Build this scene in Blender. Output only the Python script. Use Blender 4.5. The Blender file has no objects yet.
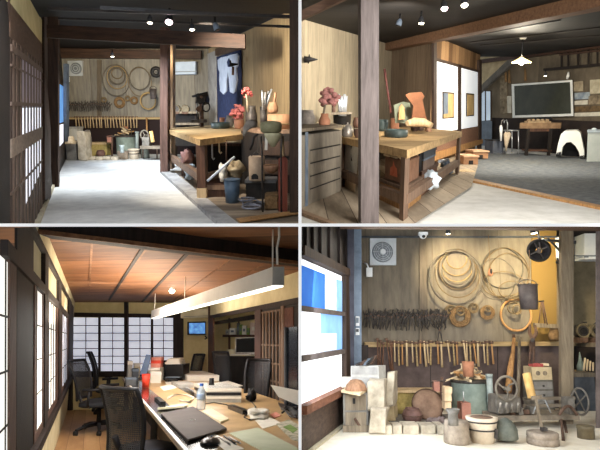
import bpy, bmesh, math, random
from mathutils import Vector, Matrix, noise
# Four rooms of one old forge house, seen together through an open two by two
# partition (a cut-away house front).  Every room is a rigid set with its own level floor frame:
# x to the right, y into the room, z up, origin on the floor under the eye point.
random.seed(7)
V = Vector
SC = bpy.context.scene
COL = SC.collection
F = 600.0                       # focal length in pixels of the 600 px wide frame

# ------------------------------------------------------------------ materials
MATS = {}
def _nt(name):
    m = bpy.data.materials.new(name); m.use_nodes = True
    nt = m.node_tree; b = nt.nodes['Principled BSDF']
    return m, nt, b
def _coord(nt, kind, scale):
    tc = nt.nodes.new('ShaderNodeTexCoord'); mp = nt.nodes.new('ShaderNodeMapping')
    mp.inputs['Scale'].default_value = scale
    nt.links.new(tc.outputs[kind], mp.inputs['Vector'])
    return mp.outputs['Vector']
def _ramp(nt, fac, stops):
    r = nt.nodes.new('ShaderNodeValToRGB')
    e = r.color_ramp.elements
    while len(e) < len(stops): e.new(0.5)
    for k, (p, c) in enumerate(stops):
        e[k].position = p; e[k].color = (c[0], c[1], c[2], 1)
    nt.links.new(fac, r.inputs['Fac'])
    return r.outputs['Color']
def _noise(nt, vec, scale, detail=4, rough=.6):
    n = nt.nodes.new('ShaderNodeTexNoise')
    n.inputs['Scale'].default_value = scale; n.inputs['Detail'].default_value = detail
    n.inputs['Roughness'].default_value = rough
    nt.links.new(vec, n.inputs['Vector'])
    return n.outputs['Fac']
def _bump(nt, b, fac, s, d=.02):
    bp = nt.nodes.new('ShaderNodeBump'); bp.inputs['Strength'].default_value = s
    bp.inputs['Distance'].default_value = d
    nt.links.new(fac, bp.inputs['Height']); nt.links.new(bp.outputs['Normal'], b.inputs['Normal'])
def lin(c):
    return tuple((x/255/12.92 if x/255 <= .04045 else ((x/255+.055)/1.055)**2.4) for x in c)
def wood(name, c1, c2, axis='z', scale=6, rough=.65, stretch=10):
    if name in MATS: return MATS[name]
    m, nt, b = _nt(name)
    s = {'x': (1, stretch, stretch), 'y': (stretch, 1, stretch), 'z': (stretch, stretch, 1)}[axis]
    v = _coord(nt, 'Object', s)
    n = _noise(nt, v, scale*.35, 6, .65)
    col = _ramp(nt, n, [(.3, lin(c1)), (.68, lin(c2))])
    nt.links.new(col, b.inputs['Base Color']); b.inputs['Roughness'].default_value = rough
    b.inputs['Specular IOR Level'].default_value = .3
    _bump(nt, b, n, .25)
    MATS[name] = m; return m
def mottled(name, c1, c2, scale=5, rough=.8, metal=0, bump=.2, c3=None, spec=.3):
    if name in MATS: return MATS[name]
    m, nt, b = _nt(name)
    v = _coord(nt, 'Object', (1, 1, 1))
    n = _noise(nt, v, scale, 7, .65)
    st = [(.32, lin(c1)), (.66, lin(c2))]
    if c3: st = [(.3, lin(c1)), (.5, lin(c2)), (.68, lin(c3))]
    nt.links.new(_ramp(nt, n, st), b.inputs['Base Color'])
    b.inputs['Roughness'].default_value = rough; b.inputs['Metallic'].default_value = metal
    b.inputs['Specular IOR Level'].default_value = spec
    if bump: _bump(nt, b, n, bump)
    MATS[name] = m; return m
def plain(name, c, rough=.5, metal=0, spec=.4):
    c1 = tuple(max(0, x*.94-2) for x in c); c2 = tuple(min(255, x*1.05+1) for x in c)
    return mottled(name, c1, c2, 9, rough, metal, 0, None, spec)
def glow(name, c, s, c2=None, sc=3):
    if name in MATS: return MATS[name]
    m, nt, b = _nt(name)
    b.inputs['Base Color'].default_value = (*lin(c), 1)
    v = _coord(nt, 'Object', (1, 1, 1)); n = _noise(nt, v, sc, 3)
    nt.links.new(_ramp(nt, n, [(.35, lin(c2 or c)), (.65, lin(c))]), b.inputs['Emission Color'])
    b.inputs['Emission Strength'].default_value = s; b.inputs['Roughness'].default_value = .9
    MATS[name] = m; return m
def planks(name, c1, c2, w=.3, gap=.03, axis='x', grain=10, rough=.75, gapcol=(25, 20, 16), vary=.35, length=0):
    """boards laid side by side, from the surface's own metre UVs; axis = the direction across the boards"""
    if name in MATS: return MATS[name]
    m, nt, b = _nt(name)
    N = nt.nodes.new; L = nt.links.new
    tc = N('ShaderNodeTexCoord'); sp = N('ShaderNodeSeparateXYZ'); L(tc.outputs['UV'], sp.inputs[0])
    a, o = (sp.outputs['X'], sp.outputs['Y']) if axis == 'x' else (sp.outputs['Y'], sp.outputs['X'])
    def M(op, x, y=None):
        n = N('ShaderNodeMath'); n.operation = op
        for i, q in enumerate((x, y)):
            if q is None: continue
            if isinstance(q, (int, float)): n.inputs[i].default_value = q
            else: L(q, n.inputs[i])
        return n.outputs[0]
    t = M('DIVIDE', a, w); idx = M('FLOOR', t); fr = M('SUBTRACT', t, idx)
    wn = N('ShaderNodeTexWhiteNoise'); wn.noise_dimensions = '1D'; L(idx, wn.inputs['W'])
    cx = N('ShaderNodeCombineXYZ'); L(M('MULTIPLY', a, grain), cx.inputs[0]); L(M('MULTIPLY', o, 1.0), cx.inputs[1]); L(M('MULTIPLY', idx, 3.7), cx.inputs[2])
    nz = _noise(nt, cx.outputs[0], 1.6, 6, .65)
    f = M('ADD', M('MULTIPLY', nz, 1-vary), M('MULTIPLY', wn.outputs['Value'], vary))
    col = _ramp(nt, f, [(.3, lin(c1)), (.7, lin(c2))])
    edge = M('LESS_THAN', fr, gap)
    if length:
        t2 = M('ADD', M('DIVIDE', o, length), wn.outputs['Value']); f2 = M('SUBTRACT', t2, M('FLOOR', t2))
        edge = M('MAXIMUM', edge, M('LESS_THAN', f2, gap*w/length))
    mx = N('ShaderNodeMix'); mx.data_type = 'RGBA'
    L(edge, mx.inputs['Factor']); L(col, mx.inputs[6]); mx.inputs[7].default_value = (*lin(gapcol), 1)
    L(mx.outputs[2], b.inputs['Base Color']); b.inputs['Roughness'].default_value = rough
    b.inputs['Specular IOR Level'].default_value = .25
    _bump(nt, b, nz, .2)
    MATS[name] = m; return m
def mesh_fabric(name, c):
    """woven net: regular small holes that can be looked through"""
    if name in MATS: return MATS[name]
    m, nt, b = _nt(name)
    b.inputs['Base Color'].default_value = (*lin(c), 1); b.inputs['Roughness'].default_value = .6
    v = _coord(nt, 'UV', (1, 1, 1))
    sp = nt.nodes.new('ShaderNodeSeparateXYZ'); nt.links.new(v, sp.inputs[0])
    def M(op, x, y=None):
        n = nt.nodes.new('ShaderNodeMath'); n.operation = op
        for i, q in enumerate((x, y)):
            if q is None: continue
            if isinstance(q, (int, float)): n.inputs[i].default_value = q
            else: nt.links.new(q, n.inputs[i])
        return n.outputs[0]
    fx = M('FRACT', M('MULTIPLY', sp.outputs['X'], 26)); fy = M('FRACT', M('MULTIPLY', sp.outputs['Y'], 26))
    hole = M('MULTIPLY', M('GREATER_THAN', fx, .42), M('GREATER_THAN', fy, .42))
    nt.links.new(M('SUBTRACT', 1.0, M('MULTIPLY', hole, .4)), b.inputs['Alpha'])
    MATS[name] = m; return m
def glass(name, c=(235, 240, 240), rough=.05, a=.25):
    if name in MATS: return MATS[name]
    m, nt, b = _nt(name)
    n = _noise(nt, _coord(nt, 'Object', (1, 1, 1)), 8)
    nt.links.new(_ramp(nt, n, [(.3, lin(c)), (.7, lin(c))]), b.inputs['Base Color'])
    b.inputs['Roughness'].default_value = rough; b.inputs['Alpha'].default_value = a
    MATS[name] = m; return m

# ------------------------------------------------------------------ mesh builder
class MB:
    def __init__(s): s.v = []; s.f = []; s.sm = []; s.uv = {}
    def add(s, pts, faces, smooth=False):
        o = len(s.v); s.v += [V(p) for p in pts]
        for f in faces:
            s.f.append([o+i for i in f]); s.sm.append(smooth)
        return s
    def poly(s, pts, uv=None):
        if uv: s.uv[len(s.f)] = uv
        return s.add(pts, [list(range(len(pts)))])
    def prism(s, pts, ext):
        n = len(pts); ext = V(ext); q = [V(p)+ext for p in pts]
        fs = [list(range(n))[::-1], [n+i for i in range(n)]]
        fs += [[i, (i+1) % n, n+(i+1) % n, n+i] for i in range(n)]
        return s.add(list(pts)+q, fs)
    def obox(s, O, ex, ey, ez):
        O = V(O); ex = V(ex); ey = V(ey)
        return s.prism([O, O+ex, O+ex+ey, O+ey], ez)
    def box(s, c, sx, sy, sz, rot=None):
        c = V(c); R = rot or Matrix.Identity(3)
        ex, ey, ez = R @ V((sx, 0, 0)), R @ V((0, sy, 0)), R @ V((0, 0, sz))
        return s.obox(c-(ex+ey+ez)/2, ex, ey, ez)
    def bar(s, p, q, w, h=None, up=None):
        p = V(p); q = V(q); d = (q-p).normalized(); h = h or w
        u = V(up) if up else (V((0, 0, 1)) if abs(d.z) < .9 else V((0, 1, 0)))
        a = d.cross(u).normalized(); b = a.cross(d).normalized()
        O = p-a*w/2-b*h/2
        return s.obox(O, a*w, b*h, q-p)
    def tube(s, pts, r, n=8, closed=False, flat=1.0, caps=True):
        pts = [V(p) for p in pts]; k = len(pts); rr = r if isinstance(r, (list, tuple)) else [r]*k
        o = len(s.v); pa = None
        for i, p in enumerate(pts):
            if closed: d = pts[(i+1) % k]-pts[i-1]
            else: d = pts[min(i+1, k-1)]-pts[max(i-1, 0)]
            if d.length < 1e-9: d = V((0, 0, 1))
            d.normalize()
            if pa is None:
                u = V((0, 0, 1)) if abs(d.z) < .9 else V((0, 1, 0)); a = d.cross(u).normalized()
            else:
                a = pa-d*pa.dot(d)
                a = a.normalized() if a.length > 1e-6 else d.orthogonal().normalized()
            pa = a; b = d.cross(a)
            for j in range(n):
                t = 2*math.pi*j/n; s.v.append(p+(a*math.cos(t)+b*math.sin(t)*flat)*rr[i])
        for i in range(k if closed else k-1):
            for j in range(n):
                A = o+i*n; B = o+((i+1) % k)*n
                s.f.append([A+j, A+(j+1) % n, B+(j+1) % n, B+j]); s.sm.append(True)
        if caps and not closed:
            s.f.append([o+j for j in range(n)][::-1]); s.sm.append(False)
            s.f.append([o+(k-1)*n+j for j in range(n)]); s.sm.append(False)
        return s
    def lathe(s, c, prof, n=20, ry=1.0, rot=None, wob=0, close=True):
        """prof: (radius, height) from the bottom up; ry = depth of the oval over its width"""
        c = V(c); o = len(s.v); k = len(prof); R = rot or Matrix.Identity(3)
        for (r, z) in prof:
            for j in range(n):
                t = 2*math.pi*j/n; w = 1+wob*math.sin(3*t+z*9)+wob*.6*math.sin(5*t+1)
                s.v.append(c+R @ V((r*w*math.cos(t), r*w*ry*math.sin(t), z)))
        for i in range(k-1):
            for j in range(n):
                A = o+i*n; B = A+n
                s.f.append([A+j, A+(j+1) % n, B+(j+1) % n, B+j]); s.sm.append(True)
        if close:
            s.f.append([o+j for j in range(n)][::-1]); s.sm.append(False)
            s.f.append([o+(k-1)*n+j for j in range(n)]); s.sm.append(False)
        return s
    def ring(s, c, rx, rz, r, n=32, m=6, axis='y', wob=0, flat=1.0):
        c = V(c); P = []
        for i in range(n):
            t = 2*math.pi*i/n; w = 1+wob*math.sin(2*t+.7)+wob*.5*math.sin(5*t)
            if axis == 'y': P.append(c+V((rx*w*math.cos(t), 0, rz*w*math.sin(t))))
            elif axis == 'x': P.append(c+V((0, rx*w*math.cos(t), rz*w*math.sin(t))))
            else: P.append(c+V((rx*w*math.cos(t), rz*w*math.sin(t), 0)))
        return s.tube(P, r, m, closed=True, flat=flat)
    def blob(s, c, rx, ry, rz, jit=.1, n=14, m=9, seed=0, cut=None):
        c = V(c); o = len(s.v); prof = []
        for i in range(m+1):
            a = math.pi*i/m-math.pi/2
            for j in range(n):
                t = 2*math.pi*j/n
                d = V((math.cos(a)*math.cos(t), math.cos(a)*math.sin(t), math.sin(a)))
                k = 1+jit*noise.noise(d*2.1+V((seed*3.1, seed*1.7, 0)))*2
                p = V((d.x*rx*k, d.y*ry*k, d.z*rz*k))
                if cut is not None and p.z < cut*rz: p.z = cut*rz
                s.v.append(c+p)
        for i in range(m):
            for j in range(n):
                A = o+i*n; B = A+n
                s.f.append([A+j, A+(j+1) % n, B+(j+1) % n, B+j]); s.sm.append(True)
        return s
    def rough(s, O, ex, ey, ez, k=5, amp=.02, seed=0):
        """a hewn block: a box gridded and roughened"""
        O = V(O); ex = V(ex); ey = V(ey); ez = V(ez); bm = bmesh.new()
        bmesh.ops.create_cube(bm, size=1.0)
        bmesh.ops.bevel(bm, geom=bm.edges[:], offset=.06, segments=1, affect='EDGES')
        bmesh.ops.subdivide_edges(bm, edges=bm.edges[:], cuts=k, use_grid_fill=True)
        o = len(s.v)
        for v in bm.verts:
            p = O+ex*(v.co.x+.5)+ey*(v.co.y+.5)+ez*(v.co.z+.5)
            q = p*3.1+V((seed*7.3, seed, 0))
            s.v.append(p+V((noise.noise(q), noise.noise(q+V((9, 0, 0))), noise.noise(q+V((0, 9, 0)))))*amp*2)
        bm.verts.index_update()
        for f in bm.faces:
            s.f.append([o+v.index for v in f.verts]); s.sm.append(False)
        bm.free()
        return s
    def mesh(s, name, origin):
        me = bpy.data.meshes.new(name)
        me.from_pydata([tuple(p-origin) for p in s.v], [], s.f)
        for p, k in zip(me.polygons, s.sm): p.use_smooth = k
        if s.uv:
            l = me.uv_layers.new(name='UVMap')
            for fi, uvs in s.uv.items():
                p = me.polygons[fi]
                for li, q in zip(p.loop_indices, uvs): l.data[li].uv = q
        me.validate()
        bm = bmesh.new(); bm.from_mesh(me)
        if not s.uv: bmesh.ops.recalc_face_normals(bm, faces=bm.faces[:])
        bm.to_mesh(me); bm.free()
        return me
    def base(s):
        lo = V((min(p.x for p in s.v), min(p.y for p in s.v), min(p.z for p in s.v)))
        hi = V((max(p.x for p in s.v), max(p.y for p in s.v), max(p.z for p in s.v)))
        return V(((lo.x+hi.x)/2, (lo.y+hi.y)/2, lo.z))

# ------------------------------------------------------------------ rooms
LABELS = {}
class Thing:
    def __init__(s, R, name, label, cat, loc, group=None):
        s.R = R; s.loc = V(loc); e = bpy.data.objects.new(name, None); COL.objects.link(e)
        e.empty_display_size = .1; e.matrix_world = R.M @ Matrix.Translation(s.loc)
        e['label'] = label; e['category'] = cat
        if group: e['group'] = group
        s.e = e
    def part(s, name, mb, mat, parent=None, label=None, stuff=False):
        o = bpy.data.objects.new(name, mb.mesh(name, s.loc)); COL.objects.link(o)
        o.data.materials.append(mat); o.parent = parent or s.e
        s.R.keep_side(o.data, s.R.M @ Matrix.Translation(s.loc))
        if label: o['label'] = label
        if stuff: o['kind'] = 'stuff'
        return o
    def copy(s, loc, label, rot=None):
        t = Thing.__new__(Thing); t.R = s.R; t.loc = V(loc)
        e = s.e.copy(); COL.objects.link(e)
        e.matrix_world = s.R.M @ Matrix.Translation(t.loc) @ (rot or Matrix.Identity(4))
        e['label'] = label; t.e = e
        for ch in s.e.children:
            c = ch.copy(); COL.objects.link(c); c.parent = e
            for g in ch.children:
                d = g.copy(); COL.objects.link(d); d.parent = c
        return t

class Room:
    def __init__(s, hor, h, left, top):
        s.hor = hor; s.h = h; s.phi = math.atan((225-hor)/F); s.left = left; s.top = top
        s.c, s.s = math.cos(s.phi), math.sin(s.phi)
        s.M = Matrix.Rotation(s.phi, 4, 'X') @ Matrix.Translation((0, 0, -h))
    def ray(s, u, v):
        dx, dz = (u-300)/F, (225-v)/F
        return V((dx, s.c+s.s*dz, -s.s+s.c*dz))
    def on(s, u, v, z=0.0):
        r = s.ray(u, v); t = (z-s.h)/r.z
        return V((r.x*t, r.y*t, z))
    def at(s, u, v, y):
        r = s.ray(u, v); t = y/r.y
        return V((r.x*t, y, s.h+r.z*t))
    def m(s, u, v, y): return y/s.ray(u, v).y/F            # metres per pixel at depth y
    def hit(s, u, v, pl):
        P, n = pl; r = s.ray(u, v); O = V((0, 0, s.h)); t = (P-O).dot(n)/r.dot(n)
        return O+r*t
    def dir(s, u):                                          # horizontal direction that vanishes at column u
        r = s.ray(u, s.hor); d = V((r.x, r.y, 0)); return d.normalized()
    def wallplane(s, P, d):
        n = V((d.y, -d.x, 0)).normalized(); return (V(P), n)
    def single(s, name, mb, mat, label=None, cat=None, group=None, kind=None, cut=False):
        b = mb.base(); o = bpy.data.objects.new(name, mb.mesh(name, b)); COL.objects.link(o)
        o.data.materials.append(mat); o.matrix_world = s.M @ Matrix.Translation(b)
        if label: o['label'] = label
        if cat: o['category'] = cat
        if group: o['group'] = group
        if kind: o['kind'] = kind
        s.keep_side(o.data, s.M @ Matrix.Translation(b))
        return o
    def struct(s, name, mb, mat, cut=True, parent=None):
        if parent is None: return s.single(name, mb, mat, kind='structure', cut=cut)
        b = V((parent.matrix_world.inverted() @ (s.M @ V((0, 0, 0)))))
        o = bpy.data.objects.new(name, mb.mesh(name, -b)); COL.objects.link(o); o.data.materials.append(mat); o.parent = parent; s.keep_side(o.data, s.M @ Matrix.Translation(-b))
        return o
    def keep_side(s, me, mw):
        """saw a piece off where it meets the partition walls of its room"""
        e = .0125; ns = (V((1 if s.left else -1, 0, 0)), V((0, 0, -1 if s.top else 1)))
        if all((mw @ v.co).dot(n) <= -e+1e-4 for v in me.vertices for n in ns): return
        bm = bmesh.new(); bm.from_mesh(me); inv = mw.inverted()
        for n in ns:
            r = bmesh.ops.bisect_plane(bm, geom=bm.verts[:]+bm.edges[:]+bm.faces[:], plane_co=inv @ (-n*e), plane_no=(inv.to_3x3() @ n).normalized(), clear_outer=True)
            ed = [x for x in r['geom_cut'] if isinstance(x, bmesh.types.BMEdge)]
            if ed and len(bm.faces) > 1: bmesh.ops.holes_fill(bm, edges=ed)
        bm.to_mesh(me); bm.free()
    def thing(s, name, label, cat, loc, group=None): return Thing(s, name, label, cat, loc, group)
    # --- shape helpers in room metres
    def wall(s, P, Q, z0, z1, z0b=None, z1b=None):
        P = V(P); Q = V(Q); L = (Q-P).length; mb = MB()
        pts = [V((P.x, P.y, z0)), V((Q.x, Q.y, z0 if z0b is None else z0b)), V((Q.x, Q.y, z1 if z1b is None else z1b)), V((P.x, P.y, z1))]
        mb.poly(pts, [(0, z0), (L, z0), (L, z1), (0, z1)]); return mb
    def flat(s, pts, d=V((0, 1, 0))):
        """horizontal polygon with metre UVs, v running along d"""
        mb = MB(); d = V((d.x, d.y, 0)).normalized(); e = V((d.y, -d.x, 0))
        mb.poly(pts, [(p.dot(e), p.dot(d)) for p in pts]); return mb
    def panel(s, mb, px, pl, th):
        """a flat board on plane pl seen at the listed outline, th metres thick towards the room"""
        P, n = pl; pts = [s.hit(u, v, pl) for u, v in px]
        n = n.normalized(); O = V((0, 0, s.h))
        if (O-pts[0]).dot(n) < 0: n = -n
        return mb.prism(pts, n*th)
    def off(s, pl, d):
        P, n = pl; n = n.normalized()
        if (V((0, 0, s.h))-P).dot(n) < 0: n = -n
        return (P+n*d, n)
    def front(s, y): return (V((0, y, 0)), V((0, 1, 0)))
    def level(s, z): return (V((0, 0, z)), V((0, 0, 1)))
    def post(s, mb, u0, u1, vbase, z0, z1, depth, d=None):
        A = s.on(u0, vbase, z0); B = s.at(u1, vbase, A.y); e = (d or V((0, 1, 0)))*depth
        vt = s.hor-(z1-s.h)/A.y*F; T = s.at(u0, vt, A.y); S = s.at(u1, vt, A.y)
        return mb.add([A, B, B+e, A+e, T, S, S+e, T+e], [(3, 2, 1, 0), (4, 5, 6, 7), (0, 1, 5, 4), (1, 2, 6, 5), (2, 3, 7, 6), (3, 0, 4, 7)])
    def fbox(s, u0, u1, vt, vb, z, depth, d=None):
        A = s.on(u0, vb, z); w = (u1-u0)*s.m(u0, vb, A.y); zt = s.at(u0, vt, A.y).z
        return A, V((w, 0, 0)), (d or V((0, 1, 0)))*depth, V((0, 0, zt-z))
    def round(s, u0, u1, vt, vb, z, ry=1.7):
        """centre, radius and height of a round thing standing on height z"""
        um = (u0+u1)/2; A = s.on(um, vb, z); r = (u1-u0)/2*s.m(um, vb, A.y)
        y = A.y+r*ry; c = V((A.x*y/A.y, y, z)); r = (u1-u0)/2*s.m(um, vb, y)
        return c, r, s.at(um, vt, y).z-z

def spot(R, loc, target, power, color, size=70, blend=.8, rad=.08):
    l = bpy.data.lights.new('lamp', 'SPOT'); l.energy = power; l.color = color
    l.spot_size = math.radians(size); l.spot_blend = blend; l.shadow_soft_size = rad
    o = bpy.data.objects.new('spot_beam', l); COL.objects.link(o)
    d = V(target)-V(loc)
    o.matrix_world = R.M @ (Matrix.Translation(V(loc)) @ d.to_track_quat('-Z', 'Y').to_matrix().to_4x4())
    return o
def area(R, loc, target, power, color, sx, sy):
    l = bpy.data.lights.new('daylight_and_fill', 'AREA'); l.shape = 'RECTANGLE'; l.size = sx; l.size_y = sy
    l.energy = power; l.color = color
    o = bpy.data.objects.new('daylight_and_fill', l); COL.objects.link(o); d = V(target)-V(loc)
    o.matrix_world = R.M @ (Matrix.Translation(V(loc)) @ d.to_track_quat('-Z', 'Y').to_matrix().to_4x4())
    return o
def point(R, loc, power, color, rad=.1):
    l = bpy.data.lights.new('bulb_light', 'POINT'); l.energy = power; l.color = color; l.shadow_soft_size = rad
    o = bpy.data.objects.new('bulb_light', l); COL.objects.link(o); o.matrix_world = R.M @ Matrix.Translation(V(loc)); return o
def nth(i): return '%d%s' % (i, 'th' if 10 < i % 100 < 14 else {1: 'st', 2: 'nd', 3: 'rd'}.get(i % 10, 'th'))
UP = V((0, 0, 1)); X = V((1, 0, 0)); Y = V((0, 1, 0))

# ------------------------------------------------------------------ shared materials
def mats():
    wood('dark_post', (38, 28, 22), (74, 55, 44), 'z')
    wood('dark_beam', (34, 24, 19), (78, 54, 40), 'x')
    wood('red_post', (72, 52, 45), (118, 90, 79), 'z')
    wood('grey_post', (72, 64, 62), (104, 94, 92), 'z')
    wood('brown_beam', (74, 54, 42), (116, 88, 70), 'x')
    wood('black_wood', (16, 13, 11), (38, 30, 25), 'z')
    wood('bench_top', (146, 116, 76), (204, 172, 124), 'x', 5, .7, 5)
    wood('bench_leg', (88, 68, 54), (136, 110, 90), 'z')
    wood('bench_dark', (52, 34, 26), (98, 68, 52), 'z')
    wood('pale_wood', (160, 134, 98), (212, 186, 146), 'z')
    wood('tan_wood', (140, 100, 60), (196, 150, 98), 'z')
    wood('tub_wood', (122, 88, 64), (168, 128, 98), 'z')
    wood('old_wood', (88, 78, 66), (142, 128, 108), 'z')
    wood('grey_board', (112, 104, 92), (150, 140, 124), 'z', 5, .8, 3)
    wood('red_board', (96, 46, 36), (140, 74, 56), 'z')
    mottled('iron', (40, 38, 38), (84, 78, 74), 9, .6, .3)
    mottled('rust', (70, 50, 40), (116, 92, 78), 8, .8, .2)
    mottled('iron_dark', (20, 19, 19), (44, 41, 40), 9, .6, .3)
    mottled('verdigris', (100, 112, 106), (142, 154, 146), 4, .6, .2)
    mottled('steel', (150, 154, 158), (206, 208, 210), 8, .35, .7)
    mottled('silver', (110, 104, 98), (178, 172, 164), 5, .4, .6)
    mottled('stone', (138, 128, 112), (200, 188, 168), 4, .95, 0, .6)
    mottled('stone_dark', (104, 98, 92), (160, 150, 140), 5, .95, 0, .6)
    mottled('clay', (138, 92, 68), (178, 126, 98), 5, .8)
    mottled('bamboo', (138, 112, 72), (184, 156, 106), 6, .6)
    mottled('bamboo_dark', (84, 70, 50), (134, 112, 80), 6, .6)
    mottled('straw', (96, 74, 50), (142, 112, 76), 20, .9)
    mottled('concrete', (196, 196, 194), (226, 226, 222), 3, .9, 0, .05)
    mottled('kerb', (136, 134, 134), (182, 180, 178), 5, .9)
    mottled('plaster_cream', (196, 184, 134), (216, 204, 156), 3, .95, 0, .05)
    mottled('ac_white', (214, 218, 222), (232, 234, 236), 3, .4, 0, 0)
    mottled('white_plastic', (226, 226, 222), (240, 240, 236), 3, .4, 0, 0)
    mottled('grey_plastic', (168, 170, 166), (190, 192, 188), 3, .5, 0, 0)
    mottled('black_plastic', (16, 16, 17), (30, 30, 31), 6, .45, 0, 0)
    mottled('mid_black', (34, 34, 36), (52, 52, 54), 6, .6, 0, 0)
    mottled('screen', (8, 9, 9), (14, 15, 15), 3, .5, 0, 0, None, .2)
    mottled('paper', (222, 218, 206), (238, 234, 224), 5, .9, 0, 0)
    mottled('white_bag', (176, 194, 206), (224, 232, 238), 6, .6, 0, .4)
    mottled('cloth_white', (200, 196, 186), (224, 220, 210), 8, .95)
    mottled('indigo', (34, 40, 66), (54, 62, 92), 8, .95)
    mottled('blue_plastic', (66, 84, 104), (88, 108, 128), 4, .5, 0, 0)
    mottled('pink_flower', (136, 70, 72), (186, 114, 110), 30, .95)
    mottled('red_flower', (148, 62, 60), (188, 98, 92), 30, .95)
    mottled('beige_paint', (164, 148, 120), (198, 180, 150), 5, .6)
    mottled('sand', (136, 120, 72), (176, 158, 100), 14, .95)
    mottled('ash', (92, 88, 84), (130, 124, 118), 16, .95)
    glow('lamp_hot', (255, 244, 214), 14)
    glow('lamp_pink', (255, 226, 232), 16)
mats()
G = lambda k: MATS[k]

def trunk_spot(R, u, v, y, label, lit=True, tilt=(.1, -.3), name='track_spotlight', mat='mid_black', s=1.0, ztop=None):
    """small track spotlight: stem, can and, when lit, a glowing lens"""
    P = R.at(u, v, y); k = R.m(u, v, y)*s
    t = R.thing(name, label, 'spotlight', P)
    d = V((tilt[0], tilt[1], -1)).normalized()
    a = P-d*5*k; top = V((a.x, a.y, ztop if ztop else a.z+6*k))
    t.part('stem', MB().tube([a, top], 1.0*k, 6), G('iron_dark'))
    t.part('can', MB().tube([a-d*1*k, a+d*1*k, P-d*.6*k, P+d*.6*k], [1.4*k, 2.6*k, 3.0*k, 3.1*k], 12), G(mat))
    t.part('lens', MB().tube([P+d*.7*k, P+d*1.6*k], [2.7*k, 2.0*k], 12), G('lamp_hot') if lit == 1 else G('lamp_pink') if lit else G('black_plastic'))
    return t, P, d

def hoop(R, name, u, v, ru, rv, y, th, mat, label, group, cat='hoop', wob=.0):
    c = R.at(u, v, y); k = R.m(u, v, y)
    return R.single(name, MB().ring(c, ru*k, rv*k, th*k, 40, 6, 'y', wob), G(mat), label, cat, group)
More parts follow.
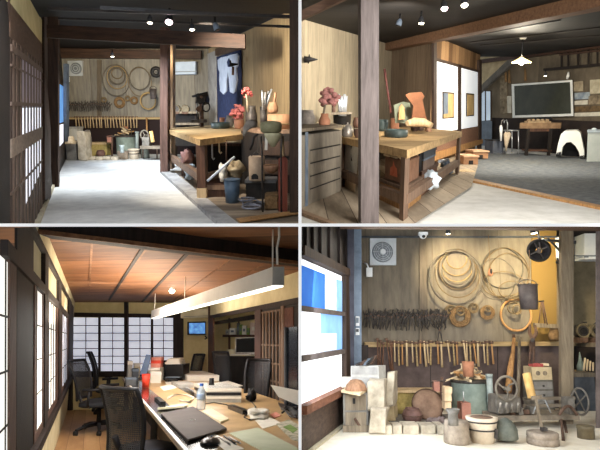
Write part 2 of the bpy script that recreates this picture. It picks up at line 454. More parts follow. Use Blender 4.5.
# ================================================================== ROOM 1: earthen-floored passage of the workshop (upper left)
R1 = Room(107, 1.5, True, True)
D1 = R1.dir(91); H1 = 2.78
def v1(u, u0, v0): return v0+(107-v0)*(u-u0)/(91.0-u0)
A1 = R1.on(36, 222); PL1 = R1.wallplane(A1, D1); YB1 = R1.on(120, 154).y; HB1 = 3.3; HR1 = 3.1
def along(A, d, y): return A+d*((y-A.y)/d.y)
def shell1():
    R = R1
    planks('ceil_dark', (14, 12, 11), (28, 24, 22), .9, .03, 'y', 5, .7, (8, 7, 7))
    planks('plank_grey', (108, 104, 98), (150, 144, 132), 1.1, .012, 'x', 9, .8, (80, 70, 60), .15)
    planks('plank_gold', (136, 116, 86), (184, 160, 122), .8, .012, 'x', 9, .8, (100, 82, 60), .2)
    planks('deck', (112, 98, 84), (172, 154, 132), .42, .03, 'y', 7, .75, (50, 42, 36), .35)
    planks('dado_red', (58, 42, 44), (92, 70, 70), 1.2, .012, 'x', 4, .8, (40, 28, 28), .2)
    pl_ = R.hit(42, 22, PL1); cz = lambda x: pl_.z+(HR1+.06-pl_.z)*(x-pl_.x)/(-.2-pl_.x)
    R.struct('ceiling', R.flat([V((x, y, cz(x))) for x, y in ((-7, 3), (3, 3), (3, 11.4), (-7, 11.4))], D1), G('ceil_dark'))
    R.struct('ceiling_rear', R.flat([V((-9, 11.2, HB1)), V((3, 11.2, HB1)), V((3, YB1+.2, HB1)), V((-9, YB1+.2, HB1))], D1), G('ceil_dark'))
    R.struct('floor', R.flat([V((-9, 3, 0)), V((3, 3, 0)), V((3, YB1+.2, 0)), V((-9, YB1+.2, 0))]), G('concrete'))
    R.struct('wall_left', R.wall(along(A1, D1, 4), along(A1, D1, YB1+.1), 0, HB1+.1), G('black_wood'))
    mb = R.wall(V((R.at(58, 107, YB1).x, YB1, 0)), V((R.at(210, 107, YB1).x, YB1, 0)), 0, HB1); R.struct('wall_back', mb, G('plank_grey'))
    Q = R.on(289, 20, HR1); R.struct('wall_right', R.wall(along(Q, D1, 4.5), along(Q, D1, YB1+.1), 0, HR1+.12, None, HB1), G('plank_gold'))
    mb = MB(); R.panel(mb, [(64, 117), (200, 117), (200, 155), (64, 155)], R.front(YB1-.02), .03); R.struct('trim_dado', mb, G('dado_red'))
    # plaster, beam and near post of the left wall
    mb = MB(); R.panel(mb, [(0, v1(0, 42, 45.5)), (43, v1(43, 42, 45.5)), (43, 23), (0, -62)], PL1, .008); R.struct('trim_plaster', mb, G('plaster_cream'))
    mb = MB(); R.panel(mb, [(9, v1(9, 43, 46)), (48, v1(48, 43, 46)), (48, 70), (9, v1(9, 48, 70))], PL1, .012); R.struct('trim_lintel', mb, G('brown_lintel'))
    mb = MB(); R.panel(mb, [(41.5, 15), (48, 15), (48, 200), (41.5, 200)], PL1, .05); R.struct('trim_jamb', mb, G('dark_post'))
    A = R.on(60, 187); mb = MB(); R.post(mb, 47.5, 58, 187, 0, HB1, .08); R.struct('pillar_left', mb, G('dark_post'))
    mb = MB(); R.post(mb, 1.5, 9, 238, 0, HB1, .03); R.struct('pillar_near', mb, G('dark_post'))
    mb = MB(); mb.prism([R.on(36, 222), R.on(30, 240), R.on(37, 240), R.on(41, 222), R.on(56, 184), R.on(53, 184)], UP*.05); R.struct('baseboard_left', mb, G('kerb_pale'))
    # lattice sliding door with paper
    mb = MB(); R.panel(mb, [(10, v1(10, 48, 70)), (47, v1(47, 48, 70)), (47, v1(47, 53, 187)), (10, v1(10, 53, 187))], PL1, .004)
    door = R.struct('door_1', mb, G('dark_post'))
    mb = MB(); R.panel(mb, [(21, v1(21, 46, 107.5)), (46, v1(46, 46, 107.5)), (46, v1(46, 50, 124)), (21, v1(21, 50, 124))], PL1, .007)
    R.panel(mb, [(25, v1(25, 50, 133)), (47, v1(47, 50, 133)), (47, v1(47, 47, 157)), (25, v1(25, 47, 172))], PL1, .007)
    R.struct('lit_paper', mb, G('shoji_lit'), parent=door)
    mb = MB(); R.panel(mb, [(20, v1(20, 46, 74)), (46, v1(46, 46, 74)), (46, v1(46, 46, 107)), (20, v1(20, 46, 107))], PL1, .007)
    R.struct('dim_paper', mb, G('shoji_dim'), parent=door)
    mb = MB()
    for u in (13, 16.5, 20.5, 24, 27.3, 30.4, 33.3, 36, 38.6, 41, 43.3, 45.5):
        w = .55+.3*(46-u)/36
        R.panel(mb, [(u-w, v1(u-w, 48, 70)), (u+w, v1(u+w, 48, 70)), (u+w, v1(u+w, 53, 186)), (u-w, v1(u-w, 53, 186))], PL1, .012)
    R.struct('lattice', mb, G('lattice_brown'), parent=door)
    mb = MB()
    for (u0, v0, dv) in ((50, 123.3, 9.5), (46, 104, 2.2), (47, 153.5, 1.6), (46, 83, 1.2), (46, 72, 4)):
        R.panel(mb, [(10, v1(10, u0, v0)), (47.5, v1(47.5, u0, v0)), (47.5, v1(47.5, u0, v0+dv)), (10, v1(10, u0, v0+dv))], PL1, .02)
        R.struct('rail', mb, G('mid_rail' if dv > 9 else 'lattice_brown'), parent=door); mb = MB()
    # narrow window beyond the post
    mb = MB(); R.panel(mb, [(55, 76), (65, 76), (65, 152), (55, 172)], PL1, .004); w = R.struct('window_1', mb, G('dark_post'))
    mb = MB(); R.panel(mb, [(56, v1(56, 62, 86)), (63, v1(63, 62, 86)), (63, 122), (56, 124)], PL1, .01); R.struct('window_pane', mb, G('sky_glass'), parent=w)
    mb = MB(); R.panel(mb, [(56, 125.5), (63, 124), (63, 142), (56, 150)], PL1, .01); R.struct('window_pane', mb, G('shoji_lit'), parent=w)
    mb = MB(); R.post(mb, 63.3, 66.5, 159, 0, H1, .2); R.struct('trim_corner', mb, G('corner_blue'))
    # beams
    mb = MB(); pl = (R.at(47, 30, 11.0), V((.08, 1, 0))); R.panel(mb, [(50, 25.5), (246, 35), (246, 49), (50, 38.3)], pl, .12); R.struct('beam_cross', mb, G('dark_beam'))
    mb = MB(); R.panel(mb, [(62, 49), (202, 51), (202, 59.5), (62, 58.5)], R.front(YB1-.1), .25); R.struct('beam_back', mb, G('dark_beam'))
    mb = MB(); R.panel(mb, [(50, 8), (298, 16), (298, 19), (50, 11)], R.front(8.4), .08); R.panel(mb, [(60, 18), (290, 26), (290, 28), (60, 20)], R.front(9.4), .08); R.struct('ceiling_batten', mb, G('black_wood'))
    mb = MB(); R.panel(mb, [(217, 49), (245.5, 38), (245.5, 49), (217, 56)], R.wallplane(Q, D1), .06); R.struct('trim_board', mb, G('brown_lintel'))
    mb = MB(); R.panel(mb, [(196, 59), (217, 50.5), (217, 125), (196, 125)], R.wallplane(Q, D1), .04); R.struct('trim_panel', mb, G('pale_panel'))
    mb = MB(); R.post(mb, 289.5, 301, 219, .0, HR1+.1, .3); R.struct('pillar_right', mb, G('dark_post'), cut=True)
    mb = MB(); R.post(mb, 160, 167.5, 172, .06, HB1, .3); R.struct('pillar_middle', mb, G('red_post'))
    mb = MB(); R.post(mb, 168.3, 173, 165, .06, HB1, .3); R.struct('pillar_slim', mb, G('pale_post'))
    # raised plank deck with concrete kerb
    pts = [R.on(176, 176.5, .06), R.on(232, 224, .06), R.on(250, 250, .06), R.on(330, 250, .06), R.on(330, 176.5, .06)]
    R.struct('floor_deck', R.flat(pts), G('deck'))
    mb = MB(); mb.prism([R.on(160, 173), R.on(213, 222), R.on(240, 247), R.on(262, 247), R.on(234, 224.5), R.on(177, 177)], UP*.065); R.struct('trim_kerb', mb, G('kerb'))
    mb = MB(); a = R.on(246, 221, .06); R.panel(mb, [(236, 219), (300, 210.5), (300, 214), (240, 223)], (R.on(246, 221, .08), V((0, 0, 1))), .01); R.struct('trim_deck_edge', mb, G('tan_wood'))
wood('brown_lintel', (62, 46, 36), (100, 76, 58), 'y')
wood('lattice_brown', (66, 52, 44), (112, 92, 78), 'z')
wood('mid_rail', (96, 82, 70), (140, 122, 106), 'y')
wood('pale_post', (120, 96, 76), (170, 142, 114), 'z')
mottled('pale_panel', (140, 138, 136), (176, 172, 168), 3, .9)
mottled('kerb_pale', (176, 166, 140), (206, 196, 170), 4, .9)
mottled('corner_blue', (64, 74, 92), (104, 118, 140), 3, .6)
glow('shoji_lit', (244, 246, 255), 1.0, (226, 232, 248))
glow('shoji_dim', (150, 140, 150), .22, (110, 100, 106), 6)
glow('sky_glass', (110, 168, 232), .75, (60, 120, 200), 2)
shell1()

# ================================================================== ROOM 2: workshop seen towards the matted corner (upper right)
R2 = Room(105, 1.5, False, True)
H2 = 3.1; DB2 = R2.dir(600); DA2 = R2.dir(130)
C2 = R2.on(392, 45, H2)                       # corner of the plank walls, ceiling height
def v2a(u, u0, v0): return v0+(105-v0)*(u-u0)/(130.0-u0)
def v2b(u, u0, v0): return v0+(105-v0)*(u-u0)/(600.0-u0)
PLL2 = R2.wallplane(C2, DB2); PLP2 = R2.wallplane(C2, DA2)
E2 = R2.hit(432.5, 60, PLP2); PLF2 = R2.wallplane(E2, DB2)
W2 = R2.on(490, 146); PLW2 = R2.wallplane(W2, DA2)
def shell2():
    R = R2
    planks('ceil_dark2', (16, 14, 13), (34, 30, 27), .8, .04, 'y', 5, .7, (9, 8, 8))
    planks('plank_tan', (126, 114, 94), (170, 156, 130), .7, .012, 'x', 8, .8, (104, 88, 66), .2)
    planks('plank_brown', (92, 78, 64), (128, 110, 90), .5, .014, 'x', 10, .8, (70, 54, 42), .2)
    planks('header_boards', (98, 72, 48), (156, 122, 86), .42, .03, 'x', 7, .7, (50, 30, 18), .5)
    planks('mud_wall', (84, 76, 64), (126, 114, 96), 4.0, .002, 'x', 1.5, .9, (60, 50, 40), .3)
    mottled('carpet', (74, 78, 82), (112, 116, 118), 7, .95, 0, .4)
    mottled('floor_white', (196, 194, 186), (220, 218, 212), 3, .9, 0, .05)
    P = lambda x, y, z: V((x, y, z))
    R.struct('ceiling.001', R.flat([P(-1, 3, H2), P(12, 3, H2), P(12, 21, H2), P(-1, 21, H2)], DA2), G('ceil_dark2'))
    R.struct('floor.001', R.flat([P(-1, 3, 0), P(12, 3, 0), P(12, 24, 0), P(-1, 24, 0)]), G('floor_white'))
    Q0 = C2-DB2*9; R.struct('wall_left.001', R.wall(P(Q0.x, Q0.y, 0), P(C2.x, C2.y, 0), 0, H2), G('plank_tan'))
    R.struct('wall_middle', R.wall(P(C2.x, C2.y, 0), P(E2.x, E2.y, 0), 0, H2), G('plank_brown'))
    e = R.hit(479, 80, PLF2); R.struct('wall_fusuma', R.wall(P(E2.x, E2.y, 0), P(e.x, e.y, 0), 0, H2), G('header_boards'))
    a = R.hit(470, 120, PLW2); b = R.hit(640, 140, PLW2); R.struct('wall_back.001', R.wall(P(a.x, a.y, 0), P(b.x, b.y, 0), 0, H2), G('mud_wall'))
    mb = MB(); R.panel(mb, [(488, v2a(488, 490, 117.5)), (615, v2a(615, 490, 117.5)), (615, v2a(615, 490, 146)), (488, v2a(488, 490, 146))], PLW2, .03); R.struct('trim_dark_dado', mb, G('dado_dark'))
    # beams
    mb = MB(); R.panel(mb, [(392, 42), (572, 0), (660, -20), (660, -3), (600, 11), (392, 51)], (R.hit(392, 45, PLP2)-V((0, .3, 0)), PLP2[1]), .3); R.struct('beam_main', mb, G('beam_orange'))
    mb = MB(); R.panel(mb, [(296, 15), (345, -8), (356, -4), (296, 24)], R.front(8.6), .2); R.struct('beam_corner', mb, G('brown_beam'))
    mb = MB(); R.panel(mb, [(478, v2a(478, 600, 45)), (615, 42), (615, 47), (478, v2a(478, 600, 50))], (W2-V((0, .3, 0)), PLW2[1]), .2); R.struct('beam_rear', mb, G('dark_beam'))
    mb = MB()
    for (u0, v0, u1, v1_) in ((445, 40, 560, 20), (470, 42, 600, 27), (480, 45, 600, 35)):
        R.panel(mb, [(u0, v0), (u1, v1_), (u1, v1_+1.6), (u0, v0+1.4)], R.level(H2-.01), .01)
    R.struct('ceiling_batten.001', mb, G('black_wood'))
    # pillar in front, door posts, fusuma
    mb = MB(); R.post(mb, 361, 379, 230, 0, H2, .35); R.struct('pillar_grey', mb, G('grey_post'))
    mb = MB(); R.panel(mb, [(431.5, 40), (434.5, 40), (434.5, 150), (431.5, 150)], PLF2, .06); R.panel(mb, [(434, 58), (478, v2b(478, 434, 58)), (478, v2b(478, 434, 61)), (434, 61)], PLF2, .06)
    R.panel(mb, [(456.6, 64), (459.2, 65), (459.2, 134), (456.6, 135)], PLF2, .06); R.panel(mb, [(476.8, 60), (479.3, 60), (479.3, 150), (476.8, 150)], PLF2, .08)
    R.struct('trim_door_frame', mb, G('dark_post'))
    for i, (u0, u1, h0, h1) in enumerate(((434.5, 456.6, (441, 452.7), (91.5, 119)), (459.2, 476.8, (465, 473), (93, 116.5)))):
        mb = MB(); R.panel(mb, [(u0, v2b(u0, 434, 61)), (u1, v2b(u1, 434, 61)), (u1, v2b(u1, 434, 133.5)), (u0, v2b(u0, 434, 133.5))], PLF2, .03)
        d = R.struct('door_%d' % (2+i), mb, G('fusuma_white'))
        mb = MB(); R.panel(mb, [(h0[0], h1[0]), (h0[1], v2b(h0[1], h0[0], h1[0])), (h0[1], v2b(h0[1], h0[0], h1[1])), (h0[0], h1[1])], PLF2, .04); R.struct('inset_frame', mb, G('dark_post'), parent=d)
        mb = MB(); R.panel(mb, [(h0[0]+.9, h1[0]+1.5), (h0[1]-.7, v2b(h0[1], h0[0], h1[0])+1.5), (h0[1]-.7, v2b(h0[1], h0[0], h1[1])-1.2), (h0[0]+.9, h1[1]-1)], PLF2, .05); R.struct('inset_pane', mb, G('inset_tan'), parent=d)
        if i == 0:
            mb = MB(); R.panel(mb, [(h0[0]+.9, h1[0]+1.5), (h0[0]+5, h1[0]+1.7), (h0[0]+5, h1[1]-5.5), (h0[0]+.9, h1[1]-5)], PLF2, .055); R.struct('inset_glass', mb, G('slate'), parent=d)
    mb = MB(); R.panel(mb, [(434, 135), (478, v2b(478, 434, 135)), (478, v2b(478, 434, 153)), (434, 153)], PLF2, .04); R.struct('baseboard_fusuma', mb, G('base_brown'))
    mb = MB(); R.panel(mb, [(430, 153), (480, v2b(480, 434, 152)), (480, v2b(480, 434, 158)), (430, 161)], PLF2, .10); R.struct('trim_step', mb, G('tan_wood'))
    # stair underside and pale little door at the back
    mb = MB(); R.panel(mb, [(478, 50), (526, 48), (515, 57), (479, 89)], (W2-V((0, .5, 0)), PLW2[1]), .05); R.struct('wall_stair', mb, G('stair_cream'))
    mb = MB(); R.panel(mb, [(516, 55), (523, 57), (482, 93), (479, 90)], (W2-V((0, .55, 0)), PLW2[1]), .12); R.struct('trim_stair', mb, G('stair_grey'))
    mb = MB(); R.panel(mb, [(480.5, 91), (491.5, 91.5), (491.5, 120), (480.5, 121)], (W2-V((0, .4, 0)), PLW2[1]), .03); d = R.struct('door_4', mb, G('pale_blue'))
    mb = MB()
    for u in (480.4, 485.6, 491): R.panel(mb, [(u, 90.5), (u+.9, 90.5), (u+.9, 121), (u, 121)], (W2-V((0, .45, 0)), PLW2[1]), .03)
    R.struct('door_frame', mb, G('dark_post'), parent=d)
    mb = MB(); R.panel(mb, [(479.5, 121), (492, 120), (492, 150), (479.5, 152)], (W2-V((0, .4, 0)), PLW2[1]), .03); R.struct('trim_grey_panel', mb, G('slate'))
    # deck, matted floor
    z = .05
    pts = [R.on(u, v, z) for u, v in ((280, 201), (302, 209.5), (343, 225), (360, 232), (400, 232), (417, 222), (471.5, 186.5), (478, 165), (470, 150), (280, 150))]
    R.struct('floor_deck.001', R.flat(pts), G('deck2'))
    mb = MB(); o = [R.on(u, v, z) for u, v in ((280, 201), (302, 209.5), (343, 225), (360, 232), (352, 233), (338, 226), (300, 212), (278, 203))]; mb.prism(o, UP*-.045); R.struct('trim_deck_edge.001', mb, G('kerb_brown'))
    pts = [R.on(u, v, .03) for u, v in ((460, 178), (600, 208), (680, 225), (680, 160), (600, 160), (480, 149), (474, 163))]
    R.struct('floor_mat', R.flat(pts), G('carpet'))
    mb = MB(); mb.prism([R.on(u, v, .0) for u, v in ((458, 177), (660, 220.5), (660, 223), (456, 179))], UP*.04); R.struct('trim_mat_edge', mb, G('tan_wood'))
wood('beam_orange', (86, 62, 46), (130, 98, 74), 'x')
wood('base_brown', (112, 82, 66), (150, 114, 92), 'x')
wood('kerb_brown', (110, 88, 70), (160, 132, 106), 'x')
planks('deck2', (128, 114, 96), (178, 162, 140), .36, .03, 'x', 7, .75, (70, 56, 44), .35)
mottled('dado_dark', (28, 22, 20), (48, 38, 34), 3, .8)
mottled('stair_cream', (150, 132, 100), (184, 166, 132), 3, .9)
mottled('stair_grey', (78, 74, 68), (110, 104, 96), 3, .9)
glow('pale_blue', (196, 212, 226), .4, (160, 178, 196), 2)  # emission put into the door pane so it looks lit from behind
mottled('slate', (86, 98, 112), (120, 132, 146), 4, .6)
mottled('inset_tan', (176, 146, 96), (208, 180, 130), 3, .7)
glow('fusuma_white', (236, 240, 244), .42, (222, 230, 238), 2)  # emission brightens these opaque sliding doors
shell2()
# ================================================================== ROOM 3: office with the long meeting table (lower left)
R3 = Room(340, 1.45, True, False)
D3 = R3.dir(90); H3 = 2.26
A3 = R3.on(55, 448); PL3 = R3.wallplane(A3, D3); YB3 = R3.on(120, 409.8).y
def v3(u, u0, v0): return v0+(340-v0)*(u-u0)/(90.0-u0)
Q3 = R3.on(300, 272, H3); PLR3 = R3.wallplane(Q3, D3)
def shell3():
    R = R3; P = lambda x, y, z: V((x, y, z))
    planks('ceil_brown', (84, 52, 32), (150, 102, 66), 1.15, .02, 'y', 4, .6, (40, 20, 12), .3)
    planks('floor_oak', (166, 128, 86), (204, 168, 122), .22, .03, 'x', 5, .45, (120, 84, 50), .4)
    R.struct('ceiling.002', R.flat([P(-6, 3, H3), P(1, 3, H3), P(1, YB3+.1, H3), P(-6, YB3+.1, H3)], V((.16, 1, 0))), G('ceil_brown'))
    R.struct('floor.002', R.flat([P(-6, 3, 0), P(1, 3, 0), P(1, YB3+.1, 0), P(-6, YB3+.1, 0)], D3), G('floor_oak'))
    R.struct('wall_left.002', R.wall(along(A3, D3, 3.5), along(A3, D3, YB3+.1), 0, H3), G('office_cream'))
    R.struct('wall_back.002', R.wall(P(-6, YB3, 0), P(.3, YB3, 0), 0, H3), G('office_yellow'))
    # left wall: sill, posts, plaster bands and shoji windows
    def strip(u0, u1, a, b, th, mb): return R.panel(mb, [(u0, v3(u0, *a)), (u1, v3(u1, *a)), (u1, v3(u1, *b)), (u0, v3(u0, *b))], PL3, th)
    mb = MB(); strip(0, 70, (57, 303), (57, 309), .03, mb); strip(0, 70, (36, 238), (36, 244), .03, mb); R.struct('trim_head', mb, G('office_dark'))
    mb = MB(); strip(0, 72, (34, 440), (34, 449.5), .06, mb); R.struct('trim_sill', mb, G('office_dark'))
    mb = MB(); R.panel(mb, [(14.5, 200), (31.5, 200), (31.5, 500), (14.5, 500)], PL3, .012); R.struct('pillar_office', mb, G('black_wood'))
    mb = MB()
    for u0, u1 in ((41, 44.5), (56.3, 58.8), (67.3, 72)): R.panel(mb, [(u0, v3(u0, 57, 283)-2), (u1, v3(u1, 57, 283)-2), (u1, v3(u1, 34, 448)), (u0, v3(u0, 34, 448))], PL3, .03)
    R.struct('trim_stud', mb, G('office_dark'))
    for i, (u0, u1, us) in enumerate(((-4, 6, (2,)), (32, 41.5, (34.5,)), (44.5, 56.3, (47, 49.5, 52, 54.3)), (59, 67.3, (61, 63, 65)))):
        mb = MB(); strip(u0, u1, (57, 310), (34, 440), .012, mb); w = R.struct('window_%d' % (2+i), mb, G('shoji_bright' if i < 3 else 'shoji_cool'))
        mb = MB()
        for u in us: R.panel(mb, [(u-.35, v3(u, 57, 310)), (u+.35, v3(u, 57, 310)), (u+.35, v3(u, 34, 439)), (u-.35, v3(u, 34, 439))], PL3, .016)
        for k in range(1, 4):
            vv = 310+(393-310)*k/4.0; strip(u0, u1, (57, vv), (57, vv+.8), .016, mb)
        R.struct('window_bar', mb, G('office_dark'), parent=w)
        mb = MB()
        if i == 0: strip(4.5, 12, (57, 309), (34, 441), .02, mb)
        else:
            strip(u0-.6, u0+1.3, (57, 309), (34, 441), .02, mb); strip(u1-1.3, u1+.5, (57, 309), (34, 441), .02, mb)
        strip(u0, u1, (34, 432), (34, 441), .02, mb)
        R.struct('window_frame', mb, G('office_brown'), parent=w)
    # back wall: plaster band, beam, four shoji, pillars
    FB = R.front(YB3-.01)
    mb = MB(); R.panel(mb, [(69, 312.5), (174, 314.5), (174, 318), (69, 317)], FB, .08); R.panel(mb, [(69, 299), (213, 300.5), (213, 303), (69, 302)], FB, .06); R.panel(mb, [(70, 371), (178, 371), (178, 376), (70, 377)], FB, .08)
    R.struct('trim_back_beam', mb, G('office_dark'))
    mb = MB()
    for u0, u1, v0 in ((67.5, 73, 300), (125.3, 128.6, 300), (174, 183.5, 300)): R.panel(mb, [(u0, v0), (u1, v0), (u1, 410), (u0, 410)], FB, .1)
    R.struct('trim_back_post', mb, G('office_dark'))
    for i, (u0, u1) in enumerate(((73, 99.5), (100.5, 125.5), (128.5, 152), (153, 174.3))):
        mb = MB(); R.panel(mb, [(u0, 317.5), (u1, 317.8), (u1, 371), (u0, 371)], FB, .02); w = R.struct('window_%d' % (6+i), mb, G('shoji_cool'))
        mb = MB(); um = (u0+u1)/2
        for u in (u0+.2, um, u1-.6): R.panel(mb, [(u-.3, 317.5), (u+.4, 317.5), (u+.4, 371), (u-.3, 371)], FB, .035)
        for k in range(1, 7):
            vv = 317.5+53.5*k/7; R.panel(mb, [(u0, vv), (u1, vv), (u1, vv+.8), (u0, vv+.8)], FB, .035)
        R.struct('window_bar', mb, G('office_brown'), parent=w)
    for u0, u1 in ((99.2, 100.8), (151.8, 153.4)):
        mb = MB(); R.panel(mb, [(u0, 317), (u1, 317), (u1, 372), (u0, 372)], FB, .06); R.struct('trim_stile', mb, G('office_dark'))
    # right wall: beam line, post and niche
    def rs(u0, u1, a, b, th, mb): return R.panel(mb, [(u0, v3(u0, *a)), (u1, v3(u1, *a)), (u1, v3(u1, *b)), (u0, v3(u0, *b))], PLR3, th)
    mb = MB(); rs(212, 302, (300, 272), (300, 297.5), .04, mb); R.struct('wall_right.001', mb, G('office_cream'))
    mb = MB(); rs(211, 302, (300, 297), (300, 303), .03, mb); R.struct('trim_right_beam', mb, G('office_dark'))
    mb = MB(); rs(209.5, 214.5, (212, 298), (212, 412), .03, mb); R.struct('pillar_niche', mb, G('post_brown'))
    mb = MB(); rs(256.5, 262.5, (257, 290), (257, 420), .03, mb); R.struct('pillar_lattice', mb, G('post_dark2'))
    mb = MB(); R.panel(mb, [(213, 322), (258, 314), (258, 319), (213, 325)], R.front(YB3-.6), .1); R.struct('trim_niche_head', mb, G('office_dark'))
    mb = MB()
    R.panel(mb, [(228.5, 318), (230.5, 318), (230.5, 356), (228.5, 356)], FB, .06); R.panel(mb, [(238, 318), (239.6, 318), (239.6, 335), (238, 335)], FB, .06); R.struct('trim_niche_post', mb, G('post_brown'))
    mb = MB(); rs(262, 302, (300, 303), (300, 470), .004, mb); d = R.struct('door_5', mb, G('black_wood'))
    mb = MB()
    for u in (264, 267.3, 270.6, 274, 277.5, 281): rs(u-.55, u+.55, (300, 306), (300, 440), .02, mb)
    for vv in (306, 345, 366, 386): rs(262.5, 284, (300, vv), (300, vv+2), .016, mb)
    R.struct('lattice', mb, G('lattice_tan'), parent=d)
    mb = MB(); rs(282, 285, (300, 303), (300, 440), .02, mb); R.struct('door_frame', mb, G('lattice_tan'), parent=d)
    mb = MB(); rs(285, 294, (300, 306), (300, 330), .012, mb); R.struct('transom_panel', mb, G('reddish'), parent=d)
    # ceiling battens and heavy beams
    def up(mb, a, b, w, th, z=H3):
        p, q = R.on(a[0], a[1], z-.005), R.on(b[0], b[1], z-.005); mb.bar(p, q, w, th, UP)
    mb = MB()
    for a, b in (((148, 240), (109, 300)), ((194, 246), (142, 302))): up(mb, a, b, .035, .02)
    R.struct('ceiling_batten.002', mb, G('office_dark'))
    mb = MB()
    for a, b in (((92.5, 232), (89, 300)), ((242, 251), (172, 302)), ((276, 257), (195, 302)), ((152, 240), (110, 300))): up(mb, a, b, .02, .015)
    R.struct('ceiling_batten.003', mb, G('batten'))
    zb = 2.14; p, q = R.on(33, 231.5, zb), R.on(302, 263.5, zb); e = V((0, .3, 0))
    mb = MB(); mb.prism([p, q, q+e, p+e], UP*(H3-zb)); R.struct('beam_office', mb, G('office_dark'))
    mb = MB(); mb.bar(p-V((0, .02, 0)), q-V((0, .02, 0)), .02, .03, UP); R.struct('trim_beam_rail', mb, G('batten'))
wood('office_dark', (24, 18, 16), (50, 38, 33), 'z')
wood('office_brown', (74, 54, 46), (112, 86, 72), 'z')
wood('post_brown', (70, 46, 34), (104, 72, 52), 'z')
wood('post_dark2', (48, 32, 28), (80, 56, 48), 'z')
wood('lattice_tan', (96, 76, 62), (140, 116, 96), 'z')
wood('reddish', (80, 48, 38), (116, 74, 58), 'x')
wood('batten', (96, 62, 40), (150, 108, 76), 'y')
mottled('office_cream', (208, 198, 156), (232, 224, 188), 3, .9, 0, 0)
mottled('office_yellow', (208, 190, 136), (230, 214, 164), 3, .9, 0, 0)
glow('shoji_bright', (255, 252, 244), .95, (240, 236, 228), 2)
glow('shoji_cool', (222, 226, 238), .66, (196, 202, 220), 2)
shell3()

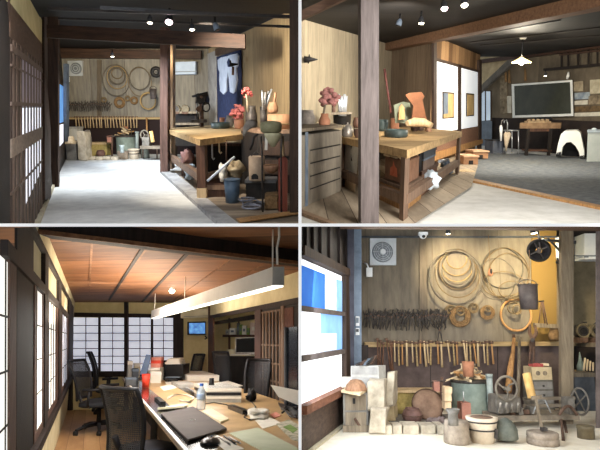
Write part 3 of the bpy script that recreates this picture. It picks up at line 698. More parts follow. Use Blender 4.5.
# ================================================================== ROOM 4: smithy with the tool wall (lower right)
R4 = Room(330, 1.5, False, False)
D4 = R4.dir(465); H4 = 3.75
A4 = R4.on(320, 440); PL4 = R4.wallplane(A4, D4); YB4 = R4.on(420, 408).y
def v4(u, u0, v0): return v0+(330-v0)*(u-u0)/(465.0-u0)
FB4 = R4.front(YB4-.01)
def shell4():
    R = R4; P = lambda x, y, z: V((x, y, z))
    planks('plank_wall4', (98, 90, 80), (132, 122, 106), 1.35, .006, 'x', 5, .8, (96, 84, 70), .12)
    planks('plank_yellow', (170, 140, 76), (214, 184, 116), .35, .012, 'x', 8, .8, (130, 104, 56), .2)
    R.struct('ceiling.003', R.flat([P(-1, 3, H4), P(8, 3, H4), P(8, 18, H4), P(-1, 18, H4)]), G('ceil_dark'))
    R.struct('floor.003', R.flat([P(-1, 3, 0), P(8, 3, 0), P(8, 18, 0), P(-1, 18, 0)]), G('floor_cream'))
    R.struct('wall_left.003', R.wall(along(A4, D4, 4), along(A4, D4, YB4+.1), 0, H4), G('blue_grey_wall'))
    b = R.at(561, 330, YB4); R.struct('wall_back.003', R.wall(P(0, YB4, 0), P(b.x, YB4, 0), 0, H4), G('plank_wall4'))
    b2 = R.at(556, 330, YB4-.02); mb = MB(); R.panel(mb, [(531, 225), (556, 225), (556, 345), (531, 345)], FB4, .03); R.struct('trim_yellow_boards', mb, G('plank_yellow'))
    R.struct('wall_rear', R.wall(P(b.x-.3, 15.5, 0), P(9, 15.5, 0), 0, H4), G('rear_tan'))
    mb = MB(); R.panel(mb, [(364, 346), (560, 346), (560, 408), (364, 408)], FB4, .02); R.struct('trim_dado.001', mb, G('dado4'))
    mb = MB()
    for u in (430, 497): R.panel(mb, [(u, 346), (u+.6, 346), (u+.6, 408), (u, 408)], FB4, .025)
    R.struct('trim_dado_joint', mb, G('black_wood'))
    mb = MB(); R.panel(mb, [(419, 228), (427, 228), (427, 345), (419, 345)], FB4, .05); R.struct('trim_wall_post', mb, G('post_tan4'))
    mb = MB(); R.panel(mb, [(360, 236.3), (562, 236.3), (562, 238), (360, 238)], FB4, .06); R.struct('trim_rail_high', mb, G('slate_dark'))
    mb = MB(); R.panel(mb, [(364, 342), (562, 341.5), (562, 345.5), (364, 347)], FB4, .14); R.struct('trim_tool_rail', mb, G('rail_wood'))
    mb = MB(); R.panel(mb, [(340, 222), (602, 222), (602, 231), (340, 229)], R.front(9.6), .25); R.struct('beam_front', mb, G('brown_beam'))
    # window wall
    def st(u0, u1, a, b, th, mb): return R.panel(mb, [(u0, v4(u0, *a)), (u1, v4(u1, *a)), (u1, v4(u1, *b)), (u0, v4(u0, *b))], PL4, th)
    mb = MB(); st(296, 347, (347, 271), (347, 278), .12, mb); st(296, 347, (347, 225), (347, 231), .1, mb); R.struct('trim_window_head', mb, G('dark_post'))
    mb = MB(); st(296, 347, (347, 228), (347, 272), .03, mb); R.struct('trim_transom', mb, G('black_wood'))
    mb = MB()
    for u in (303, 310, 318, 327, 337, 345): st(u-1.2, u+1.2, (347, 228), (347, 272), .07, mb)
    R.struct('trim_transom_bar', mb, G('office_dark'))
    mb = MB(); st(296, 342, (347, 279), (340, 386), .02, mb); w = R.struct('window_10', mb, G('window_white'))
    mb = MB(); st(296, 323, (340, 281), (301, 311), .03, mb); R.struct('window_view', mb, G('window_blue'), parent=w)
    mb = MB(); st(323, 335, (340, 281), (340, 315), .028, mb); R.struct('window_view', mb, G('window_foliage'), parent=w)
    mb = MB(); st(335, 341, (340, 281), (340, 350), .028, mb); st(319, 336, (340, 316), (340, 333), .028, mb); R.struct('window_view', mb, G('window_pale_blue'), parent=w)
    mb = MB(); st(318, 335, (340, 333), (340, 349), .028, mb); R.struct('window_view', mb, G('window_grey'), parent=w)
    mb = MB()
    for a, c in (((340.5, 312), 4), ((340.5, 349), 4.5)): st(296, 342, a, (a[0], a[1]+c), .08, mb)
    R.struct('window_bar', mb, G('bar_grey'), parent=w)
    mb = MB(); st(340.5, 347.5, (347, 271), (347, 400), .1, mb); R.struct('window_frame', mb, G('dark_post'), parent=w)
    mb = MB(); st(296, 347.5, (340, 386), (340, 392.5), .14, mb); R.struct('trim_window_sill', mb, G('sill_brown'))
    mb = MB(); st(296, 347.5, (340, 392), (320, 440), .05, mb); R.struct('trim_skirting', mb, G('sill_dark'))
    mb = MB(); mb.prism([R.on(u, v) for u, v in ((300, 455), (320, 440), (343, 423), (350, 423), (327, 441), (308, 456))], UP*.03); R.struct('baseboard_left.001', mb, G('kerb_pale'))
    mb = MB(); R.post(mb, 347.5, 354, 421, 0, H4, .3); R.struct('pillar_corner', mb, G('corner_dark'))
    mb = MB(); R.post(mb, 354, 361.5, 416, 0, H4, .3); R.struct('pillar_corner.001', mb, G('corner_blue2'))
    mb = MB(); R.panel(mb, [(342, 345), (368, 345), (368, 395), (342, 395)], R.front(YB4-.6), .05); R.struct('trim_dark_panel', mb, G('office_dark'))
    # right post and far side
    mb = MB(); R.post(mb, 561.5, 573.5, 424, 0, H4, .3, D4); R.struct('pillar_smithy', mb, G('post_smithy'))
    mb = MB(); R.panel(mb, [(574, 342), (640, 342), (640, 346), (574, 346)], R.front(13.4), .8); R.struct('trim_rear_shelf', mb, G('old_wood'))
    mb = MB(); R.panel(mb, [(574, 346), (640, 346), (640, 398), (574, 398)], R.front(14.2), .05); R.struct('trim_rear_dado', mb, G('dado_dark'))
    mb = MB(); R.post(mb, 596.5, 606, 428, 0, H4, .03); R.struct('trim_edge_post', mb, G('bar_grey'))
    mb = MB(); R.panel(mb, [(540, 239), (575, 241), (575, 244), (540, 241)], R.front(10.5), .05); mb.bar(R.at(548, 238, 10.5), R.at(568, 260, 10.5), .03); R.struct('trim_brace', mb, G('slate_dark'))
mottled('floor_cream', (214, 204, 184), (236, 228, 212), 3, .9, 0, .05)
mottled('blue_grey_wall', (54, 52, 58), (78, 76, 82), 3, .8)  # dark blue-grey of the window wall
mottled('rear_tan', (132, 118, 92), (168, 150, 118), 2.5, .9)
mottled('dado4', (70, 58, 56), (100, 86, 82), 2.5, .8)
wood('post_tan4', (84, 74, 62), (116, 104, 88), 'z')
wood('rail_wood', (138, 114, 78), (186, 160, 116), 'x')
wood('sill_brown', (104, 64, 48), (142, 96, 74), 'y')
wood('sill_dark', (62, 48, 42), (96, 78, 68), 'y')
wood('post_smithy', (100, 88, 74), (144, 130, 108), 'z')
mottled('slate_dark', (54, 58, 64), (84, 88, 94), 4, .6)
mottled('bar_grey', (86, 78, 76), (124, 112, 108), 4, .6)
mottled('corner_dark', (40, 40, 50), (70, 70, 82), 3, .7)
mottled('corner_blue2', (84, 98, 116), (128, 144, 164), 2.5, .6)
glow('window_white', (252, 253, 255), 1.0, (240, 246, 255), 2)
glow('window_blue', (52, 120, 216), .62, (24, 78, 170), 3)
glow('window_foliage', (214, 226, 232), .9, (120, 158, 176), 9)
glow('window_pale_blue', (140, 186, 236), .8, (96, 150, 216), 2)
glow('window_grey', (206, 214, 228), .8, (188, 198, 216), 2)
shell4()
# ------------------------------------------------------------------ shared builders for the smithy's things (seen in rooms 1 and 4)
def pot(R, name, label, cat, px, z, prof, mat, ry=1.6, group=None, wob=0, parts=()):
    """round vessel; px = (u0, u1, vtop, vbase); prof = (radius, height) as fractions"""
    c, r, h = R.round(*px, z, ry)
    mk = lambda pr: MB().lathe(c, [(a*r, b*h) for a, b in pr], 24, ry, None, wob)
    if not parts: return R.single(name, mk(prof), G(mat), label, cat, group), c, r, h
    t = R.thing(name, label, cat, c, group)
    t.part('body', mk(prof), G(mat))
    for n, pr, m in parts: t.part(n, mk(pr), G(m))
    return t, c, r, h
BOWL = [(.62, 0), (.9, .3), (1, .75), (.96, 1), (.86, 1), (.8, .6), (.1, .45)]
JAR = [(.7, 0), (.98, .25), (1, .55), (.72, .88), (.74, 1), (.62, 1), (.6, .8), (.1, .7)]
PAIL = [(.82, 0), (1, 1), (.93, 1), (.78, .12), (.05, .1)]
DRUM = [(1, 0), (1, .02), (.97, .05), (.97, .93), (1, .96), (1, 1), (.93, 1), (.1, 1)]

def make_hammer(R, loc, k, label, group, hl=20, hw=1.0, head=(5, 2.4), mat='pale_wood'):
    """hammer hanging on a rail; loc = middle of the head, k = metres per pixel"""
    t = R.thing('hammer', label, 'hammer', loc, group); p = V(loc)
    t.part('handle', MB().tube([p+UP*k*1.5, p-UP*k*hl*.4, p-UP*k*hl], [hw*k*.8, hw*k*.75, hw*k], 6), G(mat))
    t.part('head', MB().tube([p-X*k*head[0]/2, p-X*k*head[0]*.3, p+X*k*head[0]*.35, p+X*k*head[0]/2], [head[1]*k*.5, head[1]*k*.42, head[1]*k*.4, head[1]*k*.12], 8), G('rust'))
    return t
def make_tongs(R, loc, k, label, group, n=0):
    p = V(loc); t = R.thing('tongs', label, 'tongs', loc, group)
    for s in (-1, 1):
        t.part('arm', MB().tube([p+V((s*2.0, 0, 5))*k, p+V((s*2.3, -.5*s, 3))*k, p+V((0, -.5*s, 0))*k, p+V((-s*1.3, -.5*s, -4))*k, p+V((-s*(1.6+n*.4), 0, -9-n))*k], [.42*k, .6*k, .75*k, .5*k, .4*k], 6), G('iron'))
    t.part('rivet', MB().tube([p-Y*k*1.2, p+Y*k*1.2], .8*k, 8), G('rust'))
    return t
def rotY(a): return Matrix.Rotation(a, 4, 'Y')

def drum_heap(R, px, z, where, n=15, cup=None):
    mottled('drum_green', (112, 126, 120), (150, 164, 156), 3, .7)
    """verdigris drum with a heap of offcuts on its lid"""
    t, c, r, h = pot(R, 'metal_drum', 'verdigris green metal drum with offcuts on top, '+where, 'drum', px, z, DRUM, 'drum_green', 1.1,
        parts=(('rim', [(.99, .93), (1.03, .95), (1.03, 1.0), (.99, 1.02)], 'iron'),))
    rnd = random.Random(5); zt = z+h*.99; k = r/18
    for i in range(n):
        a = rnd.uniform(0, 6.28); d = rnd.uniform(0, .95)*r; L = rnd.uniform(8, 17)*k; b = rnd.uniform(0, 3.14)
        layer = zt+k*(1.0+2.2*(i % 6))*(1.15-d/r*.7); p = V((c.x+d*math.cos(a), c.y+d*math.sin(a)*1.1, layer)); e = V((math.cos(b)*L/2, math.sin(b)*L/2, rnd.uniform(-3.5, 3.5)*k))
        R.single('wood_offcut', MB().bar(p-e, p+e, rnd.uniform(1.8, 4.2)*k, rnd.uniform(1.2, 2.4)*k), G(('pale_wood', 'cut_pale', 'tan_wood', 'old_wood')[i % 4]),
                 'split wood offcut heaped on the green drum, '+where, 'wood', 'wood offcuts on the green drum '+where)
    return c, r, zt
wood('cut_pale', (196, 170, 130), (232, 212, 178), 'x')

def room4():
    R = R4; here = 'in front of the tool wall'
    k = R.m(450, 330, YB4)
    # --- high on the wall
    t = R.thing('vent_fan', 'square white ventilation fan high on the wall above the tongs', 'fan', R.at(382.5, 265, YB4))
    mb = MB(); R.panel(mb, [(369.5, 239), (395.5, 239), (395.5, 265.5), (369.5, 265.5)], FB4, .1); t.part('frame', mb, G('fan_white'))
    c = R.at(382.5, 252, YB4-.12); t.part('grille', MB().tube([c, c-Y*.03], [10.5*k, 9.5*k], 28), G('fan_grey'))
    mb = MB()
    for r in (3, 5, 7, 9): mb.ring(c-Y*.05, r*k, r*k, .22*k, 28, 4)
    for i in range(8):
        a = i*math.pi/4; mb.bar(c-Y*.05+V((math.cos(a), 0, math.sin(a)))*2*k, c-Y*.05+V((math.cos(a), 0, math.sin(a)))*10*k, .35*k)
    t.part('guard', mb, G('fan_white')); t.part('hub', MB().tube([c-Y*.04, c-Y*.09], [3*k, 2.4*k], 16), G('ac_white'))
    t = R.thing('motion_sensor', 'small white sensor box hanging from a bracket below the vent fan', 'sensor', R.at(368.5, 277, YB4-.2))
    mb = MB(); R.panel(mb, [(366, 268), (372, 268), (372, 277), (366, 277)], R.front(YB4-.2), .08); t.part('case', mb, G('ac_white'))
    t.part('bracket', MB().tube([R.at(363, 262, YB4-.05), R.at(367, 264, YB4-.2), R.at(368.5, 268, YB4-.2)], .7*k, 6), G('ac_white'))
    for i, (v0, v1_, m) in enumerate(((316.5, 326, 'slate'), (328, 335, 'slate_dark'))):
        t = R.thing('wall_thermostat', ('upper', 'lower')[i]+' of two small control boxes on the blue corner post', 'switch', R.at(357, v1_, 10.2))
        mb = MB(); R.panel(mb, [(355.4, v0), (359.2, v0), (359.2, v1_), (355.4, v1_)], R.front(R.on(357, 416).y), .05); t.part('case', mb, G('ac_white'))
        mb = MB(); R.panel(mb, [(355.9, v0+1), (358.7, v0+1), (358.7, v1_-3), (355.9, v1_-3)], R.front(R.on(357, 416).y-.05), .012); t.part('display', mb, G(m))
    trunk_spot(R, 448, 233, 10.4, 'lit track spotlight above the left nest of hoops', 1, (.05, .25), s=.8)
    trunk_spot(R, 534, 232, 10.2, 'lit track spotlight above the pulley wheel', 1, (.25, .1), s=1.2)
    t = R.thing('security_camera', 'white ball camera under the beam at the head of the wall post', 'camera', R.at(423, 234, 10.8))
    c = R.at(423, 235.5, 10.8); t.part('mount', MB().box(c+UP*1.6*k, 8*k, 6*k, 2.6*k), G('ac_white')); t.part('dome', MB().blob(c, 3.4*k, 3.4*k, 3.2*k, 0), G('ac_white')); t.part('lens', MB().blob(c-Y*2.8*k-UP*1.2*k, 1.6*k, 1*k, 1.5*k, 0), G('black_plastic'))
    # --- hoops
    gl = 'hoops in the left nest'
    nest = ((456.7, 259, 10, 9.6, .55, 'bamboo', 'smallest hoop at the top of the left nest of hoops'),
            (456.3, 262.5, 14, 13.2, .5, 'bamboo', '2nd smallest hoop in the left nest of hoops'),
            (456.5, 265.5, 16.2, 16, .5, 'bamboo', '3rd smallest hoop in the left nest of hoops'),
            (457.0, 268, 16.8, 18, 1.7, 'hoop_grey', 'thick grey hoop in the middle of the left nest'),
            (457.6, 269.5, 18.5, 20, .5, 'bamboo_dark', 'thin hoop just outside the thick grey one in the left nest'),
            (457.5, 274, 22, 23.4, .55, 'bamboo_dark', '2nd largest hoop in the left nest of hoops'),
            (455.7, 277, 26, 26.8, 1.1, 'hoop_grey', 'largest hoop round the outside of the left nest'))
    for i, (u, v, ru, rv, th, m, lb) in enumerate(nest): hoop(R, 'hoop', u, v, ru, rv, YB4-.03-.035*i, th, m, lb, gl)
    gr = 'hoops in the right nest'
    for i, (u, v, ru, rv, th, m, lb) in enumerate(((503, 268, 20, 20.5, .75, 'hoop_grey', 'dark round hoop at the top of the right nest of hoops'),
            (506, 273, 22.5, 25.5, .55, 'bamboo_dark', 'large thin outer hoop of the right nest'),
            (508.5, 277, 20, 24, .5, 'bamboo_dark', 'tall oval hoop inside the right nest'),
            (503, 284, 21, 12.5, .5, 'bamboo_dark', 'flattened hoop sagging across the right nest'),
            (512, 290, 13, 9, .5, 'bamboo_dark', 'small slack hoop under the right nest'),
            (497, 279, 18.5, 21, .4, 'hoop_grey', 'thin grey hoop leaning towards the left nest'))):
        hoop(R, 'hoop', u, v, ru, rv, YB4-.03-.03*i, th, m, lb, gr, wob=.02)
    hoop(R, 'hoop', 516, 315, 15.2, 15.6, YB4-.06, 1.15, 'tan_wood', 'thick tan bamboo hoop under the right nest', 'hoops below the right nest')
    hoop(R, 'hoop', 514, 308, 6.5, 5.5, YB4-.14, .7, 'bamboo_dark', 'small coil hanging inside the thick tan hoop', 'hoops below the right nest')
    hoop(R, 'hoop', 517, 309.5, 4.2, 4.6, YB4-.18, .7, 'bamboo_dark', 'smallest coil in front inside the thick tan hoop', 'hoops below the right nest')
    def coil(u, v, r, label, mat='straw', y=YB4-.12):
        c = R.at(u, v, y); t = R.thing('rope_coil', label, 'coil', c, 'coils below the hoops'); mb = MB()
        for q in (.95, .78, .6): mb.ring(c, r*q*k, r*q*k, r*.11*k, 24, 6, 'y', .02)
        t.part('coil', mb, G(mat)); t.part('binding', MB().bar(c+UP*r*k*1.02, c+UP*r*k*.45, 1.6*k), G('bamboo_dark'))
        t.part('inner_ring', MB().ring(c+UP*r*.45*k-Y*.05, r*.35*k, r*.35*k, r*.09*k, 16, 6), G('bamboo_dark'))
    coil(460, 316.5, 10.2, 'largest brown rope coil below the left nest of hoops')
    coil(473.5, 308, 5, 'small dark coil between the two larger brown coils', 'bamboo_dark')
    coil(487.5, 312.5, 7, 'round brown coil below the gap between the two nests')
    coil(450, 310, 5, 'small dark coil just left of the largest brown coil', 'bamboo_dark')
    t = R.thing('gourd', 'small pale pod hanging on a thread in front of the right nest', 'gourd', R.at(490.5, 277, YB4-.3))
    c = R.at(490.5, 272.5, YB4-.3); t.part('body', MB().lathe(c-UP*4*k, [(.2*k, 0), (2.2*k, 1.5*k), (2.6*k, 4*k), (1.2*k, 7*k), (.4*k, 8.5*k)], 14), G('clay')); t.part('cavity', MB().blob(c-Y*2.3*k+UP*k, 1.2*k, .7*k, 2.6*k, 0), G('black_plastic')); t.part('string', MB().tube([c+UP*4*k, c+UP*38*k], .25*k, 5), G('straw'))
    # --- tongs row
    mb = MB(); mb.tube([R.at(364, 314, YB4-.12), R.at(452, 317, YB4-.12)], .6*k, 6); R.single('tong_bar', mb, G('iron'), 'long iron bar on the wall holding the row of tongs', 'bar')
    base = {}
    rnd = random.Random(3); n = 36
    for i in range(n):
        u = 366+i*2.3+rnd.uniform(-.5, .5); v = 315.5+rnd.uniform(-1.5, 2); j = i % 3
        loc = R.at(u, v, YB4-.2-.05*(i % 3)); lb = 'dark iron tongs hanging in the row on the wall, %s from the left' % nth(i+1)
        if j not in base:
            base[j] = make_tongs(R, loc, k*1.08, lb, 'tongs hanging on the wall', j*1.5)
            base[j].e.matrix_world = base[j].e.matrix_world @ rotY(.1)
        else: base[j].copy(loc, lb, rotY(rnd.uniform(-.45, .45)))
    # --- hammers on the rail
    us = [394.5, 398.5, 402, 406.5, 412, 416, 420.2, 424, 427, 431, 437.5, 441, 447.5, 453, 456.5, 463.5, 466.5, 470, 473.5, 477.5, 483.5, 487, 491.5]
    hb = {}
    for i, u in enumerate(us):
        j = i % 4; loc = R.at(u, 342+(i*7 % 3)*.6, YB4-.24); lb = 'hammer hanging by its head on the tool rail, %s from the left' % nth(i+1)
        if j not in hb: hb[j] = make_hammer(R, loc, k, lb, 'hammers on the tool rail', (19, 22, 20.5, 23)[j], (.85, 1.05, .95, 1.2)[j], ((4.5, 2.4), (5.5, 3), (4, 3.4), (5, 2.6))[j], ('pale_wood', 'rail_wood', 'tan_wood', 'pale_wood')[j])
        else: hb[j].copy(loc, lb, rotY(rnd.uniform(-.1, .06)))
    fb = None
    for i, u in enumerate((377.5, 380.5, 383.5, 386.5, 389.5, 392)):
        loc = R.at(u, 339.5+(i % 3)*2, YB4-.22); lb = 'dark long-handled hammer at the end of the tool rail, %s from the left' % nth(i+1)
        if fb is None: fb = make_hammer(R, loc, k, lb, 'long dark hammers at the rail end', 28, .9, (3.4, 2.8), 'brown_handle')
        else: fb.copy(loc, lb, rotY(rnd.uniform(-.12, .12)))
    t = make_tongs(R, R.at(439.5, 330, YB4-.2), k*1.2, 'single iron tongs hanging lower, below the end of the tongs row', None, 1)
    # --- pulley, chain, bucket
    y = 9.95; kk = R.m(539, 251, y); c = R.at(539, 250.5, y); rot = Matrix.Rotation(-.5, 3, 'Z') @ Matrix.Rotation(math.pi/2+.25, 3, 'X')
    t = R.thing('pulley', 'dark iron pulley wheel hanging under the beam above the bucket', 'pulley', c)
    t.part('wheel', MB().lathe(c, [(11.5*kk, -2*kk), (10*kk, -.6*kk), (10*kk, .6*kk), (11.5*kk, 2*kk), (9*kk, 2*kk), (8.6*kk, 1.0*kk), (3*kk, .7*kk), (3*kk, -.7*kk), (8.6*kk, -1.0*kk), (9*kk, -2*kk)], 30, 1, rot, 0, False), G('iron_dark'))
    t.part('hub', MB().tube([c+rot @ V((0, 0, -3*kk)), c+rot @ V((0, 0, 3.4*kk))], 2.4*kk, 14), G('iron'))
    mb = MB()
    for i in range(4):
        a = i*math.pi/2+.4; mb.bar(c+rot @ V((2*kk*math.cos(a), 2*kk*math.sin(a), .9*kk)), c+rot @ V((9.2*kk*math.cos(a), 9.2*kk*math.sin(a), .9*kk)), 1.6*kk, 1.0*kk)
    t.part('spokes', mb, G('iron'))
    t.part('hanger', MB().tube([c-Y*3*kk, c+UP*8*kk-Y*3*kk, R.at(538, 231, y)], 1.0*kk, 6), G('iron'))
    R.single('pulley_rope', MB().tube([R.at(529.3, 250, y-.1), R.at(529.4, 266, y-.1), R.at(529.5, 281, y-.1)], .35*kk, 5), G('straw'), 'thin rope running down from the pulley wheel to the bucket', 'rope')
    c = R.at(529.3, 309.5, y-.1); r = 9.3*kk; h = 24*kk
    t = R.thing('iron_bucket', 'black iron bucket hanging on the rope below the pulley wheel', 'bucket', c)
    t.part('body', MB().lathe(c, [(r*.86, 0), (r, h), (r*.93, h), (r*.8, h*.1), (.02, h*.08)], 26), G('bucket_black')); t.part('rim', MB().ring(c+UP*h, r, r, .6*kk, 26, 6, 'z'), G('iron'))
    t.part('handle', MB().tube([c+UP*h+V((r*math.cos(a), 0, 5*kk*math.sin(a))) for a in [math.pi*j/10 for j in range(11)]], .5*kk, 6), G('iron'))
    R.single('hanging_rag', R.panel(MB(), [(555, 238), (560.5, 237), (560.5, 255), (560, 262), (556, 259)], R.front(YB4-.1), .03), G('rag_lit'), 'narrow white cloth hanging beside the yellow boards', 'cloth')
    t = R.thing('wall_hook', 'small dark bracket at the foot of the narrow white cloth', 'hook', R.at(558, 265, YB4-.1)); t.part('bracket', MB().bar(R.at(556, 262, YB4-.2), R.at(562, 264, YB4-.2), 2*k), G('iron_dark')); t.part('arm', MB().bar(R.at(560, 263, YB4-.2), R.at(557, 258, YB4-.3), 1*k), G('iron_dark'))
    t = R.thing('air_conditioner', 'white air conditioner high on the rear wall right of the smithy post', 'air conditioner', R.at(588, 262, 13))
    mb = MB(); R.panel(mb, [(574, 237), (604, 237), (604, 261.5), (574, 261.5)], R.front(13.2), .5); t.part('case', mb, G('ac_white'))
    mb = MB(); R.panel(mb, [(574, 255.2), (604, 255.2), (604, 256.4), (574, 256.4)], R.front(12.7), .02); t.part('louvre', mb, G('fan_grey'))
    mb = MB(); R.panel(mb, [(584, 256.6), (588, 256.6), (588, 257.6), (584, 257.6)], R.front(12.7), .03); t.part('badge', mb, G('slate'))
    # --- things on the tool rail at the right
    yr = YB4-.25; kr = R.m(545, 335, yr)
    t = R.thing('swage_stand', 'three thin iron rods meeting at a hook above the tool rail', 'stand', R.at(543, 324, yr))
    for i, (a, b) in enumerate(((541.5, 538.5), (542, 545), (543, 547.5))): t.part('rod', MB().tube([R.at(a, 301, yr), R.at(b, 325, yr-.05*i)], .55*kr, 6), G('rust'))
    t.part('hook', MB().tube([R.at(538.5, 301.5, yr), R.at(544, 301, yr)], .9*kr, 6), G('iron_dark'))
    R.single('wood_block', MB().bar(R.at(534, 325, yr-.05), R.at(559, 326.5, yr-.05), 5*kr, 4*kr), G('old_wood'), 'dark carved wooden piece laid across the round basket on the rail', 'wood')
    pot(R, 'round_basket', 'round brown basket on the right end of the tool rail', 'basket', (549, 560, 328.5, 341), R.at(549, 341, yr-.1).z, JAR, 'straw', 1.0)
    R.single('long_mallet', MB().tube([R.at(514, 338, yr-.1), R.at(513, 352, yr-.15), R.at(510.5, 368, yr-.25), R.at(508, 392, yr-.4)], [1.5*kr, 2*kr, 3.1*kr, 3.4*kr], 10), G('tan_wood'), 'pale club-shaped wooden mallet leaning on the tool rail', 'mallet')
    R.single('long_pole', MB().tube([R.at(519.5, 337, yr-.1), R.at(518.3, 398, yr-.4)], 1.7*kr, 8), G('old_wood'), 'thin grey pole leaning on the tool rail beside the mallet', 'pole')
    R.single('short_rod', MB().tube([R.at(513.8, 334, yr), R.at(514, 345, yr)], 1.6*kr, 8), G('rust'), 'short rusty rod standing on the rail above the mallet', 'rod')
    t = R.thing('long_tongs', 'big long-handled blacksmith tongs leaning beside the grey pole', 'tongs', R.at(531, 380, yr-.5))
    for s in (-1, 1):
        t.part('arm', MB().tube([R.at(532.5+s*2.6, 325, yr-.1), R.at(533+s*3.4, 333, yr-.12), R.at(532.5-s*.8, 341, yr-.2), R.at(532-s*2, 355, yr-.3), R.at(530-s*1.5, 382, yr-.6)], [1.2*kr, 1.9*kr, 2*kr, 1.3*kr, 1*kr], 8), G('rust'))
    t.part('rivet', MB().tube([R.at(532.5, 340, yr-.35), R.at(532.5, 340, yr-.05)], 2*kr, 10), G('iron'))
    # --- rear right
    for i, (u, nm) in enumerate(((580.5, 'left'), (594, 'right'))):
        c = R.at(u, 331, 12.9); kq = R.m(u, 331, 12.9); t = R.thing('hand_blower', ('round dark hand blower on the rear shelf beside the smithy post', 'second round blower on the rear shelf, brassy, at the edge post')[i], 'blower', R.at(u, 342, 12.9))
        t.part('housing', MB().tube([c+Y*.12, c-Y*.12], 6.4*kq, 22), G('iron' if i == 0 else 'brass_old')); t.part('rim', MB().ring(c-Y*.13, 6.2*kq, 6.2*kq, .9*kq, 22, 6), G('brass_old')); t.part('inlet', MB().tube([c-Y*.12, c-Y*.16], 3.4*kq, 16), G('iron_dark'))
        t.part('base', MB().box(R.at(u, 340, 12.9), 9*kq, .3, 5*kq), G('rust')); t.part('handle', MB().tube([c+UP*6*kq, c+UP*8.6*kq+X*3*kq, c+UP*8.6*kq+X*7*kq], .7*kq, 6), G('iron'))
    A, ex, ey, ez = R.fbox(577, 597, 377, 411, 0, .8); t = R.thing('wooden_box', 'grey wooden box on the floor behind the smithy post at the edge', 'box', A+ex/2)
    t.part('case', MB().obox(A, ex, ey, ez), G('slate_dark')); t.part('lid', MB().obox(A-ex*.03-ey*.03+ez, ex*1.06, ey*1.06, UP*.08), G('old_wood'))
    zt = A.z+ez.z+.08
    pot(R, 'oil_can', 'small grey cone-shaped oil can standing on the grey wooden box', 'can', (577.5, 584.5, 352, 371), zt, [(1, 0), (1, .25), (.5, .55), (.16, .95), (.1, 1)], 'verdigris', 1.2)
    c = R.on(590, 372, zt)
    for i in range(4): R.single('pale_stick', MB().bar(c+V((-.12+.06*i, 0, .03)), c+V((.02+.05*i, .2, .25-.03*i)), .03), G('cut_pale'), 'pale splint lying loose on top of the grey wooden box', 'stick', 'splints on the grey box')
    # --- forge and left corner
    A, ex, ey, ez = R.fbox(394, 442, 392.5, 417, 0, .5); t = R.thing('forge_wall', 'low yellowish stone back wall of the forge pit', 'forge', A+ex/2)
    t.part('wall', MB().rough(A, ex, ey, ez, 6, .012, 1), G('sand')); t.part('ledge', MB().obox(A-ey*.1+ez, ex, ey*1.1, UP*.04), G('pale_wood'))
    mb = MB(); o = len(mb.v)
    P = [R.on(u, v, .05) for u, v in ((384, 428), (446, 428), (452, 414), (394, 414))]; mb.prism(P, UP*-.05); R.single('ash_bed', mb, G('ash'), 'grey ash covering the bottom of the forge pit', 'ash', None, 'stuff')
    c = R.at(427.5, 404.5, 10.4); t = R.thing('forge_cover', 'large round brown lid leaning on the back of the forge pit', 'lid', c-UP*.2)
    rot = Matrix.Rotation(1.15, 3, 'X'); kq = R.m(426, 406, 10.4); t.part('plate', MB().lathe(c, [(15.5*kq, 0), (15*kq, .02), (9*kq, 3*kq), (2*kq, 4.2*kq)], 28, 1, rot), G('brown_lid')); t.part('rim', MB().lathe(c, [(15.2*kq, -.02), (16*kq, -.01), (16*kq, .03), (15.2*kq, .04)], 28, 1, rot, 0, False), G('rust'))
    pot(R, 'iron_kettle', 'squat brown iron pot with a dark mouth in the forge pit', 'pot', (402.5, 422.5, 408, 425), .02, [(.55, 0), (.95, .3), (1, .55), (.82, .85), (.66, .9), (.7, 1), (.56, 1), (.5, .7), (.1, .55)], 'brown_pot', 1.5,
        parts=(('mouth', [(.02, .72), (.56, .72), (.56, .75), (.02, .75)], 'black_plastic'), ('band', [(.98, .5), (1.03, .52), (1.03, .56), (.98, .58)], 'rust')))
    us = (382.5, 393, 403.5, 420.5, 437.5, 446)
    for i in range(5):
        A = R.on(us[i]+.3, 434.5-.3*(i % 2), 0); B = R.on(us[i+1]-.4, 434.5-.3*(i % 2), 0)
        R.single('kerb_stone', MB().rough(A, B-A, Y*.42, UP*.125, 4, .012, i), G('stone'), 'pale hewn stone edging the forge pit, %s from the left' % nth(i+1), 'stone', 'kerb stones of the forge pit')
    # slabs
    slabs = (((366.5, 385, 376, 411.5), 432, .24, .45, 'large upright stone slab in front, upper of the leaning stack'), ((385.5, 394.3, 369.5, 407), 428, .3, .7, 'narrow upright stone slab behind the large one'),
             ((368, 384.5, 409, 435), 435, .0, .4, 'pale lower stone slab supporting the large upright one'), ((386, 394.5, 398, 421), 424, .0, .5, 'small weathered stone block below the narrow slab'))
    for i, ((u0, u1, vt, vb), vf, _, dp, lb) in enumerate(slabs):
        y = R.on(u0, vf, 0).y; a = R.at(u0, vb, y); b = R.at(u1, vb-1.5*(i < 2), y); c_ = R.at(u0+(1.5 if i == 2 else 0), vt+(5 if i in (0, 1) else 0), y)
        R.single('stone_slab', MB().rough(a, b-a, (Y+X*.25).normalized()*dp, c_-a, 4, .022, 11+i), G('stone' if i != 3 else 'sand_stone'), lb, 'stone', 'stone slabs at the forge')
    # weathered cabinet with things on it
    A, ex, ey, ez = R.fbox(343.5, 368.5, 392.5, 432, 0, .75, D4); t = R.thing('wooden_cabinet', 'weathered grey wooden cabinet under the window corner', 'cabinet', A+ex/2)
    t.part('case', MB().obox(A+UP*.1, ex, ey, ez-UP*.1), G('old_grey')); t.part('plinth', MB().obox(A-ex*.04-Y*.05, ex*1.06, ey, UP*.1), G('old_wood'))
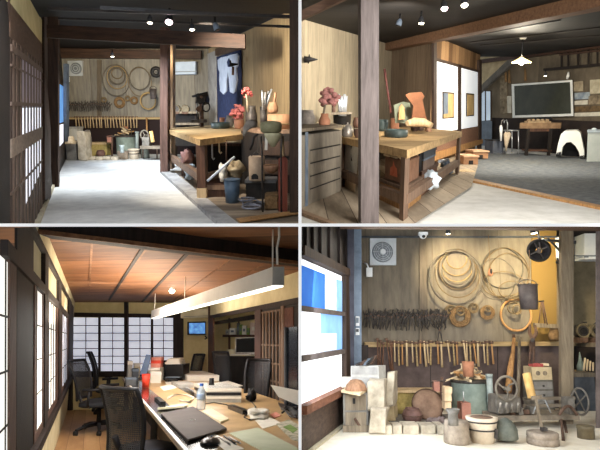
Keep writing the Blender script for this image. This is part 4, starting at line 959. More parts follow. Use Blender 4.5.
    for z0, z1 in ((.12, .5), (.55, .95)): t.part('door_panel', MB().obox(A+ex*.08+ez*z0-Y*.015, ex*.84, Y*.02, ez*(z1-z0)), G('old_wood'))
    t.part('lock', MB().obox(A+ex*.38+ez*.72-Y*.04, ex*.1, Y*.03, ez*.14), G('iron_dark')); t.part('latch', MB().bar(A+ex*.45+ez*.35-Y*.03, A+ex*.65+ez*.15-Y*.03, .04), G('rust'))
    zt = ez.z; mb = MB(); mb.prism([R.on(u, v, zt) for u, v in ((341, 392.5), (360, 396), (371, 389), (352, 386))], UP*.035); R.single('wide_board', mb, G('cut_pale'), 'pale board lying on top of the weathered cabinet', 'board')
    pot(R, 'straw_hat', 'brown shallow bowl-shaped hat on the board of the cabinet', 'hat', (345, 367, 379, 391.5), zt+.035, [(1, 0), (1, .12), (.86, .5), (.5, .9), (.1, 1)], 'tub_wood', 1.3)
    R.single('folded_paper', MB().rough(R.on(342, 388, zt+.04), X*.22, Y*.3, UP*.14, 2, .02, 3), G('paper'), 'crumpled white paper behind the brown hat by the window', 'paper')
    A = R.at(351, 386, 9.62); A.z = 0; ex = X*26*9.62/F; ey = X*.14+Y*.24
    top = R.at(351, 366, A.y).z; t = R.thing('drawer_chest', 'white weathered chest of small drawers in the corner behind the cabinet', 'chest', A+ex/2)
    t.part('case', MB().obox(A, ex*1.05, ey, UP*top), G('chest_white'))
    for i in range(2): t.part('drawer', MB().obox(A+ex*.04+UP*(top-.13-.15*i)-Y*.02, ex*.95, Y*.03, UP*.11), G('chest_grey'))
    for i in range(5):
        p = R.on(357+i*3.6, 367-i*.4, top); R.single('hand_file', MB().bar(p+UP*.03, p+V((.12, .35, .05+.02*i)), .045, .03), G(('iron', 'rust', 'slate')[i % 3]), 'dark metal tool lying on the white chest of drawers, %s from the left' % nth(i+1), 'tool', 'tools on the white chest')
    # --- drum and heap
    c, r, zt = drum_heap(R, (452.5, 489.5, 380, 416), 0, 'below the hammers', 46)
    pot(R, 'clay_cup', 'brown clay cup standing in the heap on the green drum', 'cup', (462.5, 474.5, 361.5, 377), zt+.12, PAIL, 'clay', 1.1)
    t = R.thing('flue_pipe', 'grey metal pipe standing against the side of the green drum', 'pipe', R.on(491.3, 416)); c = R.on(491.3, 416)
    hz = R.at(491.3, 374.5, c.y).z; kq = R.m(491, 400, c.y); t.part('tube', MB().tube([c, V((c.x, c.y, hz))], 3.1*kq, 16), G('pipe_grey'))
    for f in (.35, .97): t.part('collar', MB().tube([V((c.x, c.y, hz*f-.03)), V((c.x, c.y, hz*f+.03))], 3.5*kq, 16), G('pipe_grey'))
    # post vice and bricks
    c = R.on(441, 420); kq = R.m(441, 400, c.y); t = R.thing('post_vice', 'slim iron post vice with a reddish block, left of the green drum', 'vice', c)
    t.part('post', MB().tube([c, R.at(441, 398, c.y), R.at(442, 377, c.y)], [1.2*kq, 1.7*kq, 1.4*kq], 8), G('rust')); t.part('jaw', MB().box(R.at(436, 386, c.y), 6*kq, .12, 10*kq), G('red_block')); t.part('screw', MB().tube([R.at(431, 382, c.y-.05), R.at(446, 380.5, c.y-.05)], .7*kq, 6), G('iron')); t.part('foot', MB().box(R.at(441.5, 418, c.y), 7*kq, .15, 4*kq), G('iron'))
    for i, (u0, u1, vt, vb) in enumerate(((444.5, 452, 394, 402), (445, 452.5, 387, 394), (444.5, 451, 402, 409.5))):
        y = 10.2; a = R.at(u0, vb, y); b = R.at(u1, vb, y); R.single('brick', MB().rough(a, b-a, Y*.2, R.at(u0, vt, y)-a, 2, .008, i), G('beige_brick'), ('middle', 'topmost', 'lowest')[i]+' beige brick of the stack beside the drum', 'brick', 'bricks beside the green drum')
    A, ex, ey, ez = R.fbox(462.5, 471.5, 403, 421, 0, .3); t = R.thing('punch_block', 'reddish wooden block with an upright peg before the drum', 'block', A+ex/2)
    t.part('block', MB().obox(A, ex, ey, ez), G('red_block')); t.part('peg', MB().tube([A+ex*.5+ey*.5+ez, A+ex*.5+ey*.5+ez+UP*10*kq], .7*kq, 6), G('steel'))
    for i, (u, v, sz) in enumerate(((431, 423, 4), (436, 425, 5), (441, 422.5, 4.2))):
        c = R.on(u, v, .05); R.single('slag_lump', MB().blob(c+UP*sz*kq*.5, sz*kq, sz*kq*1.2, sz*kq*.75, .22, seed=i), G('purple_ash'), 'dark lump of slag in the forge pit beside the stump, %s from the left' % nth(i+1), 'slag', 'slag lumps in the pit')
    # --- front row
    t, c, r, h = pot(R, 'tree_stump', 'low round grey stone stump with an iron jug on it', 'stump', (444.5, 469.5, 420.5, 446), 0, [(.98, 0), (1, .1), (.97, .85), (.9, 1), (.1, .99)], 'stump', 1.4, wob=.02)
    pot(R, 'iron_jug', 'flared grey iron jug standing on the stone stump', 'jug', (446.5, 460.5, 409, 426.5), h, [(.7, 0), (.72, .3), (.66, .65), (1, 1), (.9, 1), (.55, .65), (.1, .5)], 'grey_iron', 1.2)
    t, c, r, h = pot(R, 'wooden_pail', 'white-washed staved wooden pail with two iron hoops', 'bucket', (467.5, 498, 417, 445.5), 0, [(.72, 0), (1, .93), (1.02, 1), (.7, 1), (.62, .8), (.05, .7)], 'pail_white', 1.3,
        parts=(('hoop', [(.88, .5), (.92, .5), (.94, .56), (.9, .56)], 'iron'), ('hoop', [(.96, .82), (1.0, .82), (1.02, .88), (.98, .88)], 'iron'), ('inside_disc', [(.02, 1.0), (.7, 1.004), (.7, 1.012), (.02, 1.01)], 'brown_lid')))  # last part is a flat brown disc standing for the shaded inside
    mb = MB(); mb.bar(c+V((.55*r, -.8*r*1.3, .08)), c+V((.62*r, -.82*r*1.3, h*.62)), .035); t.part('strap', mb, G('iron'))
    R.single('dome_weight', MB().blob(R.round(495, 518, 424, 445, 0, 1.2)[0]+UP*.12, R.round(495, 518, 424, 445, 0, 1.2)[1], R.round(495, 518, 424, 445, 0, 1.2)[1]*1.2, .2, .06, 20, 12, 4, -.4), G('dome_green'), 'dark greenish domed iron weight between the pail and the millstone', 'weight')
    t, c, r, h = pot(R, 'millstone', 'round grey millstone with a tall wooden crank handle', 'millstone', (528.5, 558, 431.5, 447.5), 0, [(1, 0), (1.01, .45), (.97, .48), (.97, .55), (1, .58), (.98, .95), (.85, 1), (.1, 1)], 'stump', 1.35)
    kq = R.m(543, 430, c.y); q = V((c.x, c.y, h)); t2 = R.thing('turning_handle', 'bent wooden handle standing up from the millstone', 'handle', q)
    e = R.at(535.5, 398, c.y); t2.part('shaft', MB().bar(q, e, 2.6*kq), G('old_wood')); t2.part('crosspiece', MB().bar(e-X*4*kq, e+X*6*kq+UP*.02, 3*kq), G('old_wood')); t2.part('wedge', MB().box(q+UP*.04-Y*.06, 5*kq, .1, 3*kq), G('iron'))
    pot(R, 'metal_tin', 'dull round tin with a lid on the floor behind the millstone', 'tin', (578.5, 594, 425.5, 440), 0, [(1, 0), (1, .75), (1.04, .77), (1.04, .98), (.98, 1), (.1, 1)], 'brass_old', 1.3)
    # --- treadle lathe
    y = R.on(540, 428).y; kq = R.m(540, 410, y); at = lambda u, v, d=0: R.at(u, v, y+d)
    t = R.thing('treadle_lathe', 'old iron treadle lathe with a long bed and two flywheels', 'lathe', R.on(540, 432))
    t.part('bed', MB().obox(at(494, 421), at(580, 420)-at(494, 421), Y*.6, UP*5*kq), G('lathe_iron'))
    for v in (399, 406): t.part('upper_rail', MB().bar(at(523, v, .3), at(575, v-1, .3), 2.6*kq, 3*kq), G('lathe_iron'))
    for u, d in ((503, 0), (561, 0), (505, .5), (564, .5)): t.part('leg', MB().bar(at(u, 420, d), R.on(u+(2.5 if u > 550 else -1), 441-8*(d > 0)), 2.6*kq), G('rust'))
    t.part('headstock', MB().rough(at(497, 415), X*25*kq, Y*.45, UP*19*kq, 3, .02, 2), G('grey_iron'))
    t.part('tailstock', MB().rough(at(570, 415), X*6*kq, Y*.3, UP*17*kq, 3, .02, 5), G('grey_iron'))
    for u in (499, 505, 511, 517): t.part('gear_lever', MB().tube([at(u, 412, -.1), at(u+1.5, 403, -.2)], 1.1*kq, 6), G('silver'))
    c = at(506.5, 388.5, -.05); wl = MB().ring(c, 10.6*kq, 11.6*kq, 1.3*kq, 32, 8); w = t.part('flywheel', wl, G('wheel_grey'))
    mb = MB()
    for i in range(3):
        a = i*2.094+.5; P = [c+V((math.cos(a+s*.9)*rr, 0, math.sin(a+s*.9)*rr*1.1)) for rr, s in ((1*kq, 0), (4*kq, .35), (7.5*kq, .1), (10.4*kq, 0))]; mb.tube(P, .95*kq, 6)
    t.part('spokes', mb, G('wheel_grey'), w); t.part('hub', MB().tube([c-Y*.1, c+Y*.1], 2.2*kq, 12), G('wheel_grey'), w)
    c = at(580, 401.5, .2); mb = MB(); P = [c+V((6*kq*math.cos(a), -6*kq*math.cos(a), 13.3*kq*math.sin(a))) for a in [j*.196 for j in range(32)]]; mb.tube(P, 1.1*kq, 6, True); w = t.part('flywheel', mb, G('grey_iron'))
    mb = MB()
    for i in range(4):
        a = i*1.57+.6; mb.bar(c, c+V((6*kq*math.cos(a), -6*kq*math.cos(a), 13.3*kq*math.sin(a))), 1.2*kq)
    t.part('spokes', mb, G('grey_iron'), w)
    t.part('guard', MB().tube([at(559+18*j/8, 415-9*math.sin(math.pi*j/8), -.1) for j in range(9)], 2.4*kq, 8, flat=.6), G('rust'))
    t.part('tool_rest', MB().tube([at(533, 414, -.2), at(538, 400, -.2), at(545, 400, -.2), at(551, 413, -.2)], .7*kq, 6), G('steel'))
    for i, u in enumerate((512, 518, 524, 530)): R.single('iron_scrap', MB().rough(at(u, 414.5, .05), X*5*kq, Y*.2, UP*(5+i % 2*2)*kq, 2, .02, 20+i), G(('rust', 'grey_iron')[i % 2]), 'small iron piece lying on the lathe bed, %s from the left' % nth(i+1), 'scrap', 'iron pieces on the lathe bed')
    R.single('bamboo_tube', MB().tube([at(532, 398, -.1), at(526.5, 373.5, 0)], 4.1*kq, 18), G('bamboo_pale'), 'thick pale bamboo tube standing tilted on the lathe', 'tube')  # tube in its own pale tan bamboo colour
    # crates behind the lathe
    A, ex, ey, ez = R.fbox(534.5, 555.5, 380, 415, 0, .5); t = R.thing('tool_chest', 'grey wooden tool chest behind the lathe with a pale crate on it', 'chest', A+ex/2)
    t.part('case', MB().obox(A, ex, ey, ez), G('chest_dark'))
    for i in range(3): d = t.part('drawer', MB().obox(A+ex*.06+UP*(ez.z-.16-.16*i)-Y*.02, ex*.88, Y*.03, UP*.13), G('old_grey')); t.part('knob', MB().blob(A+ex*.5+UP*(ez.z-.1-.16*i)-Y*.03, .02, .02, .02, 0), G('iron'), d)
    zt = ez.z; a = R.on(532.5, 381, zt); a.y = A.y+.03; a.x = R.at(532.5, 381, a.y).x; kz = R.m(540, 380, A.y)
    t = R.thing('pale_crate', 'pale wooden crate with two finger holes on the grey chest', 'crate', a+X*9*kz)
    t.part('case', MB().obox(a, X*20*kz, Y*.42, UP*12.5*kz), G('crate_beige'))
    for d in (6, 13): t.part('finger_hole', MB().tube([a+V((d*kz, -.005, 6.5*kz)), a+V((d*kz, .01, 6.5*kz))], 2.3*kz, 14), G('old_wood'))
    b = a+UP*12.5*kz; R.single('red_box', MB().rough(b+X*3*kz+Y*.05, X*10*kz, Y*.25, UP*3.2*kz, 2, .015, 8), G('red_flower'), 'small red packet lying on the pale crate', 'packet')
    R.single('tool_heap', MB().rough(b+X*12*kz+Y*.05, X*7*kz, Y*.25, UP*2.6*kz, 2, .02, 9), G('cut_pale'), 'pale wooden block beside the red packet on the crate', 'block')
for nm, a in dict(fan_white=((176, 182, 188), (200, 206, 212), 3, .5), fan_grey=((110, 116, 122), (140, 146, 152), 4, .5), hoop_grey=((78, 72, 64), (112, 104, 92), 6, .7), brown_handle=((84, 58, 44), (124, 90, 70), 6, .7),
        bucket_black=((48, 43, 42), (76, 68, 66), 5, .6), rag_lit=((214, 220, 228), (244, 246, 250), 5, .9), brass_old=((84, 74, 56), (124, 112, 88), 5, .5), brown_lid=((96, 74, 60), (136, 110, 92), 5, .8),
        brown_pot=((84, 60, 54), (122, 92, 84), 6, .6), sand_stone=((150, 132, 100), (196, 178, 142), 5, .9), old_grey=((96, 94, 90), (138, 134, 128), 5, .9), chest_white=((160, 158, 154), (200, 198, 192), 4, .9), chest_grey=((140, 138, 136), (178, 176, 172), 5, .9),
        pipe_grey=((128, 140, 140), (166, 176, 174), 4, .5), red_block=((136, 92, 80), (172, 122, 106), 5, .8), beige_brick=((190, 162, 128), (220, 194, 160), 6, .9), purple_ash=((92, 80, 80), (134, 118, 114), 8, .9),
        stump=((112, 100, 88), (164, 150, 134), 6, .95), grey_iron=((80, 76, 70), (124, 118, 110), 6, .6), pail_white=((196, 178, 156), (232, 218, 198), 4, .9), dome_green=((74, 78, 72), (112, 114, 104), 5, .7), lathe_iron=((92, 84, 74), (138, 126, 110), 5, .7),
        wheel_grey=((84, 78, 70), (124, 116, 104), 5, .6), bamboo_pale=((196, 154, 92), (230, 192, 128), 5, .7), chest_dark=((78, 74, 68), (116, 110, 100), 5, .8), crate_beige=((166, 148, 116), (206, 188, 152), 5, .9)).items(): mottled(nm, *a)
room4()
# ------------------------------------------------------------------ room 1: things in the passage
def flower(R, c, r, name, label, mat, stem=None, n=26, seed=1):
    t = R.thing(name, label, 'flower', c); rnd = random.Random(seed); mb = MB()
    for i in range(n):
        d = V((rnd.gauss(0, 1), rnd.gauss(0, 1), rnd.gauss(0, .8))).normalized()*r*rnd.uniform(.45, 1)
        mb.blob(V(c)+d, r*.3, r*.3, r*.25, .2, 7, 5, i)
    t.part('petals', mb, G(mat))
    if stem: t.part('stem', MB().tube(stem, .02, 6), G('old_wood'))
    return t
def bench(R, name, label, P0, P1, P2, z, th, legw, legs, cut=None, tm='bench_top', lm='bench_leg'):
    """trestle bench: P0 near corner, P1 and P2 its neighbours at height z; legs = corner fractions and materials"""
    P3 = P1+P2-P0; t = R.thing(name, label, 'table', (P0.x, P0.y, 0)); a = P1-P0; b = P2-P0
    loop = [P0, P1, P3, P2]
    if cut:                                                   # scribe the top to the wall
        out = []
        for i, A in enumerate(loop):
            B = loop[(i+1) % 4]; da = (A-cut[0]).dot(cut[1]); db = (B-cut[0]).dot(cut[1])
            if da >= 0: out.append(A)
            if da*db < 0: out.append(A+(B-A)*(da/(da-db)))
        loop = out
    t.part('table_top', MB().prism([P-UP*th for P in loop], UP*th), G(tm))
    return t, a, b
def room1():
    R = R1; far = 'far end of the passage'; k = R.m(116, 107, YB1); FB = R.front(YB1-.01)
    # ---- far wall
    t = R.thing('vent_fan', 'square white ventilation fan high on the far wall of the passage', 'fan', R.at(76, 76, YB1))
    mb = MB(); R.panel(mb, [(68.7, 61), (83.3, 61), (83.3, 76), (68.7, 76)], FB, .1); t.part('frame', mb, G('fan_white'))
    c = R.at(76, 68.5, YB1-.13); t.part('grille', MB().tube([c, c-Y*.03], [5.6*k, 5*k], 22), G('fan_grey')); mb = MB()
    for r in (2, 4): mb.ring(c-Y*.05, r*k, r*k, .3*k, 20, 4)
    t.part('guard', mb, G('fan_white'))
    t = R.thing('motion_sensor', 'tiny white sensor box under the fan on the far passage wall', 'sensor', R.at(68, 82, YB1-.2)); mb = MB(); R.panel(mb, [(66.7, 77), (69.8, 77), (69.8, 82), (66.7, 82)], R.front(YB1-.2), .06); t.part('case', mb, G('ac_white')); t.part('bracket', MB().tube([R.at(65, 74, YB1-.05), R.at(68, 77, YB1-.2)], .5*k, 5), G('ac_white'))
    mb = MB(); R.panel(mb, [(97.5, 60), (101.5, 60), (101.5, 117), (97.5, 117)], FB, .05); R.struct('trim_wall_post.001', mb, G('post_tan4'))
    mb = MB(); R.panel(mb, [(66, 117.2), (200, 117.2), (200, 119.2), (66, 119.2)], FB, .1); R.struct('trim_tool_rail.001', mb, G('rail_wood'))
    g = 'hoops on the far passage wall'
    for i, (u, v, ru, rv, th, m, lb) in enumerate(((117, 73.5, 5.4, 5, .45, 'bamboo_dark', 'smallest hoop of the far nest, '+far), (117, 76, 8, 8, .75, 'hoop_grey', 'middle hoop of the far nest, '+far), (117, 77.5, 10, 11, .4, 'bamboo', '2nd largest hoop of the far nest, '+far),
            (116, 80.5, 13.2, 15.2, .45, 'hoop_grey', 'largest hoop of the far nest, '+far), (139.5, 78.5, 10, 11, .5, 'hoop_grey', 'dark round hoop right of the far nest, '+far), (140, 82, 11.5, 14, .35, 'bamboo_dark', 'thin tall hoop right of the far nest, '+far),
            (148, 101, 7.6, 8, .8, 'bamboo', 'thick tan hoop low on the right, '+far))): hoop(R, 'hoop', u, v, ru, rv, YB1-.03-.04*i, th, m, lb, g)
    for i, (u, v, r, m) in enumerate(((119.5, 102.5, 5.4, 'straw'), (127.5, 98.5, 2.8, 'bamboo_dark'), (134, 100.5, 3.8, 'straw'), (104, 100, 2.8, 'bamboo_dark'))):
        c = R.at(u, v, YB1-.12); t = R.thing('rope_coil', ('largest brown coil', 'small dark coil in the middle', 'brown coil on the right', 'small dark coil on the left')[i]+' below the far nest, '+far, 'coil', c, 'coils on the far passage wall'); mb = MB()
        for q in (.9, .62): mb.ring(c, r*q*k, r*q*k, r*.16*k, 18, 6)
        t.part('coil', mb, G(m)); t.part('binding', MB().bar(c+UP*r*k, c+UP*r*k*.4, 1*k), G('bamboo_dark'))
    base = None; rnd = random.Random(11)
    for i in range(20):
        loc = R.at(68+i*2.2, 104.5+rnd.uniform(-1, 1.2), YB1-.2-.04*(i % 2)); lb = 'dark tongs in the far passage row, %s from the left' % nth(i+1)
        if base is None: base = make_tongs(R, loc, k*.62, lb, 'tongs on the far passage wall', 1)
        else: base.copy(loc, lb, rotY(rnd.uniform(-.4, .4)))
    base = None
    for i in range(22):
        loc = R.at(75.5+i*2.9+rnd.uniform(-.4, .4), 116.8, YB1-.2); lb = 'hammer hanging on the far rail of the passage, %s from the left' % nth(i+1)
        if base is None: base = make_hammer(R, loc, k*.52, lb, 'hammers on the far passage rail', 21, 1.3, (4.5, 3))
        else: base.copy(loc, lb, rotY(rnd.uniform(-.1, .1)))
    y = YB1-1.2; kk = R.m(153, 95, y); c = R.at(153.5, 99, y); t = R.thing('iron_bucket', 'small black bucket hanging on the far wall left of the red post', 'bucket', c); t.part('body', MB().lathe(c, [(3*kk, 0), (3.7*kk, 10*kk), (3.3*kk, 10*kk), (2.6*kk, kk)], 18), G('bucket_black')); t.part('handle', MB().tube([c+UP*10*kk+V((3.4*kk*math.cos(a), 0, 2.4*kk*math.sin(a))) for a in [math.pi*j/8 for j in range(9)]], .35*kk, 5), G('iron'))
    c = R.at(156, 72, y); t = R.thing('pulley', 'dark pulley wheel high left of the red post, above the black bucket', 'pulley', c); rot = Matrix.Rotation(math.pi/2+.2, 3, 'X'); t.part('wheel', MB().lathe(c, [(5.6*kk, -kk), (5*kk, 0), (5.6*kk, kk), (2*kk, .5*kk), (2*kk, -.5*kk)], 22, 1, rot, 0, False), G('iron_dark')); t.part('hub', MB().tube([c-Y*1.4*kk, c+Y*1.4*kk], 1.2*kk, 10), G('iron'))
    t = R.thing('air_conditioner', 'white air conditioner on the far wall right of the slim post', 'air conditioner', R.at(184, 75, YB1-.3))
    mb = MB(); R.panel(mb, [(172.5, 63), (197, 62), (197, 74.5), (172.5, 75)], R.front(YB1-.05), .3); t.part('case', mb, G('ac_blue')); mb = MB(); R.panel(mb, [(173, 71.5), (197, 71), (197, 71.8), (173, 72.3)], R.front(YB1-.36), .02); t.part('louvre', mb, G('fan_grey'))
    # ---- far floor: corner stones, forge, drum
    def blockbox(name, label, cat, u0, u1, vt, vb, z, d, mat, rough=0, group=None, lid=None):
        A, ex, ey, ez = R.fbox(u0, u1, vt, vb, z, d); mb = MB()
        if rough: mb.rough(A, ex, ey, ez, 3, rough, int(u0))
        else: mb.obox(A, ex, ey, ez)
        if not lid: return R.single(name, mb, G(mat), label, cat, group)
        t = R.thing(name, label, cat, A+ex/2, group); t.part('case', mb, G(mat)); t.part(lid[0], MB().obox(A-ex*.04-ey*.04+ez, ex*1.08, ey*1.08, UP*.06), G(lid[1])); return t
    blockbox('wooden_cabinet', 'weathered grey cabinet in the far left corner of the passage', 'cabinet', 67, 77, 144, 160.5, 0, .7, 'old_grey', lid=('board', 'cut_pale'))
    zt = R.fbox(67, 77, 144, 160.5, 0, .7)[3].z+.06
    pot(R, 'straw_hat', 'pale brown hat lying on the far corner cabinet', 'hat', (67, 76, 136, 143), zt, [(1, 0), (1, .06), (.66, .25), (.6, .8), (.4, 1)], 'cut_pale', 1.2)
    blockbox('drawer_chest', 'pale chest behind the far corner cabinet', 'chest', 68, 79, 129, 157.5, 0, .5, 'chest_white', lid=('top_board', 'chest_grey'))
    blockbox('stone_slab', 'tall pale stone slab standing beside the far corner cabinet', 'stone', 79, 86.7, 132, 161, 0, .5, 'stone', .025, 'stone slabs in the passage')
    blockbox('stone_slab', 'darker stone slab edge behind the tall pale slab, '+far, 'stone', 84.5, 88, 131, 158, 0, .4, 'stone_dark', .02, 'stone slabs in the passage')
    blockbox('forge_wall', 'low yellowish forge wall '+far, 'forge', 88, 107, 144.5, 156, 0, .4, 'sand', .015, lid=('ledge', 'pale_wood'))
    pot(R, 'iron_kettle', 'small round iron pot before the yellowish forge wall '+far, 'pot', (96.5, 105.5, 150, 157.2), 0, [(.55, 0), (.95, .3), (1, .55), (.8, .85), (.7, 1), (.56, 1), (.5, .7), (.1, .55)], 'brown_pot', 1.2)
    for i in range(4): blockbox('kerb_stone', 'pale kerb stone on the far floor, %s from the left' % nth(i+1), 'stone', 88.5+7.3*i, 95.3+7.3*i, 157, 160.2, 0, .3, 'stone', .012, 'kerb stones at the far end of the passage')
    c, r, zt = drum_heap(R, (117, 136.5, 135.5, 156), 0, far, 12)
    pot(R, 'clay_cup', 'small orange cup in the heap on the far drum', 'cup', (122.5, 128.5, 126.5, 134), zt+.05, PAIL, 'clay', 1.0)
    t = R.thing('flue_pipe', 'pale grey pipe beside the far drum', 'pipe', R.on(137, 156.5)); c = R.on(137, 156.5); t.part('tube', MB().tube([c, R.at(137, 132, c.y)], 1.6*k, 12), G('pipe_grey')); t.part('collar', MB().tube([R.at(137, 133, c.y), R.at(137, 131.5, c.y)], 2*k, 12), G('pipe_grey'))
    c = R.on(112, 157); t = R.thing('post_vice', 'slim iron vice left of the far drum', 'vice', c); t.part('post', MB().tube([c, R.at(112, 135, c.y)], .9*k, 8), G('rust')); t.part('jaw', MB().box(R.at(109.5, 139, c.y), 4*k, .1, 6*k), G('red_block')); t.part('screw', MB().tube([R.at(107, 137, c.y-.05), R.at(115, 136, c.y-.05)], .5*k, 6), G('iron'))
    t, c, r, h = pot(R, 'tree_stump', 'low grey stump with a jug before the far drum', 'stump', (117.5, 128.5, 151, 159.5), 0, [(.98, 0), (1, .1), (.97, .85), (.9, 1), (.1, .99)], 'stump', 1.2)
    pot(R, 'iron_jug', 'little grey jug on the far stump', 'jug', (119.5, 125, 145, 153), h, [(.7, 0), (.72, .3), (.66, .65), (1, 1), (.9, 1), (.55, .65), (.1, .5)], 'pipe_grey', 1.1)
    pot(R, 'wooden_pail', 'pale wooden pail with iron hoops '+far, 'bucket', (128.5, 140, 149, 159.5), 0, [(.72, 0), (1, .93), (1.02, 1), (.7, 1), (.62, .8), (.05, .7)], 'pail_white', 1.2, parts=(('hoop', [(.88, .5), (.93, .5), (.95, .58), (.9, .58)], 'iron'), ('hoop', [(.96, .8), (1.01, .8), (1.03, .88), (.98, .88)], 'iron')))
    c, r, h = R.round(141, 149.5, 151, 158.5, 0, 1.1); R.single('dome_weight', MB().blob(c+UP*.1, r, r, .26, .06, 16, 10, 4, -.4), G('dome_green'), 'dark dome-shaped weight beside the far pail', 'weight')
    c = R.at(144.5, 135, 17.2); kk = R.m(144, 135, 17.2); t = R.thing('treadle_lathe', 'small dark lathe with a flywheel left of the red post', 'lathe', R.on(152, 158))
    w = t.part('flywheel', MB().ring(c, 4*kk, 4.6*kk, .7*kk, 24, 6), G('wheel_grey')); mb = MB()
    for i in range(3): a = i*2.09; mb.bar(c, c+V((4*kk*math.cos(a), 0, 4.4*kk*math.sin(a))), .7*kk)
    t.part('spokes', mb, G('wheel_grey'), w)
    t.part('bed', MB().obox(R.at(140, 149, 17), X*20*kk, Y*.4, UP*3*kk), G('lathe_iron')); t.part('headstock', MB().rough(R.at(141.5, 146.5, 17), X*8*kk, Y*.4, UP*9*kk, 3, .02, 2), G('grey_iron'))
    for u in (143, 157): t.part('leg', MB().bar(R.at(u, 149, 17.1), R.on(u, 158.5), 1.4*kk), G('rust'))
    R.single('bamboo_tube', MB().tube([R.at(153, 142, 16.9), R.at(151, 131.5, 17)], 1.9*kk, 12), G('bamboo_pale'), 'small pale bamboo tube tilted on the far lathe', 'tube')
    R.single('long_pole', MB().tube([R.at(146.5, 118, YB1-.25), R.at(147, 131, YB1-.5)], .8*k, 6), G('tan_wood'), 'pale pole leaning on the far rail beside the lathe', 'pole')
    # ---- middle distance right: rear shelf with blowers, drill press
    t = R.thing('rear_shelf', 'dark low shelf against the far wall right of the slim post', 'shelf', R.on(183, 155)); y = 17.6
    for v in (113.5, 125): t.part('shelf_board', MB().obox(R.at(172, v, y), X*26*.03, Y*.5, UP*.06), G('old_wood'))
    t.part('back_panel', MB().obox(R.at(172, 146, y+.45), X*26*.03, Y*.05, UP*33*.029), G('black_wood'))
    for u in (172.5, 196): t.part('upright', MB().obox(R.on(u, 158), X*.05, Y*.5, UP*1.32), G('dark_post'))
    for i, u in enumerate((176.5, 185.5)):
        c = R.at(u, 109, 17.7); kq = .0292; t = R.thing('hand_blower', ('darker', 'brassy')[i]+' round hand blower on the far dark shelf', 'blower', R.at(u, 113.5, 17.7)); t.part('housing', MB().tube([c+Y*.1, c-Y*.1], 4*kq, 16), G(('iron', 'brass_old')[i])); t.part('base', MB().box(R.at(u, 112.8, 17.7), 6*kq, .25, 2*kq), G('rust')); t.part('rim', MB().ring(c-Y*.1, 3.8*kq, 3.8*kq, .6*kq, 18, 5), G('brass_old'))
    y = 15.2; kq = R.m(200, 107, y); t = R.thing('drill_press', 'dark iron drill press standing behind the workbench by the pale panel', 'drill', R.on(201, 165)); q = lambda u, v, d=0: R.at(u, v, y+d)
    t.part('column', MB().tube([R.on(202, 164), q(201.5, 95)], 2.2*kq, 10), G('rust')); t.part('head', MB().rough(q(195, 103), X*11*kq, Y*.5, UP*9*kq, 3, .03, 4), G('iron_dark')); t.part('table', MB().box(q(199, 121), 13*kq, .5, 3*kq), G('iron'))
    t.part('spindle', MB().tube([q(197.5, 103, -.1), q(197.5, 114, -.1)], 1*kq, 8), G('steel')); t.part('hand_wheel', MB().ring(q(206, 107, -.3), 3.6*kq, 4.4*kq, .7*kq, 18, 6), G('iron_dark')); t.part('cap', MB().tube([q(192, 96.5), q(208, 94)], [1*kq, 2.6*kq], 10), G('iron_dark'))
    t.part('gear', MB().tube([q(199, 109, -.3), q(199, 109, -.45)], 2.8*kq, 14), G('rust')); t.part('base', MB().box(R.on(201, 163.5)+UP*.06, 14*kq, .6, .12), G('iron'))
    # ---- right wall: cloth, coat, hook
    Q = R.on(289, 20, HR1); W = R.wallplane(Q, D1)
    R.single('indigo_cloth', R.panel(MB(), [(217.5, 57), (241.5, 50), (242.5, 120), (218.5, 123)], R.off(W, .03), .03), G('indigo'), 'indigo cloth hanging on the wall behind the workbench', 'cloth')
    mb = MB(); R.panel(mb, [(218.5, 60), (222, 57.5), (229, 56), (232, 54.8), (238, 53.5), (239.5, 56), (238.5, 66), (237, 68), (238, 80), (236.5, 91), (234, 93.5), (231, 92), (230, 80), (229, 72), (227.5, 80), (227.5, 91), (224.5, 94.5), (221, 91), (220, 80), (220.5, 72), (219, 69)], R.off(W, .075), .03)
    t = R.thing('work_coat', 'white work garment hung in front of the indigo cloth', 'garment', R.at(229, 94, 11)); t.part('garment', mb, G('cloth_coat')); mb = MB(); R.panel(mb, [(227, 62), (229, 58), (231, 62), (230.5, 67), (228, 67)], R.off(W, .107), .006); t.part('neck_opening', mb, G('indigo'))
    P = R.hit(246, 66, W); e = V((-.35, -.1, 0)); t = R.thing('wall_hook', 'black spread iron bracket on the plank wall beside the indigo cloth', 'hook', P); kq = R.m(246, 66, P.y)
    t.part('plate', MB().tube([P+e+X*-2*kq, P+e+UP*kq, P+e+X*7*kq+UP*1.5*kq], [.8*kq, 2*kq, .5*kq], 8), G('iron_dark')); t.part('stem', MB().tube([P+e+X*2*kq-UP*kq, P+e+X*1.5*kq-UP*9*kq], 1.2*kq, 8), G('rust')); t.part('prong', MB().tube([P+e+UP*kq, P+e+UP*5*kq-X*kq], .9*kq, 6), G('iron_dark'))
    # ---- the workbench
    z = 1.0; P0 = R.on(200, 139.5, z); P1 = R.on(166, 128.6, z); P2 = R.on(262, 131.5, z)
    t, a, b = bench(R, 'work_bench', 'big old workbench with a worn yellowish plank top', P0, P1, P2, z, .1, .3, ())
    P3 = P1+P2-P0; d1 = a.normalized(); d2 = b.normalized()
    for i, (P, w, m, s1, s2) in enumerate(((P0, .135, 'bench_dark', 1, 1), (P1, .16, 'pale_post', -1, 1), (P2, .16, 'bench_dark', 1, -1), (P3, .16, 'bench_dark', -1, -1))):
        C = P+d1*s1*.12+d2*s2*.1; l = t.part('leg', MB().obox(V((C.x-w/2, C.y-w, .06)), X*w, Y*w*2, UP*(z-.16)), G(m))
        if i == 0: t.part('shoe', MB().obox(V((C.x-w/2-.01, C.y-w-.01, .06)), X*(w+.02), Y*(w*2+.02), UP*.16), G('pale_wood'), l)
